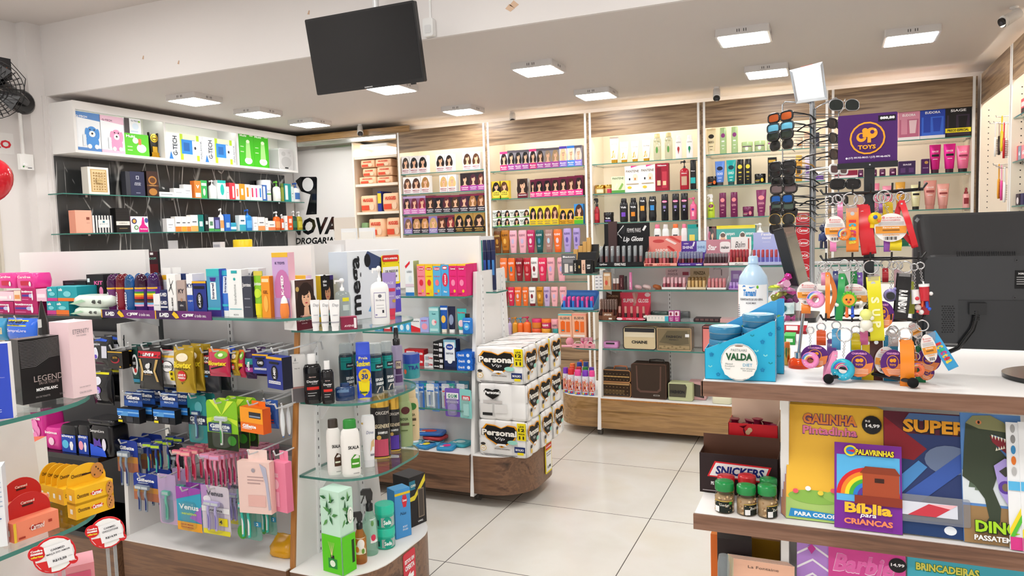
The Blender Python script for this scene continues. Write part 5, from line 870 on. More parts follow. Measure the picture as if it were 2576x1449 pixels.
hang(HC('8ac828',[Z([(.5,.7),(.1,1),(.3,1)],'d8f04a'),Z([(.5,.7),(.7,1),(.9,1)],'d8f04a'),Z([(.5,.7),(0,.5),(0,.62)],'c8e83a'),Z([(.5,.7),(1,.5),(1,.62)],'c8e83a'),Q(0,0,1,.34,'1c2a14'),U(.8,.2,.14,.1,'3a8a2a')]+[Q(.06,.36,.8,.54,'1c3a78'),V(.43,.475,.64,.085,'ffffff','Gillette',.05),V(.43,.4,.5,.04,'ffffff','MACH3 SENSITIVE',.03)],fig=figr('f0f4f0','3aa84a')),'razor_blister','bright green razor blister card',748,985,85,465,ZI_,1.99,3,.035,dx=.014)
hang(HB('f0761c',[Z([(0,.4),(1,.4),(1,1),(0,1)],'f8a020'),Q(.4,.6,.92,.84,'2a2a30'),Q(.42,.64,.9,.7,'8a98b0'),V(.4,.26,.6,.14,'ffffff','Gillette',.05),V(.3,.16,.4,.05,'ffffff','FUSION 5',.03)],'d8581c',.035,None),'razor_blade_pack','bright orange razor blade box',1020,1222,98,328,ZI_,1.99,1,rz=-8)
hang(HP('2a58a8/g',[V(.5,.86,.6,.09,'f4f4f4','Orange',.03),U(.5,.55,.16,.08,'d8e4f4'),Q(.3,.2,.8,.24,'c83a3a'),Q(.3,.3,.8,.34,'c83a3a')],.02),'ointment_pack','blue pack behind the orange razor box',1190,1300,80,300,ZI_,2.04,1)
def flosspick(w,h):
 t=thing('brush',None,None);m=MB();m.loft([[(x*w*f,y*.008*f,z*h)for x,y in((-.4,0),(-.2,-1),(.2,-1),(.4,0),(.2,1),(-.2,1))]for z,f in((0,.2),(.1,.6),(.4,1),(.7,.8),(.9,.3),(1,.3))],'dfe4e8/g');m.mk('body',t);m=MB();m.cyl((0,0,-.0),(0,0,.02),.003,'2a6ab8/g',6);m.mk('tip',t);return t
hang(flosspick,'interdental_brush','silver interdental brush hanging beside the wooden edge',1312,1350,122,370,ZI_,2.0,1)
hang(flosspick,'interdental_brush','silver interdental brush behind its twin',1358,1400,118,355,ZI_,2.06,1)
PB_=[Q(0,.3,1,.5,'c88a3a'),Q(0,0,1,.3,'b06a4a'),V(.5,.76,.7,.12,'ffffff','Gillette',.05),Q(.2,.64,.6,.67,'c8d4f0')]
def figpair(hd,gr,z=-.5,hh=.85):
 def f(t,w,h):
  for q in(-.13,.13):razor(t,hd,gr,h*hh,h*z,q*w,-.018,w*.13)
 return f
hang(HC('1f3a9a',PB_,fig=figpair('8a98a8','2a3a78',-.42,1.1)),'razor_card','blue card with two razors by the divider',50,208,395,640,ZI_,2.0,3,.05,dx=.01)
def raz(hd,gr,acc,hw=.021):
 def f(w,h):
  t=thing('razor',None,None);razor(t,hd,gr,h,0,0,0,hw,acc);return t
 return f
 # single razors hanging in depth on a hook
def razors(look,hd,gr,acc,x0,x1,yt,yb,n,Y0,dy,dx,group,rzs=(8,),hw=.021):
 for c,q in enumerate((0,1)):
  xm=x0+(x1-x0)*(.25+.5*q)
  hang(raz(hd,gr,acc,hw),'disposable_razor',look+(' in the outer row' if q==0 else ' in the inner row'),xm-25,xm+25,yt+12*q,yb+12*q,ZI_,Y0,n,dy,hook=q==0,rz=rzs[0],group=group,dx=dx,rail=RAILS[2],hz=.012)
razors('blue and lime disposable razor','1f3a8a/g','4ac0b0/g','b8d83a',262,385,415,655,3,2.01,.05,.006,'blue disposable razors')
hang(HC('2a2a30',[Q(0,.3,1,.46,'16181c'),V(.5,.4,.9,.1,'ffffff','Gillette',.05),V(.4,.34,.5,.05,'e0e0e0','MACH3',.03)],fig=figr('9aa0a8','4a4a50')),'razor_blister','black razor blister card behind pink razors',440,560,420,720,ZI_,2.08,1)
razors('rose and red disposable razor','f07a98/g','d0204a/g','f4b8b0',490,620,470,715,7,2.0,.028,.008,'rose disposable razors')
razors('pink and magenta disposable razor','f09ab8/g','b01c5a/g','d8a8d0',700,850,500,765,14,1.99,.0145,.0085,'magenta disposable razors')
PKB=lambda:HB('f0d0c8',[Q(.3,.7,.8,.72,'b89a98'),Q(.3,.64,.8,.66,'b89a98'),Q(.3,.58,.7,.6,'b89a98'),Q(.3,.14,.84,.36,'e8b8b0'),Z([(.7,.98),(.9,.9),(.95,.6),(1,.1),(.92,.08),(.86,.6)],'b8b8cc'),U(.5,.84,.06,.04,'a8a0a8')],'e8c0b8',.03,'f4dcd4')
hang(PKB(),'razor_gift_box','pale pink boxed razor seen from its back',1020,1240,478,950,ZI_,1.96,1,rz=8,rail=RAILS[2])
hang(HB('f08aa8',[V(.3,.75,.34,.12,'f8d0dc','Venus',.02),U(.3,.55,.2,.1,'f8c0d0'),Q(.1,.1,.5,.4,'f4a8c0')],'e87a9a',.03,'f498b4'),'razor_gift_box','bright pink boxed razor beside the wooden edge',1268,1388,485,938,ZI_,2.0,1,rz=-6,rail=RAILS[2])
R4=.46
m=MB();m.box(-2.55,-1.79,2.205,2.228,R4-.022,R4+.012,mat('8f9092/g'));m.mk('hook_rail',g1)
hang(HC('1f3a9a',PB_,fig=figpair('8a98a8','2a3a78',-.38,1.0)),'razor_card','blue card with two razors, lowest hook',178,368,655,862,ZI_,1.99,2,.06,rail=R4)
hang(HC('c8a8c8',[Q(0,.5,1,1,'b8a0c8')],'e4f4f2/l',figr('7ad0b8/g','4ab09a/g')),'razor_blister','clear blister with mint green razor',372,510,660,1042,ZI_,1.98,2,.07,rail=R4)
hang(HC('3aa8c8',[Z([(0,.7),(1,.9),(1,1),(0,1)],'a04ab0'),Z([(.5,.3),(1,.2),(1,.6)],'a86ac8'),Q(0,0,1,.2,'f0a82a'),V(.5,.55,.8,.12,'ffffff','Venus',.03),V(.5,.4,.6,.06,'d8f060','sensitive',.02),V(.4,.14,.5,.03,'c8401c','LEVE MAIS',.03),V(.4,.08,.5,.03,'c8401c','PAGUE MENOS',.03)],'f0f8f8/l',None),'razor_blister','turquoise razor pack with orange foot',513,702,762,1096,ZI_,1.97,2,.05,rail=R4)
VI_=lambda:HC('d4ccd8',[Z([(0,1),(.35,1),(0,.55)],'b890c8'),Q(.02,0,.98,.1,'e8e030'),V(.5,.85,.6,.1,'5a5a64','Venus',.03),U(.22,.72,.14,.07,'f0ecf4'),Q(0,.46,1,.57,'f0f0f2'),V(.5,.515,.5,.08,'4a4a52',u'Íntima',.02),Q(.6,.2,.92,.36,'f0e020'),V(.68,.28,.1,.08,'1a1a1a','4',.03)],'f4f4f8/l',figpair('b8b0e0/g','8a80c8/g',.1,.62))
hang(VI_(),'razor_blister','lilac and grey razor pack with yellow foot',708,922,752,1125,ZI_,1.97,1,rail=R4)
hang(VI_(),'razor_blister','lilac razor pack behind the one with yellow foot',915,1035,700,1045,ZI_,2.09,1,rail=R4)
GRB=lambda:HC('bfe4dc/t',[U(.15,.12,.2,.14,'4a9a3a'),Q(.68,.28,.98,.38,'2a90c0'),V(.83,.33,.1,.06,'ffffff','2',.03)],'ecf8f4/l',figpair('3ac0b0/g','f4f4f4/g',.06,.7))
hang(GRB(),'razor_blister','clear mint razor pack with cucumber print',985,1165,780,1162,ZI_,1.98,1,rail=R4)
hang(GRB(),'razor_blister','clear mint razor pack beside the cucumber one',1160,1280,760,1122,ZI_,2.04,1,rail=R4)
def bag(w,h,d,col,art,seed=1):
 rnd=random.Random(seed);m=MB();n=14
 rings=[[((math.copysign(abs(cos(a))**.6,cos(a))*f*w/2+rnd.uniform(-.004,.004)),math.copysign(abs(sin(a))**.6,sin(a))*f2*d/2+rnd.uniform(-.004,.004),z*h)for a in(2*pi*j/n for j in range(n))]for z,f,f2 in((0,.9,.8),(.15,1,1),(.4,.95,.95),(.7,.75,.6),(.9,.7,.2),(1,.68,.08))]
 m.loft(rings,col);m.art(lambda u,v,k:((u-.5)*w*.8,-d*.42-.0006*k,v*h),art);return m.mk('bag')
on(lambda w,h,dd:(bag(w,h,.1,'e8a81a/g',[V(.5,.3,.7,.12,'8a5a10','CONTEM',.02)]),.1),'snack_bag','crumpled yellow plastic bag on the razor gondola base',666,726,1357,2.06,.2715)
# pads bay, foreground shelves, rounded shelf end
def view(P):v=Vector((P.x,P.y));r=v.length;return v/r,r
def at(fn,name,look,x0,x1,yt,yb,z,zoom=(0,0,1),cat=None,turn=0,d=None,group=None,gap=.0006):
 """one thing facing the aisle; its foot is seen at y-bottom on a surface of height z"""
 ox,oy,s=zoom;xc=ox+(x0+x1)/2/s;P=onZ(xc,oy+yb/s,z);v,r=view(P);dep=P.x*_f.x+P.y*_f.y+(z-EYE)*_f.z
 cs=(v.x*_f.x+v.y*_f.y)/hypot(_f.x,_f.y);w=(x1-x0)/s*dep*cs/FPX
 q=ray(xc,oy+yt/s);h=EYE+q.z*r/hypot(q.x,q.y)-z;o,d=fn(w,h,d);c=P+Vector((v.x,v.y,0))*d/2
 return put(o,name,look,cat or cat_of(name),(c.x,c.y,z+gap),atan2(-v.x,v.y)+R(turn),group)
def atb(fn,name,look,x0,xe,x1,yt,yb,z,zoom=(0,0,1),front='r',t=35,cat=None,group=None,gap=.0006,d=None):
 """a box seen over its upright edge xe; front='r': the printed front lies to the edge's right"""
 ox,oy,s=zoom;xc=ox+xe/s;P=onZ(xc,oy+yb/s,z);v,r=view(P);dep=P.x*_f.x+P.y*_f.y+(z-EYE)*_f.z
 cs=(v.x*_f.x+v.y*_f.y)/hypot(_f.x,_f.y);k=dep*cs/FPX/s;q=ray(xc,oy+yt/s);h=EYE+q.z*r/hypot(q.x,q.y)-z
 a,b=(x1-xe)*k,(xe-x0)*k;sg=1
 if front=='l':a,b=b,a;sg=-1
 w=a/cos(R(t));dd=d or max(b/sin(R(t)),.008);o,dd=fn(w,h,dd);th=atan2(-v.x,v.y)+sg*R(t)
 lx,ly=-sg*w/2,-dd/2;c=(P.x-(cos(th)*lx-sin(th)*ly),P.y-(sin(th)*lx+cos(th)*ly))
 return put(o,name,look,cat or cat_of(name),(c[0],c[1],z+gap),th,group)
 # ---- pads
def softpack(w,h,d,col,art=(),sd=0):
 rnd=random.Random(sd);m=MB();rings=[]
 for z,f in((0,.9),(.08,.98),(.5,1.0),(.9,.98),(1,.9)):
  rings.append([(x*f+rnd.uniform(-.0015,.0015),y*f+rnd.uniform(-.0015,.0015),z*h)for x,y in rrect(-w/2,w/2,-d/2,d/2,min(w,d)*.2,3)])
 m.loft(rings,col);m.art(lambda u,v,k:((u-.5)*w*.94,-d/2-.002-.0005*k,v*h),art);return m.mk('pack')
def SP(col,art=(),d=.06,sd=0):return lambda w,h,dd:(softpack(w,h,dd or d,col,art,sd),dd or d)
CF=[V(.5,.76,.7,.16,'ffffff','Carefree',.01),Q(.3,.2,.8,.5,'c82848'),U(.8,.3,.06,.16,'f8e8ee')]
IN=[V(.42,.74,.74,.16,'ffffff','Intimus',.04),Q(.05,.34,.6,.5,'4a3a9a'),U(.64,.42,.12,.16,'c8c4e8'),U(.76,.36,.05,.3,'f8f0f4'),Q(.05,.1,.5,.16,'e87ab0')]
PY=2.03;PZ=1.1655
row('in the lower layer of the pads shelf',[(-60,118,548,BX('b81c64',IN,'8a1448','c83078',.1),'magenta tampon box'),(124,330,545,BX('b81c64',IN,'9a1a54','c83078',.1),'magenta tampon box'),(408,486,546,BX('1fa0ac',[Q(0,0,1,.3,'c83a8a'),V(.3,.8,.4,.2,'ffffff','ob',.04),U(.5,.5,.3,.14,'7ad0d8')],'158a96',None,.1),'teal and magenta tampon box'),(488,598,546,BX('1fa0ac',[Q(0,0,1,.34,'e8742a'),V(.25,.8,.34,.2,'ffffff','ob',.04),U(.5,.5,.3,.14,'7ad0d8')],'158a96',None,.1),'teal and orange tampon box')],PY,PZ,ZH_,name='tampon_box')
zl1=onY(130/3.45,600+545/3.45,PY).z+.001;zl2=onY(500/3.45,600+546/3.45,PY).z+.001
row('in the upper layer of the pads shelf',[(-20,118,462,BX('f4d0dc',[Q(.1,.2,.6,.5,'f8f0f2'),U(.8,.4,.06,.2,'ffffff')],None,None,.08),'pale pink pantyliner box'),(122,178,455,BX('f4dcc8',[Q(.1,.2,.9,.6,'e89a5a')],None,None,.08),'pale peach pantyliner box'),(184,312,432,BX('b81c64',IN,'9a1a54','c83078',.08),'small magenta tampon box'),(316,402,440,BX('f0c0d4',[Q(.1,.3,.9,.6,'f8e8f0')],None,None,.08),'pale pink pantyliner box')],PY,zl1,ZH_,name='tampon_box')
row('in the upper layer of the pads shelf',[(410,496,422,BX('1fa0ac',[Q(0,0,1,.22,'c83a8a'),V(.3,.8,.4,.2,'ffffff','ob',.04),U(.5,.5,.3,.14,'7ad0d8')],'158a96',None,.1),'teal and magenta tampon box'),(500,668,420,BX('1fa0ac',[Q(0,0,1,.22,'e8742a'),V(.16,.8,.2,.2,'ffffff','ob',.04),U(.5,.5,.2,.2,'7ad0d8')],'158a96',None,.1),'wide teal and orange tampon box')],PY,zl2,ZH_,name='tampon_box')
zl3=onY(60/3.45,600+440/3.45,PY).z
row('on top of the pantyliner boxes',[(-30,125,302,SP('e83a98/g',CF,.08,3),'bright pink pantyliner pack'),(130,302,304,SP('e83a98/g',CF,.08,4),'bright pink pantyliner pack')],PY,zl3+.003,ZH_,name='pantyliner_pack')
row('behind the wet wipes on the pads shelf',[(555,755,368,BX('17181c',[U(.2,.75,.1,.1,'d0d0d8'),Q(.1,.9,.5,.94,'3a3a44')],d=.08),'low black box'),(760,905,314,BX('18161a',[V(.7,.78,.5,.1,'f06aa8','KIT',.03),U(.84,.56,.12,.12,'f08ab8'),Q(.05,.8,.2,.9,'e8e8e8'),Q(.36,.1,.4,.44,'e0c0b8'),Q(.6,.1,.64,.44,'e0c0b8')],d=.08),'tall black box with pink print'),(605,800,458,BX('f4e4e4',[Q(0,0,.3,1,'f0b8b0'),U(.2,.4,.12,.2,'d83a4a'),U(.8,.8,.12,.14,'d84a6a')],d=.07),'white and coral medicine box')],2.12,PZ,ZH_,name='intimate_care_box')
def wip(w,h,dd):
 m=MB();d=.11;n=16;m.loft([[(math.copysign(abs(cos(a))**.6,cos(a))*w/2*f,math.copysign(abs(sin(a))**.6,sin(a))*d/2*f2,z*h)for a in(2*pi*j/n for j in range(n))]for z,f,f2 in((0,.8,.7),(.2,.95,.95),(.5,1,1),(.8,.93,.95),(1,.8,.75))],'dfece0/g')
 P=lambda u,v,k:((u-.5)*w,-d/2*1.0-.0008*k,v*h);m.art(P,[V(.7,.5,.1,.36,'1a1a1a','48',.05),V(.86,.5,.1,.36,'1a1a1a','48',.05),Z([(.05,.3),(.4,.7),(.5,.55),(.2,.25)],'a8d0b0')]);return m.mk('wipes'),d
row('beside the purple strip',[(600,868,603,wip,'lower pale green wet wipes pack')],1.985,PZ,ZH_,name='wipes_pack')
row('beside the purple strip',[(588,912,500,wip,'upper pale green wet wipes pack')],1.985,onY(740/3.45,600+603/3.45,1.985).z+.001,ZH_,name='wipes_pack')
SL=lambda:HP('2a6ae0/g',[Q(.05,.68,.75,.92,'f0e020'),V(.4,.84,.62,.1,'1a1a1a','LEVE MAIS 32',.03),V(.32,.73,.4,.06,'1a1a1a','PAGUE MENOS',.02),V(.45,.48,.66,.16,'ffffff','SempreLivre',.0,.15),Z([(.2,.0),(.45,.2),(.5,.1),(.6,.22),(.85,.0)],'a8d0f8')],.05)
hang(SL(),'pads_pack','bright blue sanitary pads pack',75,340,690,895,ZH_,1.98,1,rail=1.06,hook=True)
hang(HP('3a9ac8/g',[Q(.1,.3,.9,.6,'d8c8a0')],.05),'pads_pack','teal blue pads pack cut by the picture edge',-60,70,690,880,ZH_,2.0,1,rail=1.06)
INB=lambda:HP('17181c/g',[Z([(.1,.85),(.4,.95),(.8,.9),(.8,.84),(.3,.86)],'2a5ad0'),U(.3,.45,.15,.2,'e8e8f4'),U(.3,.34,.08,.07,'6a4ac0'),Q(.62,.3,.86,.7,'d8d8e4'),V(.3,.75,.5,.1,'e8e8f0','SempreLivre',.02)],.04)
for y0,y1,nm in((850,1105,'upper'),(1140,1440,'lower')):
 hang(HP('17181c/g',[Q(.1,.88,.9,.94,'e8e020'),U(.4,.7,.2,.12,'e8e8f4'),U(.45,.45,.14,.1,'8a6ac8'),V(.4,.3,.2,.3,'e8e8f0','Intimus',.02,0,1)],.04)if nm=='lower' else INB(),'pads_pack',nm+' black night pads pack beside the white divider',815,985,y0,y1,ZH_,2.02,2,.05,rail=1.0 if nm=='upper' else.84,hx=-.01)
for z in(1.06,1.0,.84):m=MB();m.box(-3.55,-2.66,2.2,2.23,z-.02,z+.012,'77787a/g');m.mk('hook_rail',g1)
BZ=.6155;BY=1.96
FL=[U(.5+.2*cos(a),.5+.2*sin(a),.17,.17,'f490c8')for a in(0,1.05,2.1,3.14,4.2,5.2)]+[U(.5,.5,.07,.07,'f4f0f4')]
ALW=lambda c:SP('141518/g',[Q(.1,0,.98,.66,'1f46b0'),V(.5,.6,.74,.13,'ffffff','always',.02),U(.34,.3,.2,.16,c),Z([(.66,.1),(.6,.3),(.66,.42),(.78,.42),(.84,.3),(.78,.1)],'f0f0f4')],.08)
row('on the low black shelf',[(30,188,235,SP('d83a98/g',[V(.5,.9,.7,.09,'ffffff','Intimus',.03),U(.4,.5,.2,.16,'f4a8d0')],.1),'magenta pads pack'),(192,340,190,SP('d02a90/g',[V(.5,.88,.8,.1,'ffffff','Intimus',.03)]+FL,.1),'magenta pads pack with pink flower'),(345,465,300,SP('e03a9c/g',[V(.5,.8,.8,.12,'ffffff','Intimus',.03),U(.5,.4,.18,.18,'f8d0e4')],.1),'small magenta pads pack'),(468,598,282,ALW('5ac0e8'),'black pads pack with blue circle'),(602,694,282,ALW('f0a0b8'),'black pads pack with rosy circle'),(700,862,285,SP('15161a/g',[V(.4,.82,.7,.12,'ffffff','SempreLivre',.0),Z([(0,0),(.8,0),(.7,.25),(0,.4)],'2a5ae0'),Z([(.2,.6),(.4,.5),(.5,.6),(.6,.3),(.4,.35),(.2,.3)],'5a3aa8'),U(.72,.4,.1,.2,'e8e4f4')],.09),'black pads pack with violet butterfly')],BY,BZ,ZJ_,name='pads_pack')
row('lying on the butterfly pack',[(668,868,238,SP('15161a/g',[Q(.2,.4,.6,.6,'3a3a44')],.09),'plain black pads pack')],BY,onY(780/3.09,980+285/3.09,BY).z+.002,ZJ_,name='pads_pack')
on(BX('3a1420',[Q(0,0,1,.55,'7a1424'),V(.5,.74,.7,.1,'8ac8b8','JOOP!',.02),Q(.3,.88,.6,.96,'f0f0f0')],'17171a',None,.05),'perfume_box','black and wine perfume box between the two header panels',372,398,633,2.3,1.29)
m=MB();glass_slab(m,rect(-2.66,-2.42,2.27,2.38),1.285);tag(m.mk('glass_shelf'),'small glass shelf behind the gap of header panels','glass shelf')
# ---- foreground perfume shelf
PF=1.1155
atb(BX('f0d4d8',[V(.5,.87,.68,.06,'8a8086','ETERNITY',.0),V(.5,.815,.4,.02,'8a8086','FOR WOMEN'),V(.5,.13,.44,.018,'8a8086','EAU DE PARFUM'),Q(.3,.108,.7,.109,'9a9096'),V(.5,.06,.5,.024,'8a8086','CALVIN KLEIN')],'ecccd2','f6e6e8'),'perfume_box','tall pale pink perfume box on thick glass',472,640,855,730,1392,PF,ZH_,'r',32)
LGA=[Q(0,0,1,1,'171516')]+[Z([(0,.96-.024*i),(.3,.96-.024*i-.006),(.6,.97-.018*i),(1,.985-.018*i),(1,.982-.018*i),(.6,.967-.018*i),(.3,.957-.024*i-.006),(0,.957-.024*i)],'b0aeb0')for i in range(17)]+[V(.55,.37,.62,.09,'b8a8a4','LEGEND',.0),V(.55,.295,.42,.04,'b0a09c','EAU DE TOILETTE'),V(.5,.2,.46,.05,'f4f4f4','MONTBLANC',.05),V(.4,.09,.3,.025,'b0a8a8','EAU DE TOILETTE'),V(.86,.08,.2,.025,'b0a8a8','3.3 FL.OZ.')]
atb(BX('171516/g',LGA,'1c1a1b/g','3a383a/g'),'perfume_box','black perfume box with thin silver wave lines',125,200,628,880,1450,PF,ZH_,'r',24)
atb(BX('2a4ac8/g',[U(.35,.72,.32,.13,'a8a8d8'),V(.5,.55,.6,.015,'c8d0f0','eau de parfum'),V(.4,.12,.4,.05,'e0e8ff','nic')],'f4f4f4','e8ecf4'),'perfume_box','royal blue perfume box with silver disc',-120,118,150,905,1560,PF,ZH_,'l',12,d=.03)
def cone(w,h,dd):
 t=thing('bottle',None,None);m=MB();m.loft(srings([(0,1,1),(.4,.95,.9),(.7,.7,.6),(.92,.3,.25),(1,.1,.1)],w,h,.05,2.4,14),'1a1818/g');m.mk('body',t);m=MB();m.art(lambda u,v,k:(-w*.33+u*.008,-.012-v*.006,h*(.5+.35*v)),[Q(0,.1,1,.25,'c8c8c8'),Q(0,.5,1,.8,'d8d8d8')]);m.mk('label',t);return t,.05
at(cone,'perfume_bottle','black tapering bottle behind the perfume boxes',345,480,545,1250,PF,ZH_,'bottle')
# ---- lip balm shelf
LB=.8555
KISS=lambda x,y,s,c:[Z([(x-s,y),(x-.5*s,y+.32*s*2),(x-.12*s,y+.3*s*2),(x,y+.22*s*2),(x+.12*s,y+.3*s*2),(x+.5*s,y+.32*s*2),(x+s,y),(x+.5*s,y-.4*s*2),(x-.5*s,y-.4*s*2)],c)]
def balm(col,side,head,hc,art,handle=True):
 def f(w,h,dd):
  d=dd or.05;t=thing('box',None,None);bh=h*(.46 if handle else 1);m=MB();m.box(-w/2,w/2,-d/2,d/2,0,bh,col,side,head);m.art(flat(w,bh,d),art);m.art(lambda u,v,k:(-w/2-.0003*k,(.5-u)*d,v*bh),[Q(.35,.3,.65,.6,'f4f0e0')]);m.mk('body',t)
  if handle:
   m=MB();pts=[(-w/2,bh)]+[(w/2*cos(a)*(1-.1*sin(a)),bh+(h-bh)*(.25+.75*sin(a))*(1-.12*max(0,cos(a*2))**2*0))for a in[pi-pi*i/16 for i in range(17)]]+[(w/2,bh)]
   m.prismy(pts,d*.3,d*.3+.002,hc);P=lambda u,v,k:((u-.5)*w,d*.3-.0004*k,bh+v*(h-bh));m.art(P,[Q(.38,.42,.62,.5,'3a2018')]+([V(.3,.5,.4,.18,'3a2010','Chocotone',.02),U(.78,.5,.17,.4,'c88a4a')]+[U(.7+.05*i,.3+.13*((i*7)%4),.018,.05,'3a2010')for i in range(5)]if head=='f0b820' else[V(.5,.6,.3,.12,'f4e0d0','Carmed',.02)]));m.mk('handle_card',t)
  return t,d
 return f
YA=[V(.2,.55,.3,.24,'4a2a10','Chocotone',.02)]+KISS(.55,.5,.17,'d82a1a')+[V(.55,.5,.24,.26,'ffffff','Carmed',.03),U(.9,.5,.1,.44,'c8894a')]+[U(.86+.03*(i%3),.3+.13*i,.012,.05,'3a2010')for i in range(5)]
RA=KISS(.5,.5,.17,'a82820')+[V(.52,.5,.3,.3,'f8e8e0','Carmed',.02,.2),Q(.76,.5,.84,.64,'a83828'),Q(.1,.1,.24,.2,'a83828'),Q(0,0,.06,1,'e8c03a')]
yel=balm('f0b820','f0b420','f0b820','f0b820',YA);red=balm('f08a6a','e87a5a','f08a6a','c02824',RA)
gb='lip balm boxes'
atb(balm('f0b820','f0b420','f0b820','f0b820',YA,False),'lip_balm_box','yellow lip balm box without handle under its twin',502,596,912,892,1020,LB,ZJ_,'r',26,group=gb,d=.035)
Pq=onZ(596/3.09,980+1020/3.09,LB);dist=hypot(Pq.x,Pq.y);qq=ray(596/3.09,980+914/3.09);ztop=EYE+qq.z*dist/hypot(qq.x,qq.y)
o=atb(yel,'lip_balm_box','yellow lip balm box with cookie handle stacked on its twin',502,596,912,610+125,1020,LB,ZJ_,'r',26,group=gb,d=.035);o.location.z=max(ztop,LB+.02)+.001
for i in range(4):
 o=atb(yel,'lip_balm_box','yellow lip balm box, '+ORD[i]+' in the row behind the stacked pair',420-48*i,500-46*i,745-60*i,630-8*i,905-14*i,LB,ZJ_,'r',26,group=gb,d=.03)
atb(red,'lip_balm_box','salmon lip balm box with red lip handle nearer the white tags',75,110,492,870,1200,LB,ZJ_,'r',26,group=gb,d=.035)
atb(red,'lip_balm_box','salmon lip balm box with red lip handle behind its twin',40,75,412,745,1050,LB,ZJ_,'r',26,group=gb,d=.035)
GRN=[Q(0,.0,1,.82,'f0ece2'),Q(.08,.3,.92,.5,'e4ded0'),Q(.1,.06,.9,.28,'c8c0b0')]
atb(BX('b8482c',GRN,'f0ece4','c8583a'),'soap_box','brown topped soap box with cream panel behind lip balms',132,280,366,410,690,LB,ZJ_,'l',30,d=.06)
at(BX('c8502c',[Q(.3,.1,.9,.6,'24303a')],'b8402a','d86a4a'),'soap_box','orange and dark soap box behind the brown topped one',62,128,375,640,LB,ZJ_,d=.05)
at(BX('f0f2f6',[Q(.2,.5+.06*i,.9,.515+.06*i,'a8b8d0')for i in range(6)]+[V(.5,.35,.6,.03,'3a5a9a','LIP',.03)],'dfe4ec','f4f4f6'),'medicine_box','white box with small blue lettering at the shelf rim',-60,80,600,1225,LB,ZJ_,turn=-10,d=.04)
def tagfn(lines,look,x0,x1,yt,yb,zoom,yst):
 ox,oy,s=zoom;xc,yc=ox+(x0+x1)/2/s,oy+(yt+yb)/2/s;dq=1.52;q=ray(xc,yc);k=dq/hypot(q.x,q.y);P=Vector((0,0,EYE))+q*k;v,r=view(P)
 dep=(P-Vector((0,0,EYE))).dot(_f);cs=(v.x*_f.x+v.y*_f.y)/hypot(_f.x,_f.y);W=(x1-x0)/s*dep*cs/FPX*.8;t=thing('price_tag',look,'price tag',(P.x,P.y,P.z),atan2(-v.x,v.y),'round price tags')
 m=MB();n=28;m.prismy([(W/2*cos(2*pi*i/n),W/2*sin(2*pi*i/n))for i in range(n)],-.0015,.0015,'d8242a','d8242a')
 A=lambda u,v,k:(u*W,-.0016-.0003*k,v*W)
 def disc(x,y,rr,col):return U(x,y,rr,rr,col)
 m.art(A,[disc(0,0,.46,'f6f6f4'),Z([(-.44,-.12),(-.1,-.12),(-.1,-.45),(-.3,-.35)],'d82a2a')]);m.mk('disc',t)
 m=MB();m.prismy([(-.4*W+.2*W*cos(2*pi*i/n),.14*W+.2*W*sin(2*pi*i/n))for i in range(n)],-.0035,-.0017,'d8242a');B=lambda u,v,k:(u*W,-.0036-.0003*k,v*W)
 m.art(B,[V(-.4,.22,.27,.06,'ffffff','Confira',.05),V(-.4,.14,.27,.055,'ffffff','nossas',.05),V(-.4,.06,.27,.06,'f0e030','ofertas',.05)]);m.mk('badge',t)
 m=MB();m.prismy([(.42*W+.11*W*cos(2*pi*i/n),-.24*W+.11*W*sin(2*pi*i/n))for i in range(n)],-.003,-.0017,'d8242a');m.art(B,[V(.42,-.24,.14,.03,'ffffff','NOVA',.03)]);m.mk('badge',t)
 m=MB();m.M=Matrix.Rotation(R(-8),4,'Y');m.box(-.2*W,.42*W,-.0048,-.0037,-.28*W,.28*W,'f4f4f6');C_=lambda u,v,k:(u*W,-.0049-.0003*k,v*W)
 m.art(C_,[V(.1,.17-.1*i,.09*len(s_)**.75*.95,.055,'3a3a40',s_,.02)for i,s_ in enumerate(lines[:2])]+[V(.09,-.14,.32,.075,'2a2a30',lines[2],.03),V(.34,-.13,.1,.025,'2a2a30','A VISTA')]);m.mk('price_slip',t)
 m=MB();
 for q_ in(-.006,.006):m.box(q_-.003+.08*W,q_+.003+.08*W,.002,.004,-yst,-W*.35,'e8ecee/t')
 m.mk('stem',t);return t
tagfn(('CARMED','CHOCOTONE','R$14,99'),'round white and red price tag standing before stacked yellow boxes',655,1010,960,1260,ZJ_,.5)
tagfn(('CARMED',u'MAÇA DO AMOR','R$15,50'),'round white and red price tag standing before salmon boxes',210,640,1115,1449,ZJ_,.42)
at(BX('e8909a',[Q(.1,.2,.9,.4,'f4c8d0'),Q(.1,.6,.9,.8,'d85a78')],'e07a8a','f0a8b4'),'lip_balm_box','pink patterned carton pile below the tags',440,755,1370,1640,.601,ZJ_,d=.08)
at(BX('eef0f4',[V(.5,.8,.6,.1,'5a6a8a','Night',.0)],None,'f4f6f8'),'night_cream_box','white night care box on the lowest near shelf',-40,165,1375,1700,.601,ZJ_,d=.06)
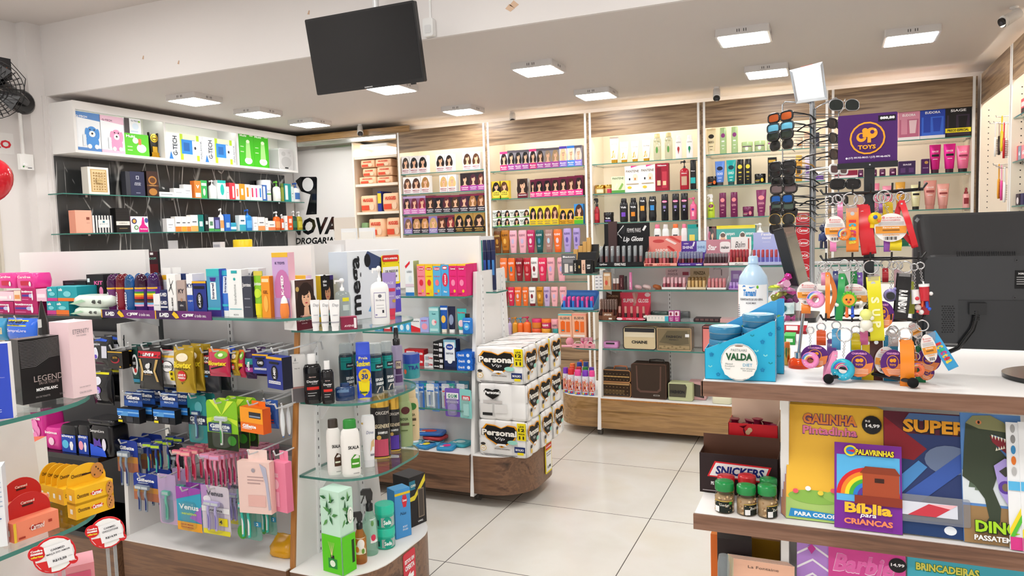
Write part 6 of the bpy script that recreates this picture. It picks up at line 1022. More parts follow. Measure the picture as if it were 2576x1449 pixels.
# ---- rounded shelf end beside the razors
S1,S2,S3,S4=1.1256,.8606,.5956,.2706
atb(BX('4a342c',[Q(0,0,1,1,'4a342c'),('h',.56,.6,.72,'2a1a14',SK,.48),Q(0,0,1,.26,'5a1424'),V(.44,.2,.78,.055,'f4e8e8','MAGNIFIC',.0),V(.4,.28,.4,.025,'f0c0c8','AMEND'),V(.4,.13,.3,.025,'f0d0d8','COLOR'),U(.1,.82,.09,.05,'c8a860')],'f0eeec','f4f2f0'),'hair_dye_box','tall brown hair dye box with a large portrait on upper end shelf',122,232,398,365,802,S1,ZK_,'r',36)
o=atb(BX('1c1a1a',[('h',.5,.6,.66,'1a1210','c8906a',.5),U(.3,.86,.26,.16,'1a1a1a'),V(.3,.88,.3,.06,'f4f4f4','salon',.03),V(.3,.8,.26,.06,'f4f4f4','line',.03),Q(.7,.9,.98,1,'3a2a6a')],'f0c820','f4f2f0'),'hair_dye_box','yellow sided hair dye box with curly haired portrait',352,455,565,325,730,S1,ZK_,'r',36)
DP=lambda:VS('tube','f2f2f2/g',[V(.6,.82,.6,.12,'8a8a90','Dap',.0,.2),Q(.3,.5,.8,.52,'b0b0b8'),Q(0,.26,1,.3,'a8a8b0')],'f4f4f4/g',.6)
for i,(a,b,y)in enumerate(((357,438,805),(440,520,806),(520,612,805))):at(DP(),'cream_tube','small white cream tube, '+ORD[i]+' of three before the portrait boxes',a,b,535,y,S1,ZK_,group='three white cream tubes')
at(VS('pump','dfe6e4/t',[Q(.5,.5,.9,.58,'e8e030'),Q(.5,.3,.9,.42,'c8d4d0')],'f4f4f4/g',.7),'pump_bottle','clear soap pump bottle behind the white tubes',568,706,348,745,S1,ZK_)
at(BX('8a2444',[V(.5,.3,.6,.16,'f0d8e0','AVENE',.02),Q(.8,.1,.95,.9,'f0e8ec')],'7a1c3a','a03a5a'),'cream_box','low burgundy box beside the white tubes',612,752,682,792,S1,ZK_,d=.035,turn=6)
MEG=[Q(0,0,1,1,'e4eaf0'),Z([(.35,.1),(.6,.5),(.8,.62),(1,.66),(1,.6),(.8,.54),(.64,.42),(.45,.08)],'6aa8e0'),Z([(.5,.3),(.7,.5),(1,.52),(1,.48),(.72,.44)],'3a80d0'),Z([(.32,.92),(.38,1),(.7,.86),(.66,.7),(.4,.72)],'3a4a70'),U(.37,.86,.06,.1,'14161c'),Z([(.6,.82),(.72,.86),(.74,.3),(.64,.3)],'22262e'),Q(.86,.03,1,.5,'5a4ac0'),V(.93,.4,.12,.05,'f0f0ff',u'3D NÚTRI',.03),V(.93,.26,.12,.05,'f0f0ff','TREAT',.03),V(.18,.5,.18,.86,'1a1c20','mega',.03,0,1)]
atb(BX('e4eaf0',MEG,'d0dae6','e4eaf0'),'hair_dryer_box','large silver hair dryer box with rotated black lettering',528,690,1172,118,715,S1,ZK_,'r',40)
at(VS('pump','f2f2f2/g',[Q(.18,.12,.82,.55,'8a80b0'),Q(.2,.13,.8,.54,'f4f4f4'),U(.5,.49,.1,.03,'6a6a74'),V(.5,.42,.46,.03,'5a5a6a','Skin Biome',.0,.2),Q(.3,.33,.7,.335,'8a8a94'),Q(.3,.28,.7,.285,'8a8a94'),Q(.6,.2,.7,.25,'3a3a44'),U(.28,.17,.06,.012,'8a80b0')],'f4f4f4/g',.55),'pump_bottle','large white pump bottle with lilac outlined label',880,1042,240,748,S1,ZK_)
at(VS('tube','a48ccc/g',[V(.5,.78,.6,.05,'e8e0f4','SIAGE',.0),Q(.1,.6,.9,.67,'c83a58'),Q(.2,.5,.8,.51,'e8e0f4'),U(.8,.4,.14,.035,'c8a050'),Q(.1,.1,.9,.24,'d83a58')],'d8405a/g',.6),'hair_cream_tube','lilac and coral hair tube beside the white pump',985,1106,298,708,S1,ZK_)
def psign(w,h,dd):
 t=thing('sign',None,None);m=MB();m.prismy(rrect(-w/2,w/2,0,h,.008),-.001,.001,'f0dc1c');P=FP(w,h,-.0012);m.mk('card',t)
 m=MB();m.prismy(rrect(-w*.46,w*.44,h*.78,h*1.0,.008),-.0035,-.0012,'d8302a');m.art(FP(w,h,-.0036),[V(.48,.89,.78,.075,'ffffff',u'OFERTA IMPERDÍVEL',.05),U(.1,.72,.02,.018,'2a2a2a'),U(.92,.72,.02,.018,'2a2a2a')]);m.mk('banner',t)
 m=MB();m.box(-w*.46,w*.42,-.0028,-.0012,h*.08,h*.6,'f4f4f2');m.art(FP(w,h,-.003),[V(.52,.44,.7,.1,'1c1c20','DE: R$225,00',.02),V(.5,.26,.62,.1,'1c1c20','POR: R$185,00',.03)]);m.mk('price_slip',t);return t,.004
Pm=bpy.data.objects['hair_dryer_box'];
q=ray(680+1045/3.45,600+270/3.45);nrm=Vector((sin(Pm.rotation_euler.z),-cos(Pm.rotation_euler.z),0))
dB=Pm.dimensions.y/2+.004;base=Pm.location+nrm*dB;tt=(base-Vector((0,0,EYE))).dot(nrm)/q.dot(nrm);hit=Vector((0,0,EYE))+q*tt
sw,sh=.098,.098*290/258*1.08
o,_d=psign(sw,sh,None);put(o,'price_sign','yellow price sign with red banner on the hair dryer box','sign',(hit.x,hit.y,hit.z-sh/2),Pm.rotation_euler.z)
# middle shelf
atb(BX('e6e4e2',[Q(0,.0,1,.3,'6a6668'),Q(0,.3,1,.34,'b0807a'),V(.3,.84,.4,.025,'5a5a5e','Mantecorp'),V(.4,.72,.36,.03,'3a3a40','Ivy C',.02),Z([(.2,.88),(.3,.96),(.35,.88)],'8a8a8e')],'d8d6d4','c8c6c4'),'cream_box','tall pale grey box at the straight end of middle shelf',190,200,322,1018,1432,S2,ZK_,'r',8,d=.03)
DR=[Q(.12,.08,.88,.62,'2a2a2c'),Q(.13,.085,.87,.615,'17171a'),V(.5,.55,.4,.03,'e0c0b8','darrow',.02),V(.5,.46,.66,.05,'f0f0f0','Doctar',.03),V(.6,.41,.3,.025,'f0f0f0','PLUS'),Q(.16,.29,.84,.35,'d83028'),Q(.2,.22,.7,.23,'e0e0e0'),Q(.2,.17,.6,.18,'e0e0e0')]
at(VS('flip','17171a/b',DR,'f4f4f4/g',.6),'shampoo_bottle','large black medicated shampoo bottle with white cap',300,455,1008,1438,S2,ZK_)
at(VS('flip','17171a/b',DR,'f4f4f4/g',.6),'shampoo_bottle','small black medicated shampoo bottle with white cap',452,562,1066,1438,S2,ZK_)
FOAM=[Q(0,.46,1,.72,'1c9a94'),Q(0,.62,1,.64,'127a76'),Q(0,.68,1,.69,'127a76'),Q(.5,.5,1,.6,'1a2a34'),V(.76,.55,.4,.04,'e8f0f0','Above',.02),V(.72,.28,.5,.06,'f0f4f4','ESPUMA',.05),V(.76,.2,.5,.06,'f0f4f4','BARBEAR',.05),Z([(.5,.02),(1,.02),(1,.12),(.7,.14)],'d8d0c8')]
def FC():return VS('can','1f3444/g',FOAM,'e8eef0/t',1,20)
for i,(a,b,yt,yb)in enumerate(((445,572,920,1300),(605,735,918,1330),(858,990,918,1348),(968,1078,900,1318))):at(FC(),'shaving_foam_can','teal shaving foam can, '+ORD[i]+' from the black shampoos in the front row',a,b,yt,yb,S2,ZK_,group='shaving foam cans')
for i,(a,b,yt,yb)in enumerate(((566,650,905,1240),(730,830,905,1270))):at(FC(),'shaving_foam_can','teal shaving foam can, '+ORD[i]+' from the black shampoos in the back row',a,b,yt,yb,S2,ZK_,group='shaving foam cans')
at(VS('slim','2a4ad8/g',[Q(0,0,1,.32,'f0dc1c'),Z([(0,.3),(1,.26),(1,.36),(0,.42)],'f0f4fa'),V(.5,.63,.9,.1,'f0e030','Sundown',.05),V(.5,.73,.6,.05,'f0e8a0','Praia',.02),U(.56,.42,.42,.12,'e8c020'),V(.56,.4,.44,.1,'1c3a8a','30',.05),V(.56,.49,.24,.04,'1c3a8a','FPS',.03),Q(.2,.1,.7,.13,'3a5a2a')],'3a5ae0/g',.5),'sunscreen_bottle','blue and yellow sunscreen bottle at the rim of middle shelf',757,885,905,1392,S2,ZK_)
at(lambda w,h,dd:(vessel('bottle','flip',w,h,.035,'1c3a6a/b',[Q(.1,.5,.7,.75,'6a8ab0')],'1c3a6a/g'),.035),'soap_dish','low flat navy bottle lying before the foam cans',566,738,1262,1412,S2,ZK_,'bottle')
at(VS('mist','dcd4ec/t',[Q(.35,.2,.85,.44,'4a3058'),Q(.38,.3,.82,.43,'c8b8a0'),V(.6,.37,.3,.06,'4a3058','me',.02),Q(.3,.06,.9,.18,'5a4070')],'17161a/g'),'spray_bottle','clear lilac perfume spray with tall black cap',1058,1160,780,1280,S2,ZK_)
at(VS('jar','2a98a4/g',[V(.62,.46,.6,.16,'2a3a8a','TRA',.06),Z([(0,.0),(.8,.0),(.7,.14),(0,.2)],'3ac0b8'),U(.16,.3,.07,.1,'e86a4a')],'2a4aa8/g'),'hair_gel_jar','teal hair gel jar with navy lid',1150,1305,1010,1222,S2,ZK_)
# lower shelf
SKA=lambda c,cap:VS('sham','f2f0ec/g',[V(.66,.52,.56,.06,'1a1a1a','SKALA',.03),Q(.5,.16,.96,.32,c),Z([(.5,.32),(.96,.32),(.96,.36),(.7,.4)],c),Q(.55,.22,.9,.25,'e8f0d8'),Q(.6,.06,.9,.07,'8a8a8a')],cap,.55)
at(SKA('4a3020','3a3028/b'),'shampoo_bottle','white shampoo bottle with dark brown cap',385,500,235,668,S3,ZL_)
at(SKA('4a9a28','2a8a34/b'),'shampoo_bottle','white shampoo bottle with green cap',497,648,240,682,S3,ZL_)
at(VS('else','f0f0f2/g',[V(.62,.68,.5,.06,'4a5a8a','Dove',.0,.2),Z([(.6,.3),(.9,.4),(.9,.55),(.7,.5)],'d8b888'),Q(.6,.22,.9,.26,'8a8a94'),U(.1,.86,.07,.02,'c8a860')],'e4e4e8/g',.5),'conditioner_bottle','white conditioner bottle behind the capped pair',656,766,205,608,S3,ZL_)
ORG=lambda c:VS('slim','1c1a1c/g',[Q(0,.04,1,.3,c),V(.6,.7,.66,.05,'f0e8e0','ORIGEM',.0),V(.55,.5,.8,.06,'e8d8b8','REGENERE',.02),V(.6,.4,.5,.04,'f4f4f4','SHAMPOO',.04),U(.4,.33,.12,.035,'d8b060'),Q(0,.0,1,.03,'d8b050')],'d8b050/m',.8)
at(ORG('c8506a'),'shampoo_bottle','large black and gold shampoo bottle with rose base',730,882,30,540,S3,ZL_)
at(ORG('5a3aa8'),'shampoo_bottle','black and gold shampoo bottle with violet base',845,958,65,482,S3,ZL_)
BOT=lambda c,lc:VS('sham',c+'/g',[U(.6,.68,.26,.07,lc),V(.4,.52,.7,.05,'3a4a2a','BABOSA',.02),Q(.3,.4,.8,.45,'5a4a3a'),Q(.3,.3,.7,.32,'5a6a3a')],c+'/g',.6)
at(BOT('9cae7a','5a2a2a'),'shampoo_bottle','olive green shampoo bottle beside the black and gold pair',922,1052,30,448,S3,ZL_)
at(BOT('dcc49a','3a7a3a'),'shampoo_bottle','beige shampoo bottle at the far rim of lower end shelf',985,1102,5,402,S3,ZL_)
# deck
LEAF=[Z([(x,y),(x+.12*cos(a)-.06*sin(a),y+.05*sin(a)+.022*cos(a)),(x+.34*cos(a),y+.13*sin(a)),(x+.12*cos(a)+.06*sin(a),y+.05*sin(a)-.022*cos(a))],c)for i,(x,y,a,c)in enumerate([(.38+.12*(i%3),.6+.052*(i//2),i*1.3,('2a6a3a','4a8a4a','1c5a30','5a9a50')[i%4])for i in range(13)])]
DIF=[Q(0,.46,1,1,'c8ecd8')]+LEAF+[U(.72,.68,.22,.1,'f0f6f0'),U(.72,.68,.15,.07,'8aa890'),U(.72,.68,.13,.06,'f0f6f0'),Q(0,0,1,.46,'5cd01c'),Q(.7,.1,.9,.38,'1c3a14')]
DIFL=[Q(0,0,1,.46,'4cc014'),Q(.3,.08,.74,.2,'3a8a2a')]
def diffuser(w,h,d):
 m=MB();m.box(-w/2,w/2,-d/2,d/2,0,h,'c8ecd8','c8ecd8','d0f0e0');m.art(flat(w,h,d),DIF)
 m.art(lambda u,v,k:(-w/2-.0003*k,(.5-u)*d,v*h),[Q(0,0,1,.46,'5ccc1c'),Q(.3,.06,.76,.18,'2a8a3a'),Q(.44,.18,.62,.22,'14201a'),U(.53,.12,.14,.04,'e8f4e0')]+[Z([(.5,.2),(.34+.08*i,.38),(.35+.08*i,.38),(.52,.2)],'e8d89a')for i in range(5)]+LEAF[3:]);return m.mk('box'),d
atb(diffuser,'diffuser_box','tall reed diffuser box with palm leaves over lime green',352,500,606,800,1449,S4,ZL_,'r',45)
at(VS('trig','e0a850/t',[Q(.1,.2,.9,.52,'f0e4c8'),U(.55,.4,.28,.1,'f4f0e8'),U(.25,.3,.14,.06,'e08a2a'),U(.7,.26,.12,.05,'6a9a3a')],'17171a/g'),'spray_bottle','amber room spray bottle with black trigger',594,696,968,1362,S4,ZL_)
at(VS('trig','d0ece0/t',[Q(.5,.2,.95,.56,'f0f2f0'),U(.7,.28,.16,.05,'d83a5a'),U(.66,.5,.1,.04,'6a9a5a')],'17171a/g'),'spray_bottle','tall clear room spray bottle with black trigger',666,782,790,1297,S4,ZL_)
SJ=lambda:VS('jar','1fb89a/g',[Q(.3,.1,1,.5,'a8b8b4'),U(.62,.3,.22,.24,'14a088'),V(.62,.3,.38,.2,'f0fcf8','Seda',.04),Q(.05,.15,.2,.4,'1a5a50')],'28c8a8/g')
oj=at(SJ(),'hair_mask_jar','lower turquoise hair mask jar of the stacked pair',762,916,1090,1248,S4,ZL_)
Pj=onZ(700+839/3.09,980+1248/3.09,S4);qj=ray(700+839/3.09,980+1092/3.09);hj=EYE+qj.z*hypot(Pj.x,Pj.y)/hypot(qj.x,qj.y)
oj2,_=SJ()(max(c.dimensions.x for c in oj.children),hj-S4+.012,None);put(oj2,'hair_mask_jar','upper turquoise hair mask jar of the stacked pair','jar',(oj.location.x,oj.location.y,hj+.0012),oj.rotation_euler.z)
atb(BX('4a98d8',[Q(0,.88,1,.93,'e8c828')]+KISS(.62,.76,.18,'d83040')+[V(.62,.76,.26,.05,'ffffff','Carmed',.03),V(.5,.5,.4,.06,'1c3a5a','Nas',.0,.3),V(.6,.22,.3,.04,'e8f4fc','BODY',.02),V(.6,.16,.34,.04,'e8f4fc','SPLASH',.02)],'3a88c8','5aa8e0'),'body_splash_box','tall sky blue body splash box with yellow band',860,918,1040,790,1168,S4,ZL_,'r',30)
def tumb(w,h,d):
 m=MB();m.box(-w/2,w/2,-d/2,d/2,0,h,'232021','2a2727','3a3636');P=flat(w,h,d);m.art(P,[Z([(.02,.6),(.3,.62),(.98,.98),(.98,.84),(.3,.52),(.02,.52)],'e8d43a'),Q(.0,.74,.36,.92,'2a7a94'),V(.24,.82,.3,.05,'f4f4e0','COPO',.03),Q(.5,.14,.86,.72,'8a7a68'),Q(.54,.16,.82,.7,'4a423c'),V(.6,.07,.3,.04,'f0f0f0','UNIQ',.03)]);return m.mk('box'),d
atb(tumb,'tumbler_box','black tumbler box with yellow stripe and window',905,1030,1160,690,1078,S4,ZL_,'r',42)
def sticker(w,h,dd):
 m=MB();m.prismy(rrect(-w/2,w/2,0,h,.01),-.0008,.0008,'d83848');m.art(FP(w,h,-.001),[V(.5,.78,.78,.1,'ffffff','ESTOU EM',.06),V(.5,.62,.78,.13,'ffffff','OFERTA',.07),Z([(.3,.42),(.55,.5),(.5,.42),(.8,.44),(.8,.32),(.5,.3),(.55,.22)],'ffffff')]);return m.mk('sticker'),.0016
q=onX(1030,1400,-1.452);o,_d=sticker(.085,.155,None);put(o,'offer_sticker','red sticker reading ESTOU EM OFERTA on the wooden end base','sticker',(-1.4535,q.y,.262-.155-.004),R(90))
# second gondola: toothpaste, floss, toilet paper
PT_=3.44
TP=lambda c,t,k,c2:BX(c,[Q(0,.95,1,1,'f0c030'),U(.5,.86,.4,.05,c2),V(.5,.86,.6,.05,'ffffff','Carmed',.03),V(.5,.62,.7,.04,c2,t,.02),U(.5,.42,.24,.1,k),U(.66,.16,.14,.05,'f0c030'),Q(.1,.06,.5,.1,c2)],c,'f0c030',.045)
w_='on the top toothpaste shelf'
row(w_,[(1172,1245,195,BX('e8eef0',[Z([(0,.85),(.6,1),(.6,.92),(.1,.78)],'d82a34'),V(.5,.7,.6,.08,'4a5a6a','cuidado',.0),U(.6,.48,.2,.1,'d8e4ea'),Q(0,.26,1,.34,'d8c8d4'),Q(0,0,1,.1,'2a7ac0')],'b8c888',None,.06),'white medicine box with red swoosh'),(1276,1344,225,TP('f08a98','MELANCIA','d82a40','d83a4a'),'coral toothpaste box'),(1346,1412,225,TP('f0d020','CEREJA','d83a2a','d83a2a'),'yellow toothpaste box'),(1414,1482,225,TP('5ab0e0','FINI','f07a8a','e04a6a'),'sky blue toothpaste box'),(1484,1550,228,BX('4aa8e0',[U(.5,.9,.34,.06,'d83a40'),U(.5,.9,.26,.03,'ffffff'),U(.5,.52,.38,.22,'d83050'),V(.5,.52,.24,.3,'ffffff','Carmed',.03,0,1),V(.5,.14,.4,.06,'ffffff','Fini',.03)],'3a98d0','f0c030',.045),'blue toothpaste box with red mouth'),(1552,1622,224,TP('e02878','FINI BEIJOS','f48ab0','c81a50'),'hot pink toothpaste box'),(1624,1698,224,TP('e02878','FINI BEIJOS','f48ab0','c81a50'),'hot pink toothpaste box')],PT_,1.1186,ZK_,name='toothpaste_box')
xr=onY(680+1660/3.45,600+350/3.45,PT_).x
for i in range(5):
 o=[x for x in bpy.data.objects if x.name=='toothpaste_box.006' or x.name=='toothpaste_box.005'][0]
 c=copy_tree(o);c.location=(xr,PT_+.0225+.047*(i+1),1.1186);tag(c,'hot pink toothpaste box, '+ORD[i+1]+' of the file behind the last front one','box')
 if i>=2:bpy.data.objects.remove(c)
w_='on the second toothpaste shelf'
row(w_,[(905,975,760,BX('3a9ac8',[U(.5,.5,.3,.3,'d8eef8')],d=.06),'small blue box behind the white pump'),(985,1045,755,BX('c83a40',[Q(.1,.4,.9,.7,'f4f0f0')],d=.06),'small red and white box'),(1060,1112,738,BX('4ab0e0',[U(.5,.5,.3,.34,'e8f4fb')],d=.06),'small sky blue floss box'),(1116,1166,736,BX('4ab0e0',[U(.5,.5,.3,.34,'e8f4fb')],d=.06),'small sky blue floss box'),(1170,1218,734,BX('4ab0e0',[U(.5,.5,.3,.34,'e8f4fb')],d=.06),'small sky blue floss box'),(1222,1300,705,BX('eef0f0',[Z([(0,0),(1,0),(1,.3),(0,.55)],'d82a34'),V(.5,.86,.8,.14,'3a4a5a','Corega',.03)],d=.06),'white and red denture cream box'),(1302,1376,690,BX('a8b0e8',[V(.5,.8,.7,.1,'d8406a','BABY',.03),U(.5,.4,.34,.22,'f0a0b8')],d=.05),'lilac baby toothpaste box'),(1378,1462,598,BX('8accd0',[Q(.05,.86,.95,.96,'c8ecec'),V(.5,.74,.4,.07,'2a7a8a','Gum',.03),U(.5,.4,.24,.12,'f4e0e0'),U(.66,.42,.12,.05,'e87a8a'),Q(.1,.06,.9,.16,'c0e8e8')],'6ab8bc',None,.05),'tall aqua toothpaste box'),
(1466,1530,585,VS('tube','1f5ab8/g',[Q(.05,.84,.95,.92,'e8f0f8'),U(.5,.5,.3,.14,'f0c050')],'f0e8d8/g'),'blue cartoon toothpaste tube',{'n':'toothpaste_tube'}),(1532,1598,592,VS('tube','1a2040/g',[U(.5,.5,.3,.2,'8a98b8')],'f0f0f0/g'),'navy cartoon toothpaste tube',{'n':'toothpaste_tube'}),(1610,1692,612,VS('tube','3ab8b8/g',[V(.5,.84,.8,.07,'d83a3a','Sorriso',.03),U(.5,.4,.3,.14,'f4d0d8')],'f4f4f4/g'),'turquoise toothpaste tube',{'n':'toothpaste_tube'}),(1660,1745,655,VS('flip','1f78d0/g',[V(.5,.62,.7,.08,'ffffff','closeup',.04),U(.5,.36,.28,.18,'5ab8f0'),V(.5,.36,.3,.1,'ffffff','360',.04)],'17181c/g',.5),'blue mouthwash bottle with black cap',{'n':'mouthwash_bottle','back':-.015})],PT_+.015,.9186,ZK_,name='toothpaste_box')
w_='on the third toothpaste shelf'
CU=lambda c='17171a':BX(c,[V(.3,.5,.5,.4,'f0f0f0','closeup',.03),Q(.62,.2,.95,.8,'d8d8dc')],d=.16)
z0=.7226
def stackrow(look,n,x0,x1,yt,yb,fn,Y,z0,zoom,name,where):
 hz=(onY(zoom[0]+x0/zoom[2],zoom[1]+yt/zoom[2],Y).z-z0)/n
 A,B=onY(zoom[0]+x0/zoom[2],zoom[1]+(yt+yb)/2/zoom[2],Y),onY(zoom[0]+x1/zoom[2],zoom[1]+(yt+yb)/2/zoom[2],Y)
 for i in range(n):
  o,d=fn(B.x-A.x,hz-.0008,None);put(o,name,look+', '+('bottom of ' if i==0 else 'top of ' if i==n-1 else ORD[i]+' from the bottom of ')+where,cat_of(name),((A.x+B.x)/2+.002*sin(i*2),Y+d/2,z0+.0006+i*hz),R(1.5*sin(i*3)))
stackrow('black toothpaste box',5,1415,1498,895,1130,CU(),PT_,z0,ZK_,'toothpaste_box','the black stack')
stackrow('blue toothpaste box',3,1617,1752,985,1140,BX('1f6ad0',[V(.3,.5,.4,.4,'ffffff','Oral-B',.03),U(.76,.5,.1,.3,'d8e8f8')],d=.12),PT_,z0,ZK_,'toothpaste_box','the blue stack')
row('',[(1506,1612,880,BX('22305a',[Q(0,.74,1,1,'8ac0d8'),Q(.1,.3,.9,.92,'e8eef4'),U(.5,.76,.3,.1,'2a4aa0'),V(.5,.76,.4,.05,'ffffff','Oral-B',.03),V(.5,.54,.6,.06,'2a3a5a','DETOX',.04),U(.5,.3,.2,.1,'f0f4f8'),Q(0,0,1,.1,'1a2446')],'1a2446',None,.05),'tall navy and white mouthwash box between the stacks')],PT_,z0,ZK_,name='mouthwash_box')
LONG=lambda c,c2:BX(c,[Q(.1,.2,.5,.8,c2),V(.7,.5,.5,.5,'ffffff' if c!='e8e8ea' else 'c82a34','Colgate',.03)],d=.05)
stackrow('red and white toothpaste carton',2,1165,1330,960,1130,LONG('c8242e','f0d8d8'),3.5,z0,ZK_,'toothpaste_box','the long carton pile')
stackrow('silver toothpaste carton',2,1335,1412,1010,1135,LONG('e8e8ea','a8b0b8'),3.46,z0,ZK_,'toothpaste_box','the silver carton pile')
# hanging brushes on the fourth shelf level
w4=.5106
TB_=[('a8c8e8','e8eef4'),('3a7ad0','d0e0f4'),('2ab0b0','d8f0f0'),('e8ecf0','3a70c0'),('6a9ae0','f0f4f8'),('2a5ab0','c0d4f0'),('d0d8e0','e04a4a'),('4ac0b0','eef8f6'),('8ab0e0','f4f4f8'),('e4e8ee','4a8a9a')]
for i,(c,c2)in enumerate(TB_):
 f=HC(c,[V(.5,.86,.7,.1,'ffffff','Oral',.03),Q(.1,.66,.9,.72,c2)],'eef4f6/t',lambda t,w,h,c2=c2:[(lambda m:(m.cyl((0,-.01,h*.1),(0,-.01,h*.66),.004,c2,6),m.box(-.004,.004,-.016,-.008,h*.55,h*.68,'f4f4f4'),m.mk('brush_handle',t)))(MB())])
 hang(f,'toothbrush_pack','toothbrush blister, '+ORD[i]+' from the shelf end in the crowded row',1225+44*i,1292+44*i,1262-4*(i%3),1500-14*(i%4),ZK_,3.47+.02*(i%3),1,rail=.56,hook=False,cat='toothbrush',rz=6*sin(i))
for i in range(8):
 hang(HP(['9ab4d8/g','5a8ac8/g','c8d0e0/g','4a9ab0/g'][i%4],[Q(.1,.7,.9,.85,['2a4a8a','e8eef4','3a6ab0','f4f4f4'][i%4])],.02),'floss_pack','folded floss pack, '+ORD[i]+' in the back of the crowded row',1235+58*i,1320+58*i,1236,1440,ZK_,3.55,1,rail=.56,hook=False,cat='floss',rz=10*sin(i*2))
hang(HC('7a5ab8',[Q(.1,.62,.9,.84,'f4f4f4'),V(.5,.73,.6,.14,'2a8a6a','G·U·M',.06),V(.5,.52,.8,.07,'ffffff','ORTHODONTIC',.02),U(.5,.3,.3,.16,'a890d8')],'e8e4f4/t'),'floss_pack','purple floss blister with white brand panel',1518,1648,1300,1545,ZK_,3.43,1,hook=False,cat='floss')
hang(HC('8ad0cc',[Q(.2,.62,.9,.78,'d83a4a'),V(.55,.7,.5,.1,'ffffff','mura',.03),Q(.3,.1,.8,.5,'c8ecec')],'e4f6f4/t'),'floss_pack','aqua floss blister tilted toward the toilet paper',1640,1752,1310,1560,ZK_,3.42,1,hook=False,rz=-10,cat='floss')
m=MB();m.box(-2.7,-1.8,3.575,3.6,.535,.57,'8f9092/g');m.mk('hook_rail',g2)
for i,(a,b,c,d_,c1,c2)in enumerate(((1085,1190,455,400,'2a8ac8','e8d83a'),(1250,1370,460,410,'2a98d0','d83a8a'),(1130,1270,420,345,'5ab0d8','d8e8f0'),(1200,1350,380,330,'c83a40','3a9a4a'),(1205,1420,330,275,'1f6ac0','e84a3a'),(1010,1120,430,380,'7ac0c8','f0f4f4'),(1350,1490,430,360,'3ab0c0','d0f0f0'))):
 P0=onZ(700+(a+b)/2/3.09,980+c/3.09,.2806);w=(onY(700+b/3.09,980+c/3.09,P0 .y)-onY(700+a/3.09,980+c/3.09,P0 .y)).x
 y=min(max(P0 .y,3.45),3.55);z=.2812+(.0 if i not in(3,4)else.022*(i-2))
 o=softpack(w,.018,.1,c1+'/g',[],i);put(o,'toothbrush_pack',['flat blue and yellow pack lying near the rim','flat blue pack with pink print','pale blue flat pack under the pile','red and green flat pack in the pile','topmost dark blue flat pack of the pile','pale teal flat pack under the end shelf','aqua foil pack against the white post'][i]+' on the toothpaste base','pack',(P0 .x,y,z),R((-12,8,5,-6,10,14,-9)[i]))
 mm=MB();mm.art(lambda u,v,k:((u-.5)*w*.8,(v-.5)*.08,.0186+.0003*k),[U(.5,.5,.3,.3,c2),Q(.1,.1,.4,.3,'f4f4f0')]);mm.mk('print',o)
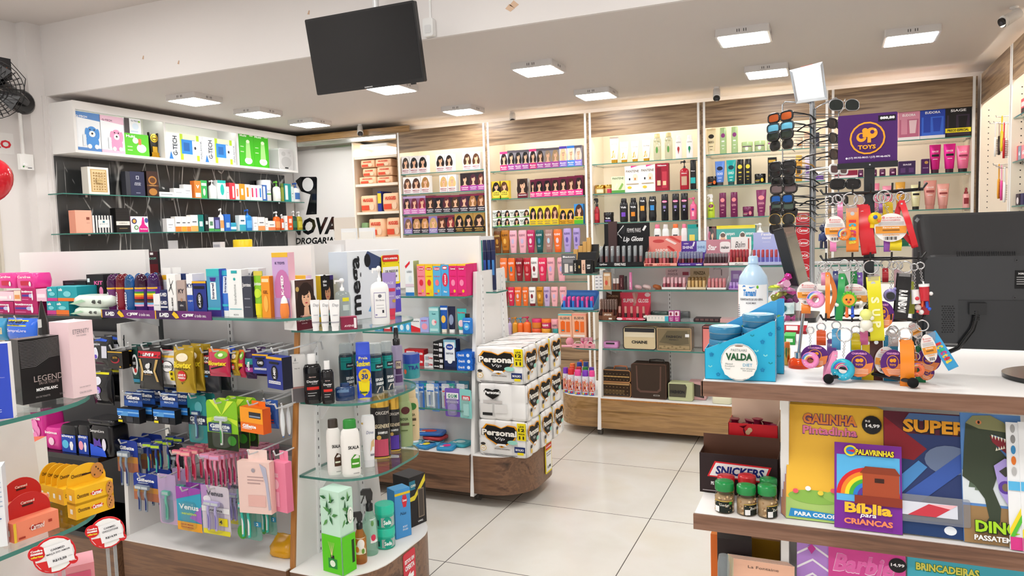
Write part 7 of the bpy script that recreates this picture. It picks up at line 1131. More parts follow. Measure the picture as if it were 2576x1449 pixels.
 # toilet paper packs on the end
def tpack(w,h,d,back=False):
 """twelve rolls under film, three across, two deep, two high"""
 t=thing('pack',None,None);r=w/6;rd=d/4
 m=MB()
 def outline(z,f):
  P=[]
  for i in range(3):
   for a in range(5):th=pi+pi*(a+.5)/5;P.append((-w/2+r*(2*i+1)+r*cos(th),-d/2+r*.35*(1+sin(th))))
  for i in range(2):
   for a in range(5):th=-pi/2+pi*(a+.5)/5;P.append((w/2-rd*.35*(1-cos(th)),-d/2+rd*(2*i+1)+rd*sin(th)))
  for i in range(3):
   for a in range(5):th=pi*(a+.5)/5;P.append((w/2-r*(2*i+1)+r*cos(th),d/2-r*.35*(1-sin(th))))
  for i in range(2):
   for a in range(5):th=pi/2+pi*(a+.5)/5;P.append((-w/2+rd*.35*(1+cos(th)),d/2-rd*(2*i+1)+rd*sin(th)))
  return[(x*f,y*f,z*h)for x,y in P]
 m.loft([outline(z,f)for z,f in((0,.93),(.03,.985),(.1,1),(.46,1),(.5,.985),(.54,1),(.93,1),(.98,.975),(1,.93))],'f6f5f4/g',True,True);m.mk('film_wrap',t)
 m=MB()
 for i in range(3):
  for j in range(2):m.art(lambda u,v,k:(-w/2+r*(2*i+1)+u,-d/2+rd*(2*j+1)+v,h+.0004+.0002*k),[U(0,0,r*.42,rd*.42,'d8d4d0'),U(0,0,r*.3,rd*.3,'e8e4e0')])
 m.mk('roll_core',t)
 for nm,P,W in(('front_print',lambda u,v,k:((u-.5)*w,-d/2-.0012-.0004*k,v*h),0),('side_print',lambda u,v,k:(w/2+.0012+.0004*k,(u-.5)*d,v*h),1)):
  m=MB();H=[(.12,.72),(.2,.86),(.36,.84),(.48,.78),(.6,.86),(.74,.84),(.8,.7),(.72,.5),(.56,.34),(.48,.28),(.4,.34),(.2,.5)]
  if W:H=[(.42+(x-.42)*1.2,y)for x,y in H]
  if back and not W:
   m.art(P,[Z([(.3+(x-.46)*.5,.72+(y-.58)*.5)for x,y in H],'1a1818'),V(.3,.76,.3,.09,'ffffff','Personal',.05),Q(.06,.2,.3,.44,'e0dedc'),Q(.34,.2,.6,.44,'e4e2e0'),Q(.1,.12,.3,.2,'2a2a2a'),Q(.12,.46,.5,.54,'c8c4c2')])
  else:
   m.art(P,[Z([(.46+(x-.46)*1.1,.58+(y-.58)*1.12)for x,y in H],'f0a020'),Z(H,'171516'),V(.44,.66,.72,.19,'171516','Personal',.13),V(.44,.66,.7,.17,'f8f4ec','Personal',.04),V(.45,.49,.2,.1,'f4f4f4','Vip',.0,.2),U(.7,.42,.1,.06,'9ad8c8'),Z([(.4,.36),(.56,.36),(.6,.28),(.48,.31),(.36,.28)],'f6f5f4')]
   +([Q(.8,.5,.97,.97,'f0dc1c'),V(.885,.88,.1,.05,'1a1a1a','LEVE',.04),V(.885,.79,.12,.09,'1a1a1a','12',.06),V(.885,.68,.12,.04,'1a1a1a','PAGUE',.03),V(.885,.58,.1,.09,'1a1a1a','11',.06),Q(.74,.16,.95,.32,'1f2f6a'),Q(.8,.1,.92,.17,'f0dc1c'),V(.845,.24,.16,.06,'ffffff','BOLSO',.03),Q(.34,.2,.66,.25,'c8c4c0'),V(.5,.225,.28,.03,'4a4642','Folha Dupla',.02),U(.12,.22,.06,.08,'e8c050'),U(.12,.22,.05,.065,'f6f5f4'),V(.12,.22,.06,.05,'e0a020','12',.03),U(.12,.34,.05,.04,'3a3634'),Q(.12,.06,.8,.075,'4a4a4a'),Q(.14,.03,.76,.045,'4a4a4a')]if not W else[U(.2,.3,.07,.05,'3a3634'),U(.2,.18,.06,.07,'e8c050')]))
  m.mk(nm,t)
 return t
ph=.193;pw=.285;pd=.187
for lv in range(3):
 for cl in range(3):
  o=tpack(pw,ph-.002,pd-.004,lv==1 and cl==0)
  put(o,'toilet_paper_pack',['bottom','middle','top'][lv]+' toilet paper pack of the '+['stack facing the razors','middle stack','stack facing the makeup gondola'][cl],'toilet paper',(-1.70+pw/2+.006*sin(lv*2+cl)+.004,3.415+pd/2+cl*pd,.2812+lv*ph),R(1.2*sin(lv*3+cl)))
def tagp(w,h,dd):
 t=thing('sign',None,None);m=MB();m.prismy(rrect(-w/2,w/2,0,h,.008),-.001,.001,'f0d81c');m.mk('card',t);m=MB();m.art(FP(w,h,-.0012),[Q(.04,.8,.96,.98,'d83a34'),V(.5,.89,.8,.06,'ffffff',u'OFERTA IMPERDÍVEL',.04),Q(.08,.06,.92,.76,'f4f4f0'),V(.5,.68,.76,.05,'2a2a2e',u'PAPEL HIGIENICO',.02),V(.5,.6,.6,.04,'3a3a3e','PERSONAL',.02),V(.5,.2,.5,.12,'1a1a1e','11,98',.04)]);m.mk('price_slip',t);return t,.003
q=onX(1378,1135,-1.428);o,_d=tagp(.1,.165,None);put(o,'price_sign','yellow price sign on the wooden base under toilet paper','sign',(-1.425,q.y,.275-.165),R(90))
# teal and navy bottles between gondola and back wall
row('behind the toothpaste header panel',[(1636,1656,1142,VS('slim','1a9a94/g',cap='158a84/g'),'teal wash bottle'),(1658,1688,1140,VS('slim','1c2450/g',LBL('3a5ab8'),'1c2450/g'),'navy wash bottle'),(1690,1722,1139,VS('slim','1c2450/g',LBL('3a78c8'),'1c2450/g'),'navy wash bottle'),(1724,1756,1137,VS('slim','1c2450/g',LBL('4a8ad0'),'1c2450/g'),'navy wash bottle')],3.72,1.127,ZB_,name='wash_bottle')
m=MB();glass_slab(m,rect(-2.6,-1.66,3.63,3.79),1.126);m.mk('glass_shelf',g2)
row('behind the hair dryer box',[(395,455,132,VS('slim','c83a44/g',[Q(0,0,1,.3,'e8d03a')],'b82a34/g'),'red mouthwash bottle',{'n':'mouthwash_bottle','d':.05}),(458,526,128,BX('2a4ab0',[Q(0,.88,1,1,'e8dc30'),Q(0,0,1,.36,'f0f4f8'),V(.5,.62,.84,.14,'ffffff','Periot',.03),V(.5,.18,.7,.08,'2a4ab0','PRO',.03)],d=.05),'blue and white mouthwash box')],PT_,1.1186,ZK_,name='mouthwash_box')
# makeup gondola
ZN_=(1380,780,4.262)
def liptube(r,h,body,cap,capf):
 t=thing('tube',None,None);m=MB();m.lathe([(r,0),(r,h*(1-capf))],body,10);m.mk('body',t);m=MB();m.lathe([(r*.94,h*(1-capf)),(r*.94,h*.98),(r*.6,h)],cap,10);m.mk('cap',t);return t
def display(name,look,x0,x1,yt,yh,yb,Y,z,zoom,col,back,art,tn,body,cap,rows=2,capf=.45,tube='lip_gloss_tube',tlook='',d=.12,front=(),frontc=None,hf=.95,group=None):
 """counter display: printed back card, sloping sides, low front lip and rows of tubes standing in it"""
 ox,oy,s=zoom;A,B=onY(ox+x0/s,oy+(yt+yb)/2/s,Y),onY(ox+x1/s,oy+(yt+yb)/2/s,Y);w=B.x-A.x;xc=(A.x+B.x)/2
 H=onY(ox+(x0+x1)/2/s,oy+yt/s,Y+d).z-z;hh=onY(ox+(x0+x1)/2/s,oy+yh/s,Y+d*.4).z-z;lip=max(hh*.22,.012)
 t=thing(name,look,'display tray',(xc,Y+d/2,z+.0006),0,group)
 m=MB();m.box(-w/2,w/2,d/2-.003,d/2,0,H,back or col);m.art(lambda u,v,k:((u-.5)*w,d/2-.0032-.0003*k,hh*.8+(H-hh*.8)*v),art);m.mk('back_card',t)
 m=MB();m.box(-w/2,w/2,-d/2,d/2-.003,0,.003,col);m.box(-w/2,w/2,-d/2,-d/2+.002,0,lip,frontc or col)
 for x in(-w/2,w/2-.002):m.prismx([(-d/2,0),(d/2-.003,0),(d/2-.003,hh*1.1),(-d/2,lip*1.3)],x,x+.002,col)
 m.art(lambda u,v,k:((u-.5)*w,-d/2-.0003*k,lip*v),front);m.mk('tray',t)
 r=min(w/tn*.42,.0095);proto=None;th=hh*hf
 for q in range(rows):
  for i in range(tn):
   if proto is None:o=proto=liptube(r,th,body[0],cap,capf);bodyc=0
   else:o=copy_tree(proto)
   bc=body[(i+q)%len(body)]
   if bc!=body[0]:
    b=[c for c in o.children if c.name.startswith('body')][0];key=('lb',b.data.name.split('.')[0],bc,name);me=LIPM.get((look,bc))
    if me is None:me=b.data.copy();me.materials[0]=mat(bc);LIPM[(look,bc)]=me
    b.data=me
   put(o,tube,tlook+', '+ORD[i]+' in the '+('front' if q==0 else 'second' if q==1 else 'third')+' row','lip gloss' if 'gloss' in tube else tube.split('_')[0],(xc-w/2+.004+(w-.008)*(i+.5)/tn,Y+.016+q*(r*2+.006),z+.0042+q*.002),0,tlook)
 return t
LIPM={}
ZG3=[z+.0002 for z in G3Z]
BOW=[Z([(.3,.6),(.16,.86),(.12,.8),(.14,.56)],'2a2a2e'),Z([(.3,.6),(.44,.9),(.48,.82),(.44,.58)],'2a2a2e'),Z([(.16,.86),(.3,.6),(.32,.62),(.17,.89)],'e8e8e8'),Z([(.44,.9),(.3,.6),(.29,.63),(.43,.93)],'e8e8e8'),Z([(.12,.8),(.17,.89),(.165,.86),(.13,.79)],'e8e8e8'),Z([(.3,.6),(.24,.4),(.26,.4),(.315,.6)],'e8e8e8'),Z([(.3,.6),(.38,.42),(.4,.43),(.315,.6)],'e8e8e8')]
display('lip_gloss_display','black lip gloss display with white bow drawing',88,590,95,330,556,4.875,ZG3[0],ZF_,'17171a','17171a',BOW+[V(.66,.72,.3,.16,'f0f0f0','FEMME PARIS',.0),V(.64,.36,.44,.24,'f4f4f4','Lip Gloss',.03,.25),Z([(.84,.72),(.9,.9),(.94,.86),(.88,.68)],'f4f4f4')],8,('b8b4b8/t','e0b4b4/t','c0ccd0/t'),'e8ecee/t',2,.5,tlook='clear capped lip gloss in the black bow display',d=.2,front=[V(.14,.5,.16,.5,'f0f0f0','LipGloss',.02,.2),V(.5,.5,.24,.6,'f0f0f0','FEMME PARIS',.02)])
display('lip_gloss_display','salmon lip gloss display with tube pictures',592,950,232,395,550,4.875,ZG3[0],ZF_,'f0a898','e88a80',[U(.3,.72,.18,.1,'c84a4a'),Z([(.5,.8),(.8,.5),(.86,.58),(.56,.88)],'f4e0dc'),Z([(.6,.95),(.95,.6),(1,.7),(.7,1)],'d8504a'),Z([(.55,.4),(.75,.1),(.8,.2),(.62,.45)],'c83a3a'),V(.4,.2,.4,.16,'f8eee8','SABOR',.03)],9,('c05a5a/g','d8707a/g','8a3a40/g','2a2024/g'),'d8e4e0/t',2,.45,tlook='lip gloss tube in the salmon display',d=.17,front=[V(.6,.5,.4,.5,'c83a40','SABORES',.03),U(.1,.5,.06,.3,'a83a3a'),U(.22,.5,.06,.3,'7a2a2e')])
display('lip_gloss_display','purple lip gloss display with pale blue oval',955,1228,282,395,546,4.875,ZG3[0],ZF_,'5a3a9a','5a3a9a',[V(.26,.5,.42,.22,'f0ecf8','SHINE',.03),V(.2,.8,.2,.12,'e8d8f0','mahav',.03),Q(.62,.1,1,.96,'b8d4f0'),V(.8,.5,.3,.2,'5a7ab0','SHINE',.02),Z([(.44,.6),(.5,.95),(.56,.9),(.5,.56)],'f4f0f8')],8,('5a2a38/g','8a3a4a/g','2a2028/g'),'d0d4e4/t',2,.5,tlook='lip gloss tube in the purple display',d=.15,front=[V(.3,.5,.4,.3,'e8e0f4','SHINE GLOSS',.02),V(.84,.5,.22,.5,'ffffff','mahav',.04)])
display('lip_gloss_display','mauve lip gloss display with white script',1232,1500,268,415,540,4.875,ZG3[0],ZF_,'d8a8b0','c88a98',[V(.24,.5,.38,.36,'ffffff','Star',.03,.3),Z(rrect(.56,.98,.16,.86,.12,3),'f4f0f0'),V(.77,.5,.32,.2,'3a3a3e','mahav',.03)],8,('8a6a74/t','a88a90/t'),'c8c4c8/t',2,.3,tlook='small lip gloss in the mauve display',d=.14,front=[V(.84,.5,.2,.4,'ffffff','mahav',.03)])
display('lipstick_display','white lipstick display with black script',1503,1725,240,372,536,4.875,ZG3[0],ZF_,'f0eeec','f2f0ee',[V(.45,.5,.5,.4,'3a3a3e','Balm',.0,.35),Q(.84,.2,.9,.9,'b84a40')],6,('b03040/g','8a2a30/g','c06a58/g','9a4a3a/g'),'9a2a34/g',2,.5,'lipstick_tube','lipstick in the white script display',d=.14,front=[V(.5,.5,.4,.5,'4a4a4e','Balm',.0,.3)])
display('lipstick_display','pale lilac lipstick display behind the blue bottle',1745,2090,190,370,520,4.875,ZG3[0],ZF_,'b8c0e8','b4bce6',[V(.42,.9,.34,.14,'f4f4ff','Feels',.03),V(.42,.72,.28,.12,'f4f4ff','mood',.03),Q(.3,.5,.54,.515,'e8e8fa')],7,('a8a0d8/t','b8b0e0/t'),'a83a44/g',1,.5,'lipstick_tube','lipstick in the pale lilac display',d=.16)
w_='on the second makeup shelf'
row(w_,[(70,112,655,BX('f0f0f2',[Q(.2,.1+.24*i,.8,.2+.24*i,'a8a8b0')for i in range(4)],d=.03),'white stacked nail boxes'),(114,155,652,BX('f0f0f2',[Q(.2,.1+.24*i,.8,.2+.24*i,'a8a8b0')for i in range(4)],d=.03),'white stacked nail boxes'),(162,240,622,BX('d8a878',[Q(.1,.8,.9,.95,'f4e8d8'),U(.4,.4,.2,.14,'d85a4a'),Q(.1,.2,.2,.74,'f0d8b8'),Q(.75,.2,.85,.74,'f0d8b8')],d=.02),'peach lipstick blister'),(260,292,685,VS('stick','6a3a30/g',(),'e8dcd8/g',n=12),'brown foundation tube',{'n':'foundation_tube'}),(296,328,684,VS('stick','7a4a3a/g',(),'e8dcd8/g',n=12),'brown foundation tube',{'n':'foundation_tube'}),(332,374,652,BX('4a1a22',[V(.5,.5,.2,.6,'d8a8a8','gloss',.02,0,1)],d=.03),'wine makeup box'),(386,412,660,VS('stick','2a201e/g',(),'17151a/g',n=12),'black mascara tube',{'n':'mascara_tube'}),(434,466,620,VS('stick','f08ac0/g',[V(.5,.3,.4,.3,'ffffff','pink',.02,0,1)],'f08ac0/g',n=12),'bright pink mascara tube',{'n':'mascara_tube'})],4.92,ZG3[1],ZF_,name='makeup_box')
def scr(w,h,dd):
 m=MB();m.torus((0,0,h*.5),w*.36,h*.42,(0.2,0.3,1),SCRC,14,8);m.ball((w*.1,-w*.1,h*.6),h*.4,SCRC);return m.mk('scrunchie'),w*.8
for i,(a,b,c)in enumerate(((498,560,'e0b8c0/g'),(580,665,'e8d0d0/g'),(690,772,'b0602c/g'))):
 SCRC=c;row('',[(a,b,755,scr,['pale pink','cream','copper'][i]+' satin hair scrunchie on the makeup gondola')],4.95,ZG3[1],ZF_,name='hair_scrunchie')
DD=dict(d=.13,group='makeup displays')
display('lip_gloss_display','white lip gloss tray with pink back card',782,1048,570,668,802,4.915,ZG3[1],ZF_,'f2eeee','e4ccd0',[V(.3,.7,.4,.2,'8a6a74','SOFT',.02),V(.3,.4,.4,.2,'8a6a74','FOCUS',.02),Q(.7,.3,.95,.6,'a84a5a')],6,('c06a7a/g','8a3040/g','e8a8b0/g'),'f0c0c8/g',2,.5,tlook='pink lip gloss in the soft pink tray',d=.15)
display('foundation_display','beige foundation tray with gold back card',1050,1262,568,668,805,4.915,ZG3[1],ZF_,'e8d8b8','d8c49c',[V(.5,.5,.6,.3,'5a4a2a','FENZZA',.02)],5,('e8c890/g','d8b070/g'),'8a6a3a/g',2,.25,'foundation_tube','cream foundation bottle in the gold tray',d=.15)
display('lip_gloss_display','white tray of rosy gloss with clear back card',1265,1478,562,680,805,4.915,ZG3[1],ZF_,'f0ecec','dcd4d4',[V(.4,.86,.4,.1,'8a7a7e','LIP LUXE',.02),Q(.6,.3,.64,.8,'6a5a5e')],5,('e08a90/g','e8a0a0/g'),'e89aa0/g',2,.3,tlook='rosy gloss in the white clear backed tray',d=.15)
display('lip_gloss_display','lilac gloss tray beside the blue bottle',1500,1620,600,720,805,4.915,ZG3[1],ZF_,'b89ad8','b090d0',[Q(.2,.3,.7,.7,'d8c8f0')],3,('a070d0/g','c090e8/g'),'c8a8ec/g',1,.5,tlook='lilac gloss in the lilac tray',d=.15)
w_='on the third makeup shelf'
display('lip_pencil_display','brown lip gloss carton display with open lid',108,305,822,905,1132,4.935,ZG3[2],ZF_,'6a4430','5a3826',[V(.5,.55,.6,.2,'c8a080','LFFUSION',.03)],7,('8a5a4a/t','6a3a30/g'),'d0b8ac/t',2,.5,tlook='brown lip pencil in the open brown carton',d=.14,hf=.98)
cb=carton('box',.075,.055,.002,'7a5038',[V(.5,.7,.7,.24,'f0e0d0','LFFUSION',.03),Q(.6,.1,.9,.3,'f0e8e0')]);cb.parent=bpy.data.objects['lip_pencil_display'];cb.name='front_panel';cb.location=(0,-.0715,0)
display('lip_gloss_display','red super gloss display with gloss picture on top',292,625,835,975,1135,4.935,ZG3[2],ZF_,'e0405a','e84a62',[V(.28,.45,.36,.26,'fff0f0','SUPER',.03),V(.76,.45,.34,.26,'fff0f0','GLOSS',.03),Z([(.42,.1),(.5,.1),(.6,.95),(.5,1)],'c08a80'),Z([(.4,.95),(.48,1),(.54,.3),(.48,.25)],'d8a8a0'),U(.9,.85,.09,.14,'f8d8dc')],5,('a85a58/t','2a2024/g'),'c88a80/g',1,.5,tlook='nude super gloss in the red display',d=.13,front=[U(.12,.5,.1,.4,'f8e0e4'),V(.5,.5,.3,.4,'f8d0d8','MELU',.03),Q(.72,.3,.95,.7,'f4a8b4')])
def dbox(w,h,dd):
 m=MB();m.box(-w/2,w/2,-.03,.03,0,h,'f2ede4','4ab8d0');m.art(flat(w,h,.06),[Z([(.08+.13*i,.8),(.12+.13*i,.8),(.1+.13*i,.3)],'b8c8c0')for i in range(6)]+[Q(.86,0,1,1,'4ab8d0')]);return m.mk('box'),.06
row(w_,[(590,858,1088,dbox,'low cream and turquoise lash box'),(862,918,1032,BX('b83a90',[Q(.05,.5,.95,.95,'f0d8e4'),U(.4,.7,.2,.16,'8a1c40'),V(.5,.3,.7,.14,'f8e0f0','JELLY',.03),V(.5,.12,.6,.14,'f8e0f0','TINT',.03)],d=.03),'magenta tint box'),(922,978,1030,BX('b83a90',[Q(.05,.5,.95,.95,'f0d8e4'),U(.4,.7,.2,.16,'8a1c40'),V(.5,.3,.7,.14,'f8e0f0','JELLY',.03),V(.5,.12,.6,.14,'f8e0f0','TINT',.03)],d=.03),'magenta tint box'),(992,1125,1122,BX('dfe4e6/t',d=.08),'flat clear palette'),(1132,1405,1114,BX('2a2024',[Q(.06+.19*i,.35,.2+.19*i,.9,'6a4a4a')for i in range(5)],None,'3a2c30',.1),'dark eyeshadow palette'),(1412,1590,1120,BX('d8a8a8',[],None,'e8c4c4',.1),'pink flat palette')],4.935,ZG3[2],ZF_,name='makeup_palette')
row('',[(665,855,1040,SP('2c4a40/g',[Q(.1,.3,.9,.5,'3a6a58')],.05),'dark green pouch lying behind the cream lash box'),(930,1085,1042,SP('5a5e60/g',[],.05),'grey pouch lying behind the tint boxes')],5.05,ZG3[2],ZF_,name='pouch')
# cosmetic bags
def bagc(col,trim,art,win=None,d=.1,handle=None,piping=True,soft=.12):
 def f(w,h,dd):
  d_=dd or d;t=thing('bag',None,None);n=4;rr=min(w,h)*soft
  pts=rrect(-w/2,w/2,0,h,rr,n);m=MB()
  m.loft([[(x*s,y,h*.5+(z-h*.5)*s)for x,z in pts]for y,s in((-d_/2,.96),(-d_/2+.006,1),(d_/2-.006,1),(d_/2,.96))],col,True,False);m.art(lambda u,v,k:((u-.5)*w*.96,-d_/2-.0006*k,h*.02+v*h*.96),art);m.mk('body',t)
  if piping:
   m=MB();m.tube([(x*.985,-d_/2+.001,h*.5+(z-h*.5)*.985)for x,z in pts],.0035,trim,6,True);m.mk('piping',t)
  if handle:
   m=MB();m.tube([(-w*.22+w*handle[1],0,h-.004),(-w*.2+w*handle[1],0,h+handle[2]*.8),(0+w*handle[1],0,h+handle[2]),(w*.2+w*handle[1],0,h+handle[2]*.9),(w*.22+w*handle[1],0,h-.004)],.006,handle[0],8);m.mk('handle',t)
  m=MB();m.tube([(-w*.4,-.01,h-.002),(w*.4,-.01,h-.002)],.0025,'b8a070/m',6);m.mk('zipper',t);return t,d_
 return f
row('',[(800,1152,182,bagc('d8c6a0/w','17171a/g',[Q(.03,.78,.97,.97,'2a2a2e/g'),Q(.03,.55,.97,.77,'e4d8bc/g'),V(.5,.32,.5,.14,'17171a','CHAINE',.06)],d=.09),'cream toiletry bag with black piping on the fourth makeup shelf')],4.96,ZG3[3],ZN_,name='toiletry_bag')
row('',[(1162,1530,196,bagc('8a7a5c/g','c8a888/w',[Q(.04,.04,.96,.2,'b09a74'),Z([(.05,.35),(.3,.9),(.9,.9),(.95,.3),(.6,.22)],'6a6048/g'),V(.5,.62,.46,.12,'17171a','FASHION',.03),V(.5,.48,.28,.06,'2a2a2a','INSTINCT',.02),Q(.84,.62,.96,.76,'f4f4f4')]+[Q(.06+.12*i,.05+.07*(i%2),.12+.12*i,.12+.07*(i%2),'8a7854')for i in range(7)],d=.12,soft=.05),'clear brown toiletry bag with woven foot on the fourth makeup shelf')],4.97,ZG3[3],ZN_,name='toiletry_bag')
row('',[(1650,1850,172,bagc('f08a84/g','5a2a2c/g',[Q(.02,.9,.98,.96,'4a2226')],d=.12,soft=.06),'coral toiletry bag behind the turquoise carton')],4.96,ZG3[3],ZN_,name='toiletry_bag')
row('',[(580,745,342,SP('e8a0dc/g',[Q(.2,.6,.8,.9,'3a3438')],.07),'small pink packet beside the cream bag')],4.98,ZG3[3],ZN_,name='sponge_pack')
gz=.2726
MONO=[U(.08+.12*i,.2+.25*j,.02,.03,'8a6a40')for i in range(8)for j in range(3)]
row('',[(558,882,775,bagc('3a2c20/g','a87a50/w',[Q(.03,.84,.97,.96,'b08a5a'),Q(.1,.2,.8,.5,'5a4830/g')]+MONO,d=.13,soft=.14),'lower brown glossy vanity bag on the makeup gondola base')],4.95,gz,ZN_,name='vanity_bag')
zb_=onY(1380+720/4.262,780+775/4.262,4.95).z
row('',[(560,880,645,bagc('33271d/g','a87a50/w',[Q(.03,.4,.97,.5,'c8a060')]+MONO,d=.12,soft=.2,handle=('b8724a/g',.1,.02)),'upper brown glossy vanity bag stacked on its twin')],4.955,zb_+.002,ZN_,name='vanity_bag')
row('',[(888,1262,580,bagc('43362e/w','5a4238/w',[Z([(.12,.96),(.16,.96),(.18,.3),(.26,.22),(.74,.22),(.82,.3),(.84,.96),(.88,.96),(.86,.24),(.76,.16),(.24,.16),(.14,.24)],'64483e'),Q(.64,.07,.82,.11,'b8b0a8'),Q(.66,.08,.8,.1,'2a2420')],d=.13,soft=.06,handle=('241c18/g',.18,.022)),'dark brown fabric hanging toiletry bag with top handle')],4.95,gz,ZN_,name='toiletry_bag')
row('',[(1282,1545,785,bagc('c0c49a/w','c8cca4/w',[Z([(.02,.2),(.02,.96),(.72,.96),(.78,.8),(.72,.2)],'4a4636/g'),V(.38,.5,.6,.2,'17171a','FASHION',.05)],d=.1,soft=.1,piping=False),'olive green pouch with dark clear front')],4.94,gz,ZN_,name='cosmetic_pouch')
row('',[(1492,1690,772,bagc('d0a4a4/w','d8b0b0/w',[Z([(.02,.25),(.02,.98),(.9,.8),(.9,.1)],'3a2e26/g')],d=.1,soft=.1,piping=False),'rosy pouch with dark clear front')],5.0,gz,ZN_,name='cosmetic_pouch')
row('',[(1750,1960,930,SP('e8e4c8/w',[],.12),'flat cream pouch beside the wooden counter')],4.92,gz,ZN_,name='cosmetic_pouch')
# left end of the makeup gondola
EY=4.95
def step(w,h,dd):
 t=thing('display',None,None);m=MB();m.prismx([(-.05,0),(.08,0),(.08,h),(.05,h),(.03,h*.75),(.0,h*.72),(-.02,h*.45),(-.05,h*.42)],-w/2,w/2,'17171a');m.mk('stand',t);return t,.1
row('',[(985,1135,185,step,'black stepped cardboard makeup display')],EY+.12,1.1405,ZE_,name='makeup_display')
for i,(a,b,yt)in enumerate(((965,1000,222),(1005,1040,192),(1042,1072,158),(1075,1105,125))):row('',[(a,b,yt,BX('d8a860',[Q(.2,.3,.8,.6,'f0dcb0')],d=.03),'golden powder box, '+ORD[i]+' step of the black stand')],EY+.18,1.1405,ZE_,name='powder_box')
def note(w,h,dd):
 t=thing('display',None,None);m=MB();m.box(-w/2,w/2,-.003,.003,0,h,'6a6a6e');m.art(flat(w,h,.006),[V(.5,.86,.8,.1,'f4f4f4','Baton',.03),Q(.2,.05,.45,.5,'e8e0d8'),Q(.55,.1,.75,.4,'e8e0d8'),Q(.1,.55,.9,.75,'8a8a8e')]);m.mk('card',t);m=MB()
 for i in range(10):m.torus((-w/2,0,h*(.06+.097*i)),.004,.001,(0,.3,1),'c8c8c8/m',8,4)
 m.mk('spiral_binding',t);return t,.02
row('',[(862,985,262,note,'grey spiral bound makeup chart')],EY,1.1405,ZE_,name='makeup_chart')
row('on the black makeup end shelf',[(962,992,312,BX('1a1a1c',[V(.5,.5,.4,.6,'e8e0d0','MAX',.03,0,1)],d=.04),'black foundation box'),(994,1028,310,BX('1f1c1a',[U(.5,.5,.2,.12,'c8a860')],d=.04),'black foundation box with gold emblem'),(1030,1062,312,BX('f0c8b0',[V(.5,.5,.4,.5,'8a5a4a','fit',.03,0,1)],d=.04),'peach foundation box'),(1064,1112,310,BX('17171a',[V(.5,.6,.6,.16,'f4f4f4','24H',.04),V(.5,.4,.6,.12,'f4f4f4','VIP',.04)],d=.04),'black foundation box with white print')],EY-.01,1.1405,ZE_,name='foundation_box')
display('nail_polish_display','blue tray of toy topped lip gloss',858,1130,560,610,735,4.94,.8805,ZE_,'5aa0d0','3a6ab0',[Q(.1,.3,.9,.7,'4a80c8')],7,('2a80e0/g','e85ab0/g'),'e04a9a/g',2,.3,tlook='toy topped gloss in the blue tray',d=.14)
def mini(w,h,dd):
 t=thing('bag',None,None);m=MB();m.prismy([(-w/2,0),(w/2,0),(w*.44,h*.6),(-w*.44,h*.6)],-.012,.012,'f0a8b4/g');m.art(lambda u,v,k:((u-.5)*w,-.0125-.0003*k,v*h*.6),[Z([(.05,1),(.95,1),(.8,.45),(.2,.45)],'e898a6'),U(.5,.34,.16,.12,'2a2226')]);m.mk('body',t);m=MB()
 for i in range(9):a=pi*i/8;m.ball((w*.3*cos(a),0,h*.6+h*.36*sin(a)),.0035,'f4ece8/g',6,4)
 m.mk('pearl_handle',t);return t,.024
row('on the makeup end shelf',[(950,1050,985,mini,'pink mini handbag with pearl handle'),(1058,1138,985,mini,'pink mini handbag with pearl handle')],4.94,.6105,ZE_,name='mini_handbag')
def pom(w,h,dd):m=MB();m.ball((0,0,w*.5),w*.5,'f0a0b0/w',12,8);m.tube([(-w*.2,0,w*.9),(-w*.3,0,h),(-w*.1,0,h*.95)],w*.09,'f0a0b0/w',6);return m.mk('pompom'),w
row('on the makeup end shelf',[(890,955,965,pom,'pink fluffy pompom'),(1040,1085,975,pom,'pink fluffy pompom')],5.0,.6105,ZE_,name='pompom',group='pink pompoms')
for i,(a,b,c)in enumerate(((1018,1045,'e05a8a/g'),(1048,1082,'a82a3a/g'),(1086,1118,'b82a50/g'))):row('',[(a,b,955,VS('stick',c,(),'e8a0b4/g',n=12),'nail polish bottle, '+ORD[i]+' behind the pink handbags')],5.06,.6105,ZE_,name='nail_polish_bottle')
row('',[(860,940,1040,lambda w,h,dd:((lambda m:(m.cyl((-w/2,0,.008),(w/2,.02,.008),.008,'f0a8b8/g',10),m.mk('tube'))[1])(MB()),.03),'pink lipstick lying beside the pompom')],4.93,.6105,ZE_,name='lipstick_tube')
CAPC=['7a3ac0','d82a2a','f04a9a','7a3ac0','f04a9a']
HCC=lambda c:VS('can','eceaf0/g',[Q(.0,0,1,.72,'e8e4ec'),('h',.5,.42,.5,'e0603a',SK,.34),U(.55,.3,.1,.05,'7a1c24'),Q(.1,.0,.9,.1,'3a7ad0'),U(.3,.06,.16,.04,'e8d03a'),U(.7,.07,.16,.04,'d83a4a')],c+'/g',1,16)
row('in the front row on the makeup end base',[(870,915,1205,HCC(CAPC[0]),'purple capped hair colour spray',{'back':.05}),(908,963,1215,HCC(CAPC[1]),'red capped hair colour spray',{'back':.02}),(963,1022,1225,HCC(CAPC[2]),'pink capped hair colour spray'),(1027,1083,1230,HCC(CAPC[3]),'purple capped hair colour spray'),(1085,1136,1232,HCC(CAPC[4]),'pink capped hair colour spray')],4.92,.2755,ZE_,name='hair_spray_can')
row('in the second row on the makeup end base',[(922,970,1195,HCC('e8482a'),'orange capped hair colour spray'),(978,1028,1200,HCC('c82a34'),'red capped hair colour spray'),(1032,1082,1200,HCC('2a8a3a'),'green capped hair colour spray'),(1086,1132,1203,HCC('6a3ab8'),'violet capped hair colour spray')],5.03,.2755,ZE_,name='hair_spray_can')
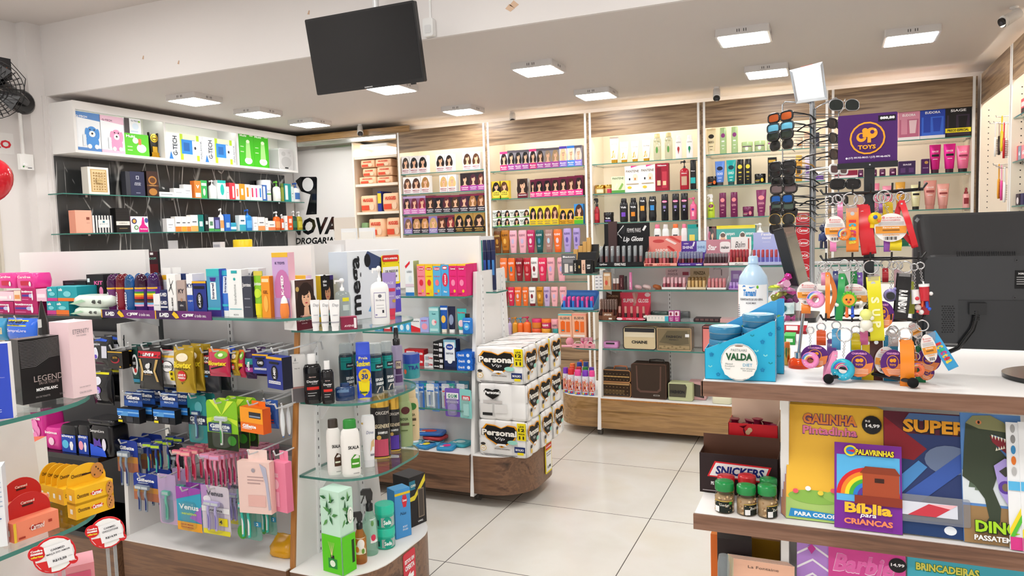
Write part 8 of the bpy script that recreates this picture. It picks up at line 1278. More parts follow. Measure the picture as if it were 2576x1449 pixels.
row('in the third row on the makeup end base',[(925,975,1172,HCC('f0702a'),'orange capped hair colour spray'),(985,1030,1160,HCC('2a4ab0'),'blue capped hair colour spray'),(1040,1085,1158,HCC('2a4aa0'),'navy capped hair colour spray'),(1008,1040,1142,HCC('f07a2a'),'amber capped hair colour spray',{'back':.08})],5.14,.2755,ZE_,name='hair_spray_can')
# on and under the checkout counter
ZP_=(1740,600,3.45);ZO_=(1980,440,2.587);ZQ_=(1740,980,3.09);ZR_=(2100,980,3.09)
ct_=CZ+.0006
def zpx(zoom,x,y):return zoom[0]+x/zoom[2],zoom[1]+y/zoom[2]
# pastille cartons
VB='2cb4dc'
def flower(x,y,s,c):return[U(x+s*.55*cos(a),y+s*.6*sin(a),s*.4,s*.45,c)for a in(0.3,1.56,2.8,4.1,5.3)]
def leafp(x,y,s,c):return[Z([(x,y),(x-s,y+.6*s),(x-s*.8,y+1.4*s),(x,y+.5*s)],c),Z([(x,y),(x+s,y+.6*s),(x+s*.8,y+1.4*s),(x,y+.5*s)],c)]
PAT=[]
for i,(x,y)in enumerate(((.08,.2),(.1,.42),(.22,.6),(.55,.58),(.68,.74),(.82,.66),(.86,.42),(.82,.2),(.93,.3),(.2,.1),(.4,.1),(.6,.1),(.74,.5),(.93,.8),(.3,.22),(.5,.2))):PAT+=flower(x,y,.035,'1585b8')if i%2 else leafp(x,y,.03,'148a9c' if i%3 else '8ad8dc')
def pastille(w,hl,hr,d,back):
 t=thing('carton',None,None);m=MB();m.prismy([(-w/2,0),(w/2,0),(w/2,hr),(w/2-.006,hr),(w*.02,hl+(hr-hl)*.48),(-w/2,hl)],-d/2,-d/2+.0012,'f4f4f2',VB)
 m.art(lambda u,v,k:((u-.5)*w,-d/2-.0003*k,v*hr),[p for p in PAT if True]+[U(.5,.33,.258,.31,'f2f0ec'),U(.5,.33,.25,.3,'2a6a7c'),U(.5,.33,.245,.294,'f4f2ee'),Z([(.25,.3),(.25,.28),(.3,.12),(.4,.06),(.6,.06),(.7,.12),(.75,.28),(.75,.3)],'f4f2ee'),U(.5,.6,.06,.012,'8a6a5a'),V(.5,.53,.22,.04,'6a7a78','PASTILHAS',.0),V(.5,.42,.37,.12,'1c5a34','VALDA',.06),V(.36,.3,.1,.03,'6a7a78','Mentol'),V(.37,.26,.13,.03,'6a7a78','Eucaliptol'),V(.34,.22,.07,.025,'6a7a78','Timol'),V(.62,.29,.13,.05,'3a9ac0','DIET',.0),V(.62,.23,.2,.02,'6a7a78','Alivio refrescante',.02),V(.62,.2,.14,.02,'6a7a78','Sem acucar',.02)]);m.mk('front_panel',t)
 m=MB();bh=[(-w/2+.008,0),(w/2,0),(w/2,hr*1.26),(w/2-.01,hr*1.26),(-w/2+.008,hl*1.45)];m.prismy(bh,d/2-.0012,d/2,'f2f2f2','48a8e0')
 m.art(lambda u,v,k:((u-.5)*w,d/2-.0014-.0003*k,v*hr),flower(.38,.72,.03,'8ac03a')+leafp(.52,.8,.03,'a0cc3a')+flower(.66,.96,.04,'8ac03a')+leafp(.82,1.02,.04,'b8d84a')+flower(.92,.95,.03,'9ac84a'));m.mk('back_panel',t)
 m=MB();m.box(w/2-.0012,w/2,-d/2,d/2,0,hr,'e4e8ea','4ab0e0');m.box(-w/2,-w/2+.0012,-d/2,d/2,0,hl,VB);m.box(-w/2,w/2,-d/2,d/2,0,.0012,VB);m.mk('side_panel',t)
 return t
t=pastille(.133,.06,.118,.078,0);put(t,'pastille_carton','turquoise slanted pastille carton with round white label on the counter corner','display carton',(-.159,1.478+.039,ct_),R(2))
t=pastille(.133,.06,.118,.05,0);put(t,'pastille_carton','second turquoise carton hidden behind the slanted pastille carton','display carton',(-.148,1.478+.108,ct_),R(2))
def tin(r,h):
 t=thing('tin',None,None);m=MB();m.lathe([(r*.97,0),(r,h*.06),(r,h*.5)],'1f6a94/g',26);m.mk('body',t);m=MB();m.lathe([(r*1.02,h*.52),(r*1.02,h*.94),(r*.98,h)],'2a7aa4/g',26);m.M=Matrix.Translation((0,0,h+.0003));m.lathe([(r*.9,0),(r*.9,.0003)],'a8d0e4',26);m.art(lambda u,v,k:(u,v,.0004+.0003*k),[U(.0,.0,r*.5,r*.5,'e4eef4'),V(0,0,r*.8,r*.2,'3a6a8a','VALDA')]);m.M=Matrix.Identity(4);m.mk('lid',t)
 m=MB();m.lathe([(r*1.005,h*.5),(r*1.005,h*.53)],'e8d8a8',26);m.mk('seal',t);return t
for i in range(4):put(tin(.0315,.0245),'pastille_tin','blue round pastille tin, '+('bottom','second','third','top')[i]+' of the low stack in the carton','tin',(-.189,1.516,ct_+.0016+i*.0251),0,'pastille tins')
for i in range(5):put(tin(.0315,.0245),'pastille_tin','blue round pastille tin, '+('bottom','second','third','fourth','top')[i]+' of the tall stack in the carton','tin',(-.1245,1.518,ct_+.0016+i*.0251),0,'pastille tins')
# disinfectant
def tamani(w,h,d):
 t=thing('bottle',None,None);r=w/2;B='b8d4ec/g';m=MB();m.lathe([(r*.94,0),(r,h*.02),(r,h*.7),(r*.93,h*.77),(r*.5,h*.875),(r*.33,h*.9),(r*.31,h*.915)],B,28)
 m.mk('body',t);m=MB();m.lathe([(r*.36,h*.915),(r*.36,h*.93),(r*.33,h*.932),(r*.33,h*.985),(r*.27,h)],'b0d0ee/g',22);m.mk('cap',t)
 m=MB();n=18
 def P(u,v,k):a=-pi/2+(u-.5)*2.5;return((r+.0003+.0004*k)*cos(a),(r+.0003+.0004*k)*sin(a),v*h)
 m.add([P(i/n,v,1)for i in range(n+1)for v in(.05,.68)],[(2*i,2*i+2,2*i+3,2*i+1)for i in range(n)],'f0f2f4',True)
 m.add([P(-.06+.06*i,v,1)for i in range(2)for v in(.05,.68)],[(0,2,3,1)],'f0743a',True)
 m.art(P,[V(.46,.59,.36,.075,'2a80c8','Tamani',.06,.15),Z([(.1,.62),(.3,.66),(.5,.64),(.62,.66),(.5,.655),(.3,.675)],'2a80d0'),U(.67,.655,.03,.018,'6ab82a'),V(.5,.515,.64,.024,'3a3a44','DESINFETANTE DE USO GERAL',.02),V(.5,.475,.26,.02,'3a3a44','ALGAS MAX',.02)]+[Q(.1,.44-.0215*i,.9-.13*((i*7)%3)/3,.45-.0215*i,'7a7e86')for i in range(18)]);m.mk('label',t);return t,w
o=on(tamani,'disinfectant_bottle','pale blue disinfectant bottle behind the turquoise carton',1854,1930,646,1.93,CZ,'bottle');o.rotation_euler.z=R(-4)
# candy jar
def jar2(w,h,d):
 t=thing('jar',None,None);r=w/2;m=MB();m.lathe([(r*.7,0),(r*.95,h*.08),(r,h*.4),(r*.95,h*.62),(r*.85,h*.7),(r*.9,h*.72)],'eef2f4/l',20,caps=False);m.mk('body',t);m=MB();m.lathe([(r*.92,h*.7),(r*.92,h*.76)],'e4eaee/t',20,caps=False);m.mk('rim',t)
 m=MB();a0=[(-.5+.1*i,-1)for i in range(11)];m.add([(r*.97*sin(x*1.6),-r*.97*cos(x*1.6)-.001,z)for x in[a[0]for a in a0]for z in(h*.3,h*.5)],[(2*i,2*i+2,2*i+3,2*i+1)for i in range(10)],'d8ecec');m.art(lambda u,v,k:((u-.5)*r,-r*.98-.002-.0004*k,h*(.3+.2*v)),[U(.35,.5,.14,.3,'2a6a7a'),U(.7,.5,.14,.3,'2a6a7a')]);m.mk('label',t);return t,w
A=onY(*zpx(ZP_,745,580),2.25);put(jar2(.105,.16,0)[0],'candy_jar','clear plastic candy jar behind the blue bottle','jar',(A.x+.01,2.25,ct_))
rnd=random.Random(4);cc=['d83a9a/f','b8c83a/f','e8b0d0/f','c02a8a/f','d8d060/f','7a2a6a/f','e04aa0/f','a8a83a/f']
for i in range(12):
 m=MB();m.loft([[(x,y*f,z*f)for y,z in((.009,0),(.005,.008),(-.005,.008),(-.009,0),(-.005,-.008),(.005,-.008))]for x,f in((-.026,1.3),(-.014,.3),(-.01,1),(.01,1),(.014,.3),(.026,1.3))],cc[i%8]);a=i*2.4;rr=.012+.022*((i*5)%7)/7
 o=m.mk('candy');put(o,'wrapped_candy',['magenta','lime','pale pink','deep pink','yellow','plum','hot pink','olive'][i%8]+' foil wrapped candy, '+ORD[i]+' up the heap in the jar','candy',(A.x+.01+rr*cos(a),2.25+rr*sin(a),ct_+.03+.0098*i),a,'candies in the jar');o.rotation_euler.x=i*.7;o.rotation_euler.y=.4*sin(i)
 # small clutter behind
on(BX('c8303a',[Q(0,.0,1,.3,'8a1c24'),Q(.1,.4,.6,.9,'f4f0ee')],'e4e0de','f4eeee',.09),'leaflet_pile','red and white leaflet pile on the counter leg',1972,2030,818,2.15,CZ,'leaflets')
on(BX('2a9a3a',[Q(.2,.3,.8,.7,'d8f0d8')],'1c1c1e','4ac05a',.07),'card_box','black and green card box before the red leaflets',1972,2000,846,1.95,CZ,'box')
on(VS('can','b89a50/m',[],'e8782a/g',1),'gold_jar','small gold jar with orange lid beside the cartons',1972,1988,862,1.66,CZ,'jar')
t=thing('pen_stand','orange plastic stand with a slanting steel rod beside the cartons','stand',tuple(onZ(*zpx(ZP_,930,1120),CZ)[:2])+(ct_,))
m=MB();m.lathe([(.02,0),(.022,.006),(.02,.016),(.012,.02)],'f07a24/t',22);m.mk('base',t);m=MB();m.lathe([(.009,.02),(.009,.032)],'c8c8c8/m',16);m.mk('collar',t);m=MB();m.cyl((0,0,.03),(.012,.03,.155),.0035,'b8babc/m',10);m.mk('rod',t)
# keychain stand
KX,KY=.072,1.56
ks=thing('keychain_stand','black wire counter stand with purple sign crowded with keychains','display stand',(KX,KY,ct_))
BLK='141416/g'
m=MB();m.box(-.009,.009,-.009,.009,.02,.41,BLK);m.mk('pole',ks)
m=MB()
for a,b in(((-.07,-.075),(.07,.06)),((.07,-.075),(-.07,.06))):m.cyl((a[0],a[1],.012),(b[0],b[1],.012),.004,BLK,8)
m.cyl((0,0,.008),(0,0,.03),.012,BLK,12);m.mk('base',ks)
for x,y in((-.07,-.075),(.07,-.075),(-.07,.06),(.07,.06)):m=MB();m.ball((x,y,.0098),.0095,'1a1a1c/w',14,8);m.mk('foot',ks)
LV=[.357,.232,.118]
for z in LV:
 m=MB();m.tube([(-.085,-.035,z+.008),(-.08,-.04,z),(-.03,-.046,z),(.0,-.04,z),(.03,-.046,z),(.085,-.04,z+.002),(.092,-.036,z+.012)],.0022,BLK,6);m.tube([(-.03,-.046,z),(0,0,z-.002),(.03,-.046,z)],.0022,BLK,6);m.tube([(-.08,-.04,z),(-.05,.03,z),(.05,.03,z),(.085,-.04,z)],.0022,BLK,6);m.mk('arm',ks)
 for x in(-.075,-.03,.0,.035,.078):m=MB();m.tube([(x,-.042,z),(x,-.052,z-.001),(x,-.058,z+.006),(x,-.06,z+.014)],.0018,BLK,6);m.mk('hook',ks)
sa,sb=onY(*zpx(ZD_,1068,880),KY-.012),onY(*zpx(ZD_,1553,420),KY-.012);sw,sh=sb.x-sa.x,sb.z-sa.z
m=MB();m.prismy(rrect(sa.x-KX,sb.x-KX,sa.z-ct_,sb.z-ct_,.003),-.014,-.011,'4a1f66','4a1f66');P=lambda u,v,k:(sa.x-KX+u*sw,-.0141-.0003*k,sa.z-ct_+v*sh)
OR='f0a428';asp=sw/sh
def circ(x,y,r,c):return U(x,y,r,r*asp,c)
m.art(P,[Q(.68,.84,.97,.95,'17121c'),V(.83,.895,.24,.06,'f0f0f0','888,88',.04),circ(.5,.54,.3,OR),circ(.5,.54,.27,'4a1f66'),circ(.4,.56,.085,OR),circ(.4,.58,.045,'4a1f66'),Q(.42,.56,.5,.7,OR),circ(.46,.68,.05,OR),circ(.57,.63,.1,OR),Q(.5,.45,.56,.66,OR),circ(.58,.65,.035,'4a1f66'),V(.49,.37,.3,.08,OR,'TOYS',.05),V(.53,.17,.7,.045,'f4f0f8','(17) 99193-9015 / (17) 99146-0675',.02),circ(.15,.17,.018,'f4f0f8')]
+[Z([(.63+.03*(1 if i%2==0 else.42)*cos(pi/2+i*pi/5),.685+.033*(1 if i%2==0 else.42)*sin(pi/2+i*pi/5))for i in range(10)],'f8d060')])
m.mk('sign',ks)
m=MB();m.box(sa.x-KX-.001,sb.x-KX+.001,-.017,-.009,sa.z-ct_-.003,sa.z-ct_+.008,BLK);m.cyl((.0,-.0178,sa.z-ct_+.003),(.0,-.017,sa.z-ct_+.003),.0015,CHROME,8);m.mk('sign_foot',ks)
# keychains; every piece read on the photograph and hung at depth Y
class KC:
 def __init__(s,label,hx,hy,Y):
  s.Y=Y;s.o=onY(*zpx(ZO_,hx,hy),Y);s.t=thing('keychain',label,'keychain',s.o,0,'toy keychains');s.k=0
 def p(s,x,y,dy=0):q=onY(*zpx(ZO_,x,y),s.Y);return(q.x-s.o.x,dy,q.z-s.o.z)
 def sc(s):return(onY(*zpx(ZO_,100,500),s.Y)-onY(*zpx(ZO_,0,500),s.Y)).length/100
 def ring(s,x,y,r,c='d0d0d2/m',dy=0):
  m=MB();k=s.sc();m.torus(s.p(x,y,dy),r*k,4.5*k,(.15,1,.1),c,20,6);m.mk('key_ring',s.t);return s
 def chain(s,pts,dy=0):
  m=MB();k=s.sc();P=[Vector(s.p(x,y,dy))for x,y in pts]
  for a,b in zip(P,P[1:]):
   n=max(1,int((b-a).length/(11*k)))
   for i in range(n):m.torus(a+(b-a)*((i+.5)/n),7*k,1.8*k,(1 if i%2 else.2,0 if i%2 else 1,.3),'c8c8cc/m',8,4)
  m.mk('chain',s.t);return s
 def disc(s,x0,y0,x1,y1,kind,dy=-.004,tilt=0):
  k=s.sc();c=s.p((x0+x1)/2,(y0+y1)/2,dy);rx,rz=(x1-x0)/2*k,(y1-y0)/2*k;m=MB();m.M=Matrix.Translation(c)@Matrix.Rotation(R(tilt),4,'Y');n=28
  m.prismy([(rx*cos(2*pi*i/n),rz*sin(2*pi*i/n))for i in range(n)],0,.0008,'f4f2f0',{'w':'f2eeec','p':'5a2478'}[kind]);A=lambda u,v,q:(u*rx,-.0001-.0002*q,v*rz)
  if kind=='w':m.art(A,[V(.14,.68,.9,.13,'d86a6a',u'ATENÇÃO',.02),U(-.45,.7,.09,.09,'d88a8a'),V(0,.52,1.1,.09,'d87a7a','VALIDADE INDETERMINADA',.03)]+[Q(-.75,.36-.08*i,.75,.39-.08*i,'a8a2a4')for i in range(3)]+[Z([(-.92,.1),(.92,.1),(.9,-.4),(-.9,-.4)],'e89a3a'),V(0,0,1,.13,'fbeede','Seguranca',.04),Q(-.5,-.16,.5,-.13,'6a4a2a'),Q(-.5,-.22,.5,-.19,'6a4a2a'),V(0,-.52,1,.13,'e89a3a','Compulsorio',.04)]+[Q(-.4+.08*i,-.86,-.4+.08*i+.02+.025*(i%3),-.64,'2a2628')for i in range(10)])
  else:m.art(A,[Z([(-.93,-.36),(.93,.1),(.8,-.6),(.4,-.92),(-.1,-.99),(-.6,-.8)],'e8864a'),V(0,.72,1.0,.15,'e8a0d8','CHAVEIRO',.04),U(0,.1,.5,.5,'f0a428'),U(0,.1,.45,.45,'5a2478'),U(-.1,.22,.15,.13,'f0a428'),U(.14,.24,.14,.14,'f0a428'),V(0,-.08,.5,.15,'f0a428','TOYS',.05)]+[Q(-.5+.06*i,-.42-.1*i,.6,-.38-.1*i,'f8d8c0')for i in range(4)])
  m.mk('hang_tag',s.t);return s
 def loop(s,x,y0,y1,w,c,txt='',tc='',dx=0,dy=0,spread=0,back=.012):
  """a strap folded into a loop: front band down and back band up"""
  k=s.sc();m=MB();n=10;P0=Vector(s.p(x,y0,dy));P1=Vector(s.p(x+dx,y1,dy));W=w*k/2;L=P1-P0;rows=[]
  for i in range(n+1):f=i/n;rows.append(P0+L*f*.93+Vector((0,-back*sin(pi*f*.85)*.6,0)))
  for i in range(1,6):a=pi*i/5;rows.append(P0+L*(.93+.07*sin(a))+Vector((0,-back*.3+back*(1-cos(a))/2,0)))
  for i in range(1,n+1):f=1-i/n;rows.append(P0+L*f*.93+Vector((spread*k*sin(pi*f),back*.7,0)))
  sx=Vector((cos(atan2(L.x,-L.z)),0,sin(atan2(L.x,-L.z))))*W;th=Vector((0,.0009,0));vs=[]
  for q in rows:vs+=[q-sx,q+sx]
  m.add(vs,[(2*i,2*i+1,2*i+3,2*i+2)for i in range(len(rows)-1)],c,True);m.add([v+th for v in vs],[(2*i+2,2*i+3,2*i+1,2*i)for i in range(len(rows)-1)],c,True)
  if txt:
   ang=atan2(L.x,-L.z)
   cols=tc.split(',')
   for i,ch in enumerate(txt):
    if ch==' ':continue
    f=.28+.6*(i+.5)/len(txt);q=P0+L*f*.93;q=q+Vector((0,-back*sin(pi*f*.85)*.6-.0006,0));v2,f2=text2d(ch,.04)
    ex=(Vector((sin(ang),0,-cos(ang))))*min(L.length*.5/len(txt),W*1.1);ey=sx.normalized()*W*1.2
    m.add([q+ex*a+ey*b for a,b in v2],f2,cols[i%len(cols)])
  m.mk('strap',s.t);m=MB();m.box(P0 .x-W*.8,P0 .x+W*.8,P0 .y-.002,P0 .y+back,P0 .z-2*W,P0 .z+W*.3,'e8e4e4/t' if txt else c);m.cyl((P0 .x,P0 .y-.0034,P0 .z-W),(P0 .x,P0 .y-.002,P0 .z-W),W*.34,'c8c8c8/m',12);m.mk('clasp',s.t);return s
 def donut(s,x,y,r,c,cols=('e85a8a','f0c83a','f4f0e0','3ab0d0','4a6ad0'),dy=-.008,rot=0):
  k=s.sc();q=s.p(x,y,dy);m=MB();m.torus(q,r*.68*k,r*.33*k,(.1,1,0),c,24,10);m.mk('donut_charm',s.t);m=MB()
  for i,cl in enumerate(cols):m.tube([(q[0]+(r*(.4+.12*i))*k*cos(a),q[1]-r*.28*k*(1-abs(i-2)*.14),q[2]+(r*(.4+.12*i))*k*sin(a))for a in[R(rot+8+164*j/12)for j in range(13)]],r*.062*k,cl+'/g',6)
  for a in(200,225,250,290,315,340):m.ball((q[0]+r*.7*k*cos(R(a)),q[1]-r*.32*k,q[2]+r*.7*k*sin(R(a))),r*.05*k,'f4f4f0/g',6,4)
  m.mk('rainbow',s.t);return s
 def fig(s,fn,nm='figure_charm'):m=MB();fn(m,s.p,s.sc());m.mk(nm,s.t);return s
 def ball(s,m,x,y,r,c,dy=-.006,sz=1):m.ball(s.p(x,y,dy),r*s.sc(),c,14,8,sz)
 def rod(s,m,a,b,r,c,dy=-.006):m.cyl(s.p(*a,dy),s.p(*b,dy),r*s.sc(),c,10)
Y0=1.513
K=KC('orange ice cream keychain with rainbow donut at the top hook',410,125,Y0);K.ring(410,160,45).loop(425,215,502,76,'f0862a/g','icecrea','d83a3a,3ab0d0,e8d040,c83a7a').chain([(395,190),(375,320)]).donut(372,385,44,'f0862a/g',rot=40)
K=KC('wide plain red strap keychain beside the pole',470,130,Y0+.012);K.ring(470,165,32).loop(490,205,520,88,'d8202c/g',dx=45,back=.02)
K=KC('white attention tag with pink loop at the top outer hook',320,130,Y0);K.ring(325,160,30).chain([(322,185),(310,270)]).disc(245,262,375,442,'w').loop(300,400,500,40,'f08ac0/g',dx=0,dy=.004)
K=KC('small dark astronaut figure keychain at the outer top',270,145,Y0+.02);K.ring(275,165,26).chain([(272,190),(240,310)]);K.fig(lambda m,p,k:(K.ball(m,238,345,28,'1f2a4a/g'),K.ball(m,238,400,26,'2a3a6a/g',-.006,1.4),K.rod(m,(225,430),(222,478),10,'1a2240/g'),K.rod(m,(250,430),(252,478),10,'1a2240/g'),K.rod(m,(215,385),(212,430),8,'3a4a7a/g')))
K=KC('white attention tag with yellow and purple loops at the top',640,105,Y0);K.ring(630,140,40).chain([(625,175),(660,255)]).disc(575,248,775,437,'w').loop(710,420,494,70,'e8d020/g',dx=-5,dy=.004).loop(655,420,502,40,'a05ac0/g',dy=.01)
K=KC('yellow drop charm with blue patch at the top',590,115,Y0+.008);K.ring(600,150,34).chain([(600,175),(575,250)]);K.fig(lambda m,p,k:(K.ball(m,572,285,44,'f0c818/g'),K.rod(m,(560,300),(555,345),18,'f0c818/g'),K.ball(m,570,275,14,'2a5ab8/g',-.022),K.ball(m,595,300,11,'f07a2a/g',-.02)))
K=KC('yellow clasp keychain hanging behind the attention tag',655,110,Y0+.025);K.ring(655,150,36).loop(655,185,330,60,'e8c820/g')
K=KC('narrow red strap loop keychain at the outer top',735,105,Y0);K.ring(740,140,30).loop(745,170,475,36,'d8202c/g',dx=90,spread=-55,back=.02)
K=KC('green and dark charm behind the red strap',770,110,Y0+.03);K.ring(765,150,30).chain([(765,180),(770,380)]).loop(768,370,465,40,'1f8a6a/g')
K=KC('pink donut keychain with white attention tag, second tier outer hook',215,555,Y0);K.ring(225,590,26).chain([(220,610),(180,740)]).disc(62,690,205,852,'w',.002).donut(187,808,60,'f49ac8/g').loop(122,830,905,60,'f0862a/g',back=.01,dy=.006)
K=KC('orange rubber loop keychain beside the pink donut',262,555,Y0-.004);K.ring(262,590,22).loop(264,640,935,30,'f0862a/g',spread=45,back=.018)
K=KC('green rubber loop keychain in the second tier',370,545,Y0);K.ring(375,590,38).loop(358,650,950,44,'1f9a4a/g',dx=-22,spread=40,back=.02)
def sun(m,p,k):
 m.cyl(p(400,808,-.012),p(400,808,-.006),46*k,'5ac02a/g',20)
 for i in range(14):a=2*pi*i/14;m.ball(p(400+46*cos(a),808+46*sin(a),-.009),10*k,'5ac02a/g',8,6)
 m.cyl(p(400,808,-.016),p(400,808,-.012),38*k,'f0a020/g',20);m.ball(p(385,806,-.016),7*k,'2a2a30/g',8,6);m.ball(p(412,806,-.016),7*k,'2a2a30/g',8,6);m.ball(p(400,822,-.016),9*k,'d8402a/g',8,6)
 for a,b in(((360,830),(325,842)),((440,830),(480,830))):m.cyl(p(*a,-.009),p(*b,-.009),9*k,'f4f4f0/g',8);m.ball(p(*b,-.009),15*k,'f4f4f0/g',8,6)
 for x,c in((388,'f0703a/g'),(425,'2a5ad8/g')):m.cyl(p(x,850,-.009),p(x,905,-.009),9*k,c,8);m.ball(p(x,912,-.012),14*k,c,8,6)
K=KC('round orange face charm with green edge and white tag',430,545,Y0);K.ring(430,590,36).chain([(430,620),(415,760)]).disc(345,704,525,882,'w',.002).fig(sun)
K=KC('yellow strap keychain with purple disc and chick charm',548,560,Y0-.004);K.ring(545,600,45).loop(560,665,1082,84,'e0d820/g','SUP','f8f4c0',dx=30,back=.02).chain([(540,650),(520,860)]).disc(545,815,690,1000,'p',-.006).fig(lambda m,p,k:(K.ball(m,512,905,40,'e8ec8a/g',-.012),K.ball(m,512,970,42,'f0eee0/g',-.012),K.ball(m,480,925,16,'f4f2ea/g',-.014),K.ball(m,548,925,16,'f4f2ea/g',-.014),K.ball(m,490,998,20,'f4f2ea/g',-.014),K.ball(m,538,998,20,'f4f2ea/g',-.014)))
K=KC('lavender camera shaped charm in the second tier',690,555,Y0+.012);K.ring(690,590,26).chain([(690,615),(675,740)]).fig(lambda m,p,k:(m.ball(p(672,782,-.004),44*k,'a8a0dc/g'),m.cyl(p(666,778,-.03),p(666,778,-.012),26*k,'17171a/b',16),m.ball(p(700,742,-.004),12*k,'a8a0dc/g')))
K=KC('black strap keychain with white vertical lettering',765,560,Y0-.002);K.ring(770,600,38).loop(765,645,948,84,'17171a/g',' RAINBOW','f4f4f4',dx=-30,back=.022)
K=KC('white bottle shaped charm with red dot',830,560,Y0);K.ring(828,600,22).chain([(828,620),(830,740)]).fig(lambda m,p,k:(m.cyl(p(838,835,-.006),p(830,745,-.006),28*k,'eeeeee/g',14,24*k),m.ball(p(838,797,-.022),13*k,'d83040/g',10,6),m.ball(p(850,860,-.006),20*k,'e8dcd4/g'),m.ball(p(870,890,-.006),17*k,'f0f0ee/g'),m.ball(p(845,885,-.012),9*k,'d83a3a/g')))
K=KC('red cup shaped charm with blue legs and red loop',868,540,Y0);K.ring(868,590,22).chain([(868,610),(880,700)]).loop(895,780,915,56,'c02434/g',back=.016,dy=.008).fig(lambda m,p,k:(m.cyl(p(893,815,-.008),p(888,722,-.008),26*k,'c82434/g',14,30*k),m.cyl(p(888,724,-.008),p(887,708,-.008),32*k,'f4f4f4/g',14),m.cyl(p(885,708,-.008),p(882,690,-.008),5*k,'f4f4f4/g',8),m.ball(p(933,770,-.008),13*k,'f4f4f4/g',8,6),m.cyl(p(905,820,-.008),p(910,862,-.008),10*k,'2a5ac8/g',8),m.ball(p(922,868,-.01),12*k,'2a5ac8/g',8,6),m.cyl(p(880,815,-.008),p(876,855,-.008),8*k,'e85a2a/g',8)))
K=KC('pink donut keychain with purple disc at the lowest outer hook',145,960,Y0);K.ring(150,1010,24).chain([(150,1035),(152,1130)]).disc(90,1100,270,1262,'p',.002).donut(152,1202,58,'f48ac0/g',dy=-.006)
K=KC('turquoise rainbow donut keychain with purple disc',370,985,Y0-.002);K.ring(372,1040,48).chain([(375,1085),(365,1190)]).disc(375,1132,562,1322,'p',.0).donut(362,1262,76,'2ab0d0/g',('f08ac0','f4e8c0','e84a7a','3a6ad0','3ac0b8')).loop(315,1160,1340,34,'f49ac0/g',dx=-70,spread=-20,back=.016,dy=.004)
K=KC('white attention tag beside a purple disc in the lowest tier',690,985,Y0+.006);K.ring(695,1030,36).chain([(690,1065),(660,1120)]).disc(575,1115,700,1300,'w',.004,8).disc(612,1130,760,1322,'p',-.004)
K=KC('bright orange looped strap keychain near the front foot',770,985,Y0-.004);K.ring(770,1035,40).loop(778,1085,1395,82,'f08a20/g',dx=0,spread=30,back=.024)
K=KC('orange rainbow donut keychain half behind the orange strap',830,1100,Y0+.008);K.ring(835,1180,26).chain([(828,1130),(838,1210)]).donut(840,1262,48,'f07a4a/g')
K=KC('purple discs hanging edgeways beside the orange strap',800,985,Y0+.02);K.chain([(800,990),(880,1130)]).disc(845,1130,992,1285,'p',.0,18).disc(868,1240,955,1342,'p',.004,18)
K=KC('sky blue ice cream strap swinging outwards',905,960,Y0-.004);K.ring(880,980,36).loop(935,1030,1262,66,'3aa0d8/g','icectea','d83a3a,e8d040,3ac08a,c83a7a,f0c83a',dx=150,back=.006).disc(878,1032,965,1218,'w',-.006,-14)
K=KC('white attention tag edge behind the blue strap',840,955,Y0+.012);K.disc(800,955,870,1070,'w',.0,-30)
for lab,x,y0,y1,w,c in(('brown strap keychain behind the purple disc',580,1050,1345,80,'5a2a24/g'),('yellow printed strap keychain in the lowest tier',525,1060,1352,70,'e8c820/g'),('blue strap keychain behind the white tags',675,1060,1365,84,'2a98c8/g'),('light blue lettered strap keychain near the front foot',448,1080,1370,66,'3ab0d8/g'),('green strap keychain at the back of the stand',870,1120,1362,56,'1f8a5a/g'),('orange star strap keychain at the back',222,1020,1110,60,'f0622a/g'),('pale blue strap keychain at the back',320,1010,1140,56,'5ab0e0/g'),('yellow clip keychain at the back of the lowest tier',448,1040,1150,60,'e8d020/g'),('pink strap keychain at the back of the lowest tier',500,1010,1110,50,'f07ab0/g'),('dark green strap keychain behind the round face',435,630,760,40,'1f9a4a/g'),('navy strap keychain behind the green loop',315,630,830,34,'2a3a8a/g'),('red strap keychain behind the lavender camera',640,610,700,34,'c82a34/g'),('pink clip keychain behind the orange loop',240,640,720,36,'f09ac0/g'),('teal loop keychain behind the green one',335,700,930,50,'2a9a9a/g'),('violet strap keychain behind the round face',470,640,800,40,'8a5ac8/g'),('white and rose loop behind the black strap',720,620,860,40,'f0c8d0/g'),('lime loop keychain behind the black strap',800,700,905,50,'b8c83a/g'),('lilac clip keychain behind the yellow drop',615,180,250,34,'a87ad0/g'),('pink strap keychain behind the attention tag',345,180,300,34,'f08ab8/g'),('purple strap keychain behind the turquoise donut',290,1080,1260,60,'6a3a90/g'),('white clip keychain behind the purple discs',690,1040,1120,60,'eeeaea/g')):
 KC(lab,x,y0-50,KY-.012).ring(x,y0-30,28).loop(x,y0,y1,w,c)
 # monitor on the counter, seen from behind
mo=thing('monitor','black computer monitor seen from behind on the counter','monitor',(.42,1.645,ct_),R(0))
MD='2b2c2e/g'
mz=lambda py,px=2400:onY(px,py,1.62).z-ct_
mx0=onY(2300,700,1.62).x-.42;zt,zb2=mz(536),mz(878)
m=MB();m.prismy(rrect(mx0,-mx0+.07,zb2,zt,.008),.0,.022,MD);m.loft([[(x*f+.035*(1-f),y,(zb2+zt)/2+(z-(zb2+zt)/2)*f2-dz)for x,z in rrect(mx0,-mx0+.07,zb2,zt,.02)]for f,f2,y,dz in((1,1,.0,0),(.985,.97,-.004,0),(.95,.66,-.018,.035),(.94,.64,-.02,.036))],'303133/g',True,False)
m.mk('back_shell',mo)
m=MB();m.box(mx0+.006,-mx0+.064,.022,.0225,zb2+.008,zt-.008,'101014/b');m.mk('screen',mo)
bz=mz(690)
def mp(x,y):q=onY(*zpx(ZO_,x,y),1.625);return q.x-.42,q.z-ct_
m=MB()
